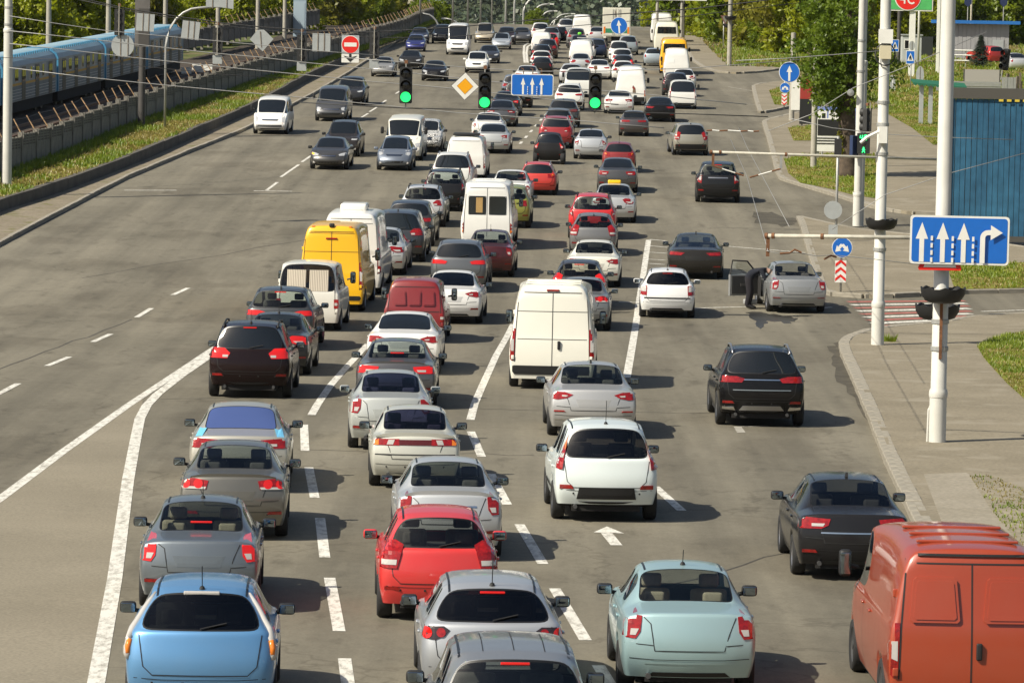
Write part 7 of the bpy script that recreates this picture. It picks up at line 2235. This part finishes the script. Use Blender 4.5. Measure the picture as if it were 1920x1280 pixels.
def crown_mesh(name, lobes, n, size, mat, seed):
    """leaf-sized quads through the volume of several lobes, thickest near their skins"""
    r_ = random.Random(seed)
    vv, ff = [], []
    tot = sum(l[3] * l[4] for l in lobes)
    for (cx, cy, cz, rx, rz) in lobes:
        k = int(n * rx * rz / tot)
        twigs = [Vector((r_.gauss(0, 1), r_.gauss(0, 1), r_.gauss(0, 1))).normalized() * r_.uniform(.45, 1.05) for _ in range(max(6, k // 26))]
        for i in range(k):
            t = twigs[i % len(twigs)]
            q = t + Vector((r_.gauss(0, .13), r_.gauss(0, .13), r_.gauss(0, .13)))
            c = Vector((cx + q.x * rx, cy + q.y * rx, cz + q.z * rz))
            u = Vector((r_.gauss(0, 1), r_.gauss(0, 1), r_.gauss(0, 1))).normalized()
            w = u.cross(Vector((r_.gauss(0, 1), r_.gauss(0, 1), r_.gauss(0, 1)))).normalized()
            s_ = size * r_.uniform(.6, 1.35)
            b = len(vv)
            vv += [c - u * s_, c + w * s_ * .55, c + u * s_, c - w * s_ * .55]
            ff.append((b, b + 1, b + 2, b + 3))
    return raw(name, vv, ff, mat, False)
def limb(m, a, b, r0, r1, seed, k=5):
    r_ = random.Random(seed); pts = []
    for i in range(k + 1):
        t = i / k
        pts.append(Vector(a).lerp(Vector(b), t) + Vector((r_.uniform(-1, 1), r_.uniform(-1, 1), 0)) * r0 * .6 * (1 if 0 < i < k else 0))
    m.tube(pts, [lerp(r0, r1, i / k) for i in range(k + 1)], 7)
TREES = []
def tree_kind(H, Rr, seed, mat, n, size, low=.15, trunk=.25):
    r_ = random.Random(seed)
    lobes = []
    for k in range(11):
        h = lerp(low, .93, k / 10)
        wd = Rr * (math.sin(math.pi * clamp(h * .82 + .14)) ** .7)
        for j in range(3 if k < 9 else 1):
            a = r_.uniform(0, 6.28); q = wd * r_.uniform(.25, .62) * (1 if k < 9 else .2)
            lobes.append((q * math.cos(a), q * math.sin(a), H * h + r_.uniform(-.3, .3), wd * r_.uniform(.36, .56) + .3, wd * r_.uniform(.28, .45) + .35))
    cm = crown_mesh('crown', lobes, n, size, mat, seed)
    m = MB()
    limb(m, (0, 0, -.3), (0, 0, H * .8), trunk, trunk * .25, seed, 7)
    for k in range(9):
        l = lobes[(k * 3 + 1) % len(lobes)]
        limb(m, (0, 0, H * lerp(.12, .6, k / 8)), l[:3], trunk * .4, .03, seed + k, 4)
    tm = m.mesh('trunk', BARK, True)
    return cm, tm
KINDS = [tree_kind(11, 4.6, 1, LEAF1, 9000, .26, .06), tree_kind(10, 4.2, 2, LEAF2, 8500, .26, .06), tree_kind(11.5, 4.4, 3, LEAF3, 8000, .27, .08), tree_kind(9.5, 4.4, 4, LEAF1, 8500, .25, .04)]
def tree(label, k, x, y, sc=1.0, z=None, group=None, name='tree'):
    root = tag(empty(name, (x, y, (g(y) if z is None else z) - .2), rnd.uniform(0, 6.28)), label, 'tree', group)
    root.scale = (sc, sc, sc * rnd.uniform(.92, 1.1))
    link('trunk', KINDS[k][1], root); link('crown', KINDS[k][0], root)
rt = random.Random(21)
kn = ['bright spring green', 'dark green', 'olive green', 'bushy light green']
for i in range(30):
    px = -60 + i * 27 + rt.uniform(-9, 9)
    d = pl([(-60, 330), (300, 375), (520, 450), (750, 540)], px) + rt.uniform(-12, 14)
    k = rt.choice([0, 0, 3, 0, 1, 2]) if px < 480 else rt.choice([1, 2, 1, 0, 3])
    tree(kn[k] + ' tree in the belt behind the metro tracks', k, (px - 960) / F * d, d, rt.uniform(.62, .95), group='tree belt behind the metro tracks', z=g(d) - 1.0)
for i in range(28):
    px = 1232 + i * 27 + rt.uniform(-10, 10)
    d = pl([(1232, 470), (1420, 400), (1500, 385), (1700, 410), (2000, 430)], px) + rt.uniform(-8, 14)
    k = rt.choice([1, 1, 0, 2, 3])
    tree(kn[k] + ' tree in the wood right of the road', k, (px - 960) / F * d, d, rt.uniform(.75, 1.1), group='wood right of the road')
for i in range(14):
    px = 1290 + i * 20 + rt.uniform(-6, 6)
    d = pl([(1290, 440), (1420, 385), (1600, 380)], px)
    k = rt.choice([0, 3, 1])
    tree(kn[k] + ' low bush at the edge of the right wood', k, (px - 960) / F * d, d, rt.uniform(.26, .42), group='bushes at the edge of the right wood', name='bush')
for (px, d, sc) in ((770, 470, .30), (790, 480, .34), (806, 490, .34), (820, 500, .3), (995, 640, .35), (985, 620, .3), (1006, 680, .3)):
    tree('dark green shrub beside the road near the crest', 1, (px - 960) / F * d, d, sc, group='shrubs by the crest', name='bush')
# the poplar by the road
pq = P(1587, 331, .14)
pop = tag(empty('poplar_tree', pq), 'tall leafy poplar with furrowed trunk beside the services sign', 'tree')
r_ = random.Random(5); lob = []
for k in range(15):
    h = 4.2 + k * .95
    for j in range(4):
        a = r_.uniform(0, 6.28); q = r_.uniform(.5, 1.95) * (1 if k > 0 else .65) * (1 - .03 * k)
        lob.append((q * math.cos(a) - .55, q * math.sin(a), h + r_.uniform(-.4, .4), r_.uniform(.9, 1.4), r_.uniform(.75, 1.2)))
LEAFP = leafmat('leaf_poplar', (.09, .155, .010), (.18, .245, .02))
link('crown', crown_mesh('crown', lob, 46000, .105, LEAFP, 9), pop)
link('leaf_tuft', crown_mesh('leaf_tuft', [(-.1, -.35, 2.0, .3, .45), (-.2, -.3, 1.3, .2, .3)], 260, .07, LEAF3, 10), pop)
m = MB()
for i, p_ in enumerate(range(1)):
    pts = [(0.05, 0, -.15), (.02, 0, .3), (0, 0, 1.2), (-.03, 0, 2.4), (-.05, 0, 3.6), (0, 0, 6), (0, 0, 10), (0, 0, 17)]
    m.tube(pts, [.62, .48, .40, .40, .38, .28, .18, .04], 12)
m.build('trunk', BARK, pop, smooth=True)
for k in range(16):
    l = lob[(k * 2 + 3) % len(lob)]
    m = MB(); limb(m, (0, 0, l[2] - 1.6), l[:3], .13, .03, 60 + k, 4); m.build('limb', BARK, pop, smooth=True)
# small fir
fr = tag(empty('fir_tree', P(1838, 126, .16)), 'small dark fir tree in front of the kiosk', 'tree')
vv, ff = [], []
for k in range(2600):
    h = r_.uniform(.15, 2.6); a = r_.uniform(0, 6.28); rad = (2.75 - h) * .5 * r_.uniform(.25, 1.0)
    c = Vector((rad * math.cos(a), rad * math.sin(a), h - rad * .25)); u = Vector((math.cos(a), math.sin(a), -.25)) * .20; w = Vector((-math.sin(a), math.cos(a), 0)) * .06
    b = len(vv); vv += [c - u, c + w, c + u, c - w]; ff.append((b, b + 1, b + 2, b + 3))
link('crown', raw('crown', vv, ff, plain('fir_needles', (.022, .035, .018), .7), False), fr)
m = MB(); m.tube([(0, 0, -.1), (0, 0, 2.7)], [.06, .015], 6); m.build('trunk', BARK, fr)

# ---- grass blades
GR1 = leafmat('grass_fresh', (.13, .20, .010), (.24, .29, .02), .3)
GR2 = leafmat('grass_dry', (.25, .21, .045), (.35, .28, .09), .3)
def blades(label, poly, zo, dens, h, mats, seed, frac=.5, w=.012):
    r_ = random.Random(seed)
    ms = [MB(), MB()]
    x0, x1 = min(p[0] for p in poly), max(p[0] for p in poly); y0, y1 = min(p[1] for p in poly), max(p[1] for p in poly)
    n = int((x1 - x0) * (y1 - y0) * dens)
    for _ in range(n):
        x, y = r_.uniform(x0, x1), r_.uniform(y0, y1)
        c = False
        for i in range(len(poly)):
            a, b = poly[i], poly[i - 1]
            if (a[1] > y) != (b[1] > y) and x < (b[0] - a[0]) * (y - a[1]) / (b[1] - a[1]) + a[0]: c = not c
        if not c: continue
        nzv = noise.noise(Vector((x * .35, y * .16, seed))) + .5 * noise.noise(Vector((x * 1.3, y * .6, seed + 5)))
        mb = ms[0] if nzv > frac - .5 + r_.uniform(-.25, .25) else ms[1]
        hh = h * r_.uniform(.5, 1.3) * (1.25 if mb is ms[0] else .8)
        z = g(y) + zo
        for q in range(3):
            a = r_.uniform(0, 6.28); dx, dy = math.cos(a), math.sin(a); l = r_.uniform(.2, .7) * hh
            mb.add([(x - dy * w, y + dx * w, z), (x + dy * w, y - dx * w, z), (x + dx * l, y + dy * l, z + hh)], [(0, 1, 2)])
    for mb, mt, nm_ in zip(ms, mats, ('grass_blades', 'dry_grass_blades')):
        if mb.v: tag(mb.build(nm_, mt), label, 'grass', None, 'stuff')
blades('short green grass of the lawn beside the tall pole', G1, .15, 130, .08, (GR1, GR2), 1, .30, .012)
blades('sparse grass tufts on the sandy verge', G2, .145, 60, .05, (GR1, GR2), 2, .55, .012)
blades('grass on the island behind the crossing', G3, .15, 60, .09, (GR1, GR2), 3, .5, .02)
for i, q in enumerate((G4, G5, G6, G7, G8)): blades('mown grass on the corner with the poplar', q, .15, 34, .10, (GR1, GR2), 10 + i, .52, .022)
blades('uneven grass of the verge below the fence', [p for p in VG if p[1] >= 130 and p[1] <= 460], .56, 30, .16, (GR1, GR2), 20, .66, .030)
blades('tall weeds at the foot of the fence', [(fx(y) + 1.0, y) for y in range(170, 471, 10)] + [(fx(y) + .1, y) for y in range(470, 169, -10)], .56, 36, .24, (GR1, GR1), 21, .3, .03)
blades('meadow grass before the kiosk', [(20, 270), (44, 270), (44, 344), (22, 344)], .16, 10, .18, (GR1, GR2), 22, .5, .04)
blades('meadow grass before the right wood', [(17, 346), (50, 346), (50, 420), (18, 420)], .12, 7, .25, (GR1, GR2), 23, .5, .05)
wt = tag(empty('weed_tuft', P(1667, 640, .14)), 'small green weed tuft at the foot of the corner pole', 'weed')
vv, ff = [], []
for k in range(70):
    a = r_.uniform(0, 6.28); rr = r_.uniform(0, .2); l = r_.uniform(.1, .26)
    b = len(vv); x, y = rr * math.cos(a), rr * math.sin(a)
    vv += [(x - .015, y, 0), (x + .015, y, 0), (x + l * .5 * math.cos(a), y + l * .5 * math.sin(a), l)]; ff.append((b, b + 1, b + 2))
link('leaves', raw('leaves', vv, ff, GR1, False), wt)

# ---- wooded hills far behind
HM = noise_mix('hill_floor', (.030, .040, .018), (.05, .055, .028), None, .01, .2)
def hz(x, y): return -12 + 150 * clamp((y - 1500) / 1500) ** .8 + 16 * noise.noise(Vector((x * .0032, y * .003, 3))) + 5 * noise.noise(Vector((x * .012, y * .01, 7)))
m = MB(); nx, ny = 60, 24
vv = [(-1200 + 2400 * i / nx, 1350 + 2400 * j / ny, hz(-1200 + 2400 * i / nx, 1350 + 2400 * j / ny)) for j in range(ny + 1) for i in range(nx + 1)]
m.add(vv, [(j * (nx + 1) + i, j * (nx + 1) + i + 1, (j + 1) * (nx + 1) + i + 1, (j + 1) * (nx + 1) + i) for j in range(ny) for i in range(nx)])
tag(m.build('hills', HM, smooth=True), kind='structure')
rh = random.Random(77)
HL = [leafmat('hill_leaf_dark', (.045, .068, .032), (.064, .088, .042), .15), leafmat('hill_leaf_olive', (.055, .072, .034), (.075, .090, .044), .15)]
for kk, mt in enumerate(HL):
    vv, ff = [], []
    for _ in range(1500):
        y = 1400 + 1500 * rh.random() ** 1.5
        x = rh.uniform(-.05, .075) * y
        s_ = rh.uniform(3.5, 7.5)
        c0 = Vector((x, y, hz(x, y) + s_ * .6))
        for q in range(64):
            dv = Vector((rh.gauss(0, 1), rh.gauss(0, 1), abs(rh.gauss(0, 1)))).normalized()
            c = c0 + Vector((dv.x * s_, dv.y * s_, dv.z * s_ * 1.1)) * rh.uniform(.5, 1.0)
            u = Vector((rh.gauss(0, 1), rh.gauss(0, 1), rh.gauss(0, 1))).normalized() * s_ * .17
            w = u.cross(dv + Vector((.3, .1, 0))).normalized() * s_ * .15
            b = len(vv); vv += [c - u, c + w, c + u, c - w]; ff.append((b, b + 1, b + 2, b + 3))
    tag(link('far_woods', raw('far_woods', vv, ff, mt, False)), 'mixed woodland covering the far hills', 'woods', None, 'stuff')
for i in range(9):
    y = rh.uniform(1750, 2200); x = rh.uniform(-.01, .03) * y
    bq_ = tag(empty('hill_house', (x, y, hz(x, y))), 'pale far house among the trees on the hill', 'house', 'houses on the far hill')
    m = MB(); m.box(-9, 9, -5, 5, -4, 9); m.build('wall', plain('far_wall', (.30, .26, .23), .9), bq_)
    m = MB(); m.box(-9.5, 9.5, -5.5, 5.5, 9.01, 10.2); m.build('roof', plain('far_roof', (.22, .10, .07), .9), bq_)

# ---- air that pales the far hills
HZ = bpy.data.materials.new('haze_air'); HZ.use_nodes = True
for n in list(HZ.node_tree.nodes): HZ.node_tree.nodes.remove(n)
_o = N(HZ.node_tree, 'ShaderNodeOutputMaterial'); _v = N(HZ.node_tree, 'ShaderNodeVolumePrincipled')
_v.inputs['Color'].default_value = (.80, .88, .95, 1); _v.inputs['Density'].default_value = .00002
HZ.node_tree.links.new(_v.outputs[0], _o.inputs['Volume'])
m = MB(); m.box(-2600, 2600, -80, 4600, -16, 190); tag(m.build('haze', HZ), 'thin pale haze over the whole road', 'haze', None, 'stuff')

# ---- the person leaning into the silver sedan, and its open door

finish_all()
gee = GEE['root']; gp_ = GEE['p']
DB_ = paint((.34, .35, .35), .45)
hy, hx = gp_['F'] - .28, -gp_['W'] / 2 + .02
dr = empty('door', (hx, hy, 0), R(-66)); dr.parent = gee
m = MB(); m.box(-.055, .055, -1.05, 0, .32, .98); m.build('door_skin', DB_, dr)
m = MB(); m.box(.056, .085, -1.0, -.04, .38, .94); m.build('door_lining', TUB, dr)
m = MB(); m.tube([(0, -.05, .98), (0, -.42, 1.38), (0, -.95, 1.42), (0, -1.03, .98)], .028, 6); m.build('window_frame', BLACKP, dr)
m = MB(); m.add([(0, -.1, .985), (0, -.44, 1.35), (0, -.94, 1.39), (0, -1.0, .985)], [(0, 1, 2, 3)]); m.build('window', glass((.72, .76, .74)), dr)
m = MB(); m.box(.03, .10, -.7, -.45, .62, .70); m.build('armrest', SEATM, dr)
m = MB(); m.box(hx - .035, hx + .05, gp_['D'] + .05, hy - .02, .36, .93); o_ = m.build('cabin_shade_slab', UNDER, gee)  # black slab on the uncut body stands for the shaded cabin
link('sill_box', rounded('sill_box', .42, .26, .16, plain('tool_box', (.30, .30, .29), .6), .3), gee, loc=(hx - .38, gp_['D'] - .05, .20))

def person():
    base = P(1404, 579)
    root = tag(empty('person', base, -lane_heading(base.y) * 0 + R(-6)), 'person in dark jacket and dark trousers bending into the open car door', 'person')
    # skeleton: x towards the car, z up
    J = {'pel': ((0, 0, .98), .155), 'wst': ((.10, .0, 1.14), .15), 'chs': ((.34, .0, 1.24), .17), 'nek': ((.52, 0, 1.22), .075), 'hed': ((.60, 0, 1.17), .09), 'hd2': ((.72, 0, 1.09), .095),
         'lh': ((-.02, .11, .92), .13), 'lk': ((.05, .13, .50), .10), 'la': ((-.02, .14, .11), .085), 'lt': ((.16, .15, .045), .045), 'lt2': ((.22, .15, .04), .035),
         'rh': ((-.02, -.11, .92), .13), 'rk': ((.02, -.14, .50), .10), 'ra': ((-.06, -.15, .11), .085), 'rt': ((.12, -.16, .045), .045), 'rt2': ((.18, -.16, .04), .035),
         'ls': ((.38, .19, 1.22), .085), 'le': ((.46, .24, .95), .055), 'lw': ((.62, .20, .76), .036), 'lp': ((.69, .19, .71), .035),
         'rs': ((.38, -.19, 1.22), .085), 're': ((.48, -.25, .96), .055), 'rw': ((.66, -.20, .80), .036), 'rp': ((.73, -.19, .75), .035)}
    E_ = [('pel', 'wst'), ('wst', 'chs'), ('chs', 'nek'), ('nek', 'hed'), ('hed', 'hd2'), ('pel', 'lh'), ('lh', 'lk'), ('lk', 'la'), ('la', 'lt'), ('lt', 'lt2'), ('pel', 'rh'), ('rh', 'rk'), ('rk', 'ra'), ('ra', 'rt'), ('rt', 'rt2'),
          ('chs', 'ls'), ('ls', 'le'), ('le', 'lw'), ('lw', 'lp'), ('chs', 'rs'), ('rs', 're'), ('re', 'rw'), ('rw', 'rp')]
    for sd in 'lr':
        px, py, pz = J[sd + 'p'][0]
        for k, (dy, ln) in enumerate(((-.03, .07), (-.012, .085), (.012, .08), (.03, .062))):
            J['%sf%d' % (sd, k)] = ((px + ln * .6, py + dy, pz - .02), .009); J['%sg%d' % (sd, k)] = ((px + ln, py + dy, pz - .05), .008)
            E_ += [(sd + 'p', '%sf%d' % (sd, k)), ('%sf%d' % (sd, k), '%sg%d' % (sd, k))]
        J[sd + 'h1'] = ((px + .01, py + (.045 if sd == 'r' else -.045), pz - .02), .010); J[sd + 'h2'] = ((px + .04, py + (.06 if sd == 'r' else -.06), pz - .045), .009)
        E_ += [(sd + 'w', sd + 'h1'), (sd + 'h1', sd + 'h2')]
    ks = list(J)
    me = bpy.data.meshes.new('body'); me.from_pydata([J[k][0] for k in ks], [(ks.index(a), ks.index(b)) for a, b in E_], [])
    ob = bpy.data.objects.new('body', me); COL.objects.link(ob)
    ob.modifiers.new('k', 'SKIN'); ob.modifiers.new('s', 'SUBSURF').levels = 2
    if not me.skin_vertices: me.skin_vertices.new()
    for i, k in enumerate(ks):
        sv = me.skin_vertices[0].data[i]; sv.radius = (J[k][1], J[k][1]); sv.use_root = (k == 'pel')
    dg = bpy.context.evaluated_depsgraph_get(); dg.update()
    e = bpy.data.meshes.new_from_object(ob.evaluated_get(dg)); bpy.data.objects.remove(ob)
    mats = [plain('dark_trousers', (.012, .010, .013), .95, var=.2, scale=6), plain('navy_jacket', (.008, .010, .017), .95, var=.2, scale=6), plain('skin', (.42, .26, .19), .6), plain('black_shoes', (.012, .011, .010), .5)]
    e.materials.clear()
    for q in mats: e.materials.append(q)
    for pg in e.polygons:
        c = pg.center; pg.use_smooth = True
        pg.material_index = 3 if c.z < .10 else (0 if c.z < .97 and c.x < .25 else (2 if (c.x > .53 and abs(c.y) < .13 and c.z > .9) or (c.x > .61 and c.z < .82) else 1))
    link('body', e, root)
    hr = bmesh.new(); bmesh.ops.create_icosphere(hr, subdivisions=2, radius=.108)
    for v in hr.verts: v.co = Vector((v.co.x * 1.1, v.co.y * .92, v.co.z))
    bmesh.ops.delete(hr, geom=[v for v in hr.verts if v.co.x + v.co.z * -.9 > .06], context='VERTS')
    hm = bpy.data.meshes.new('hair'); hr.to_mesh(hm); hr.free(); hm.materials.append(plain('dark_hair', (.03, .022, .016), .8))
    link('hair', hm, root, loc=(.665, 0, 1.14))
person()
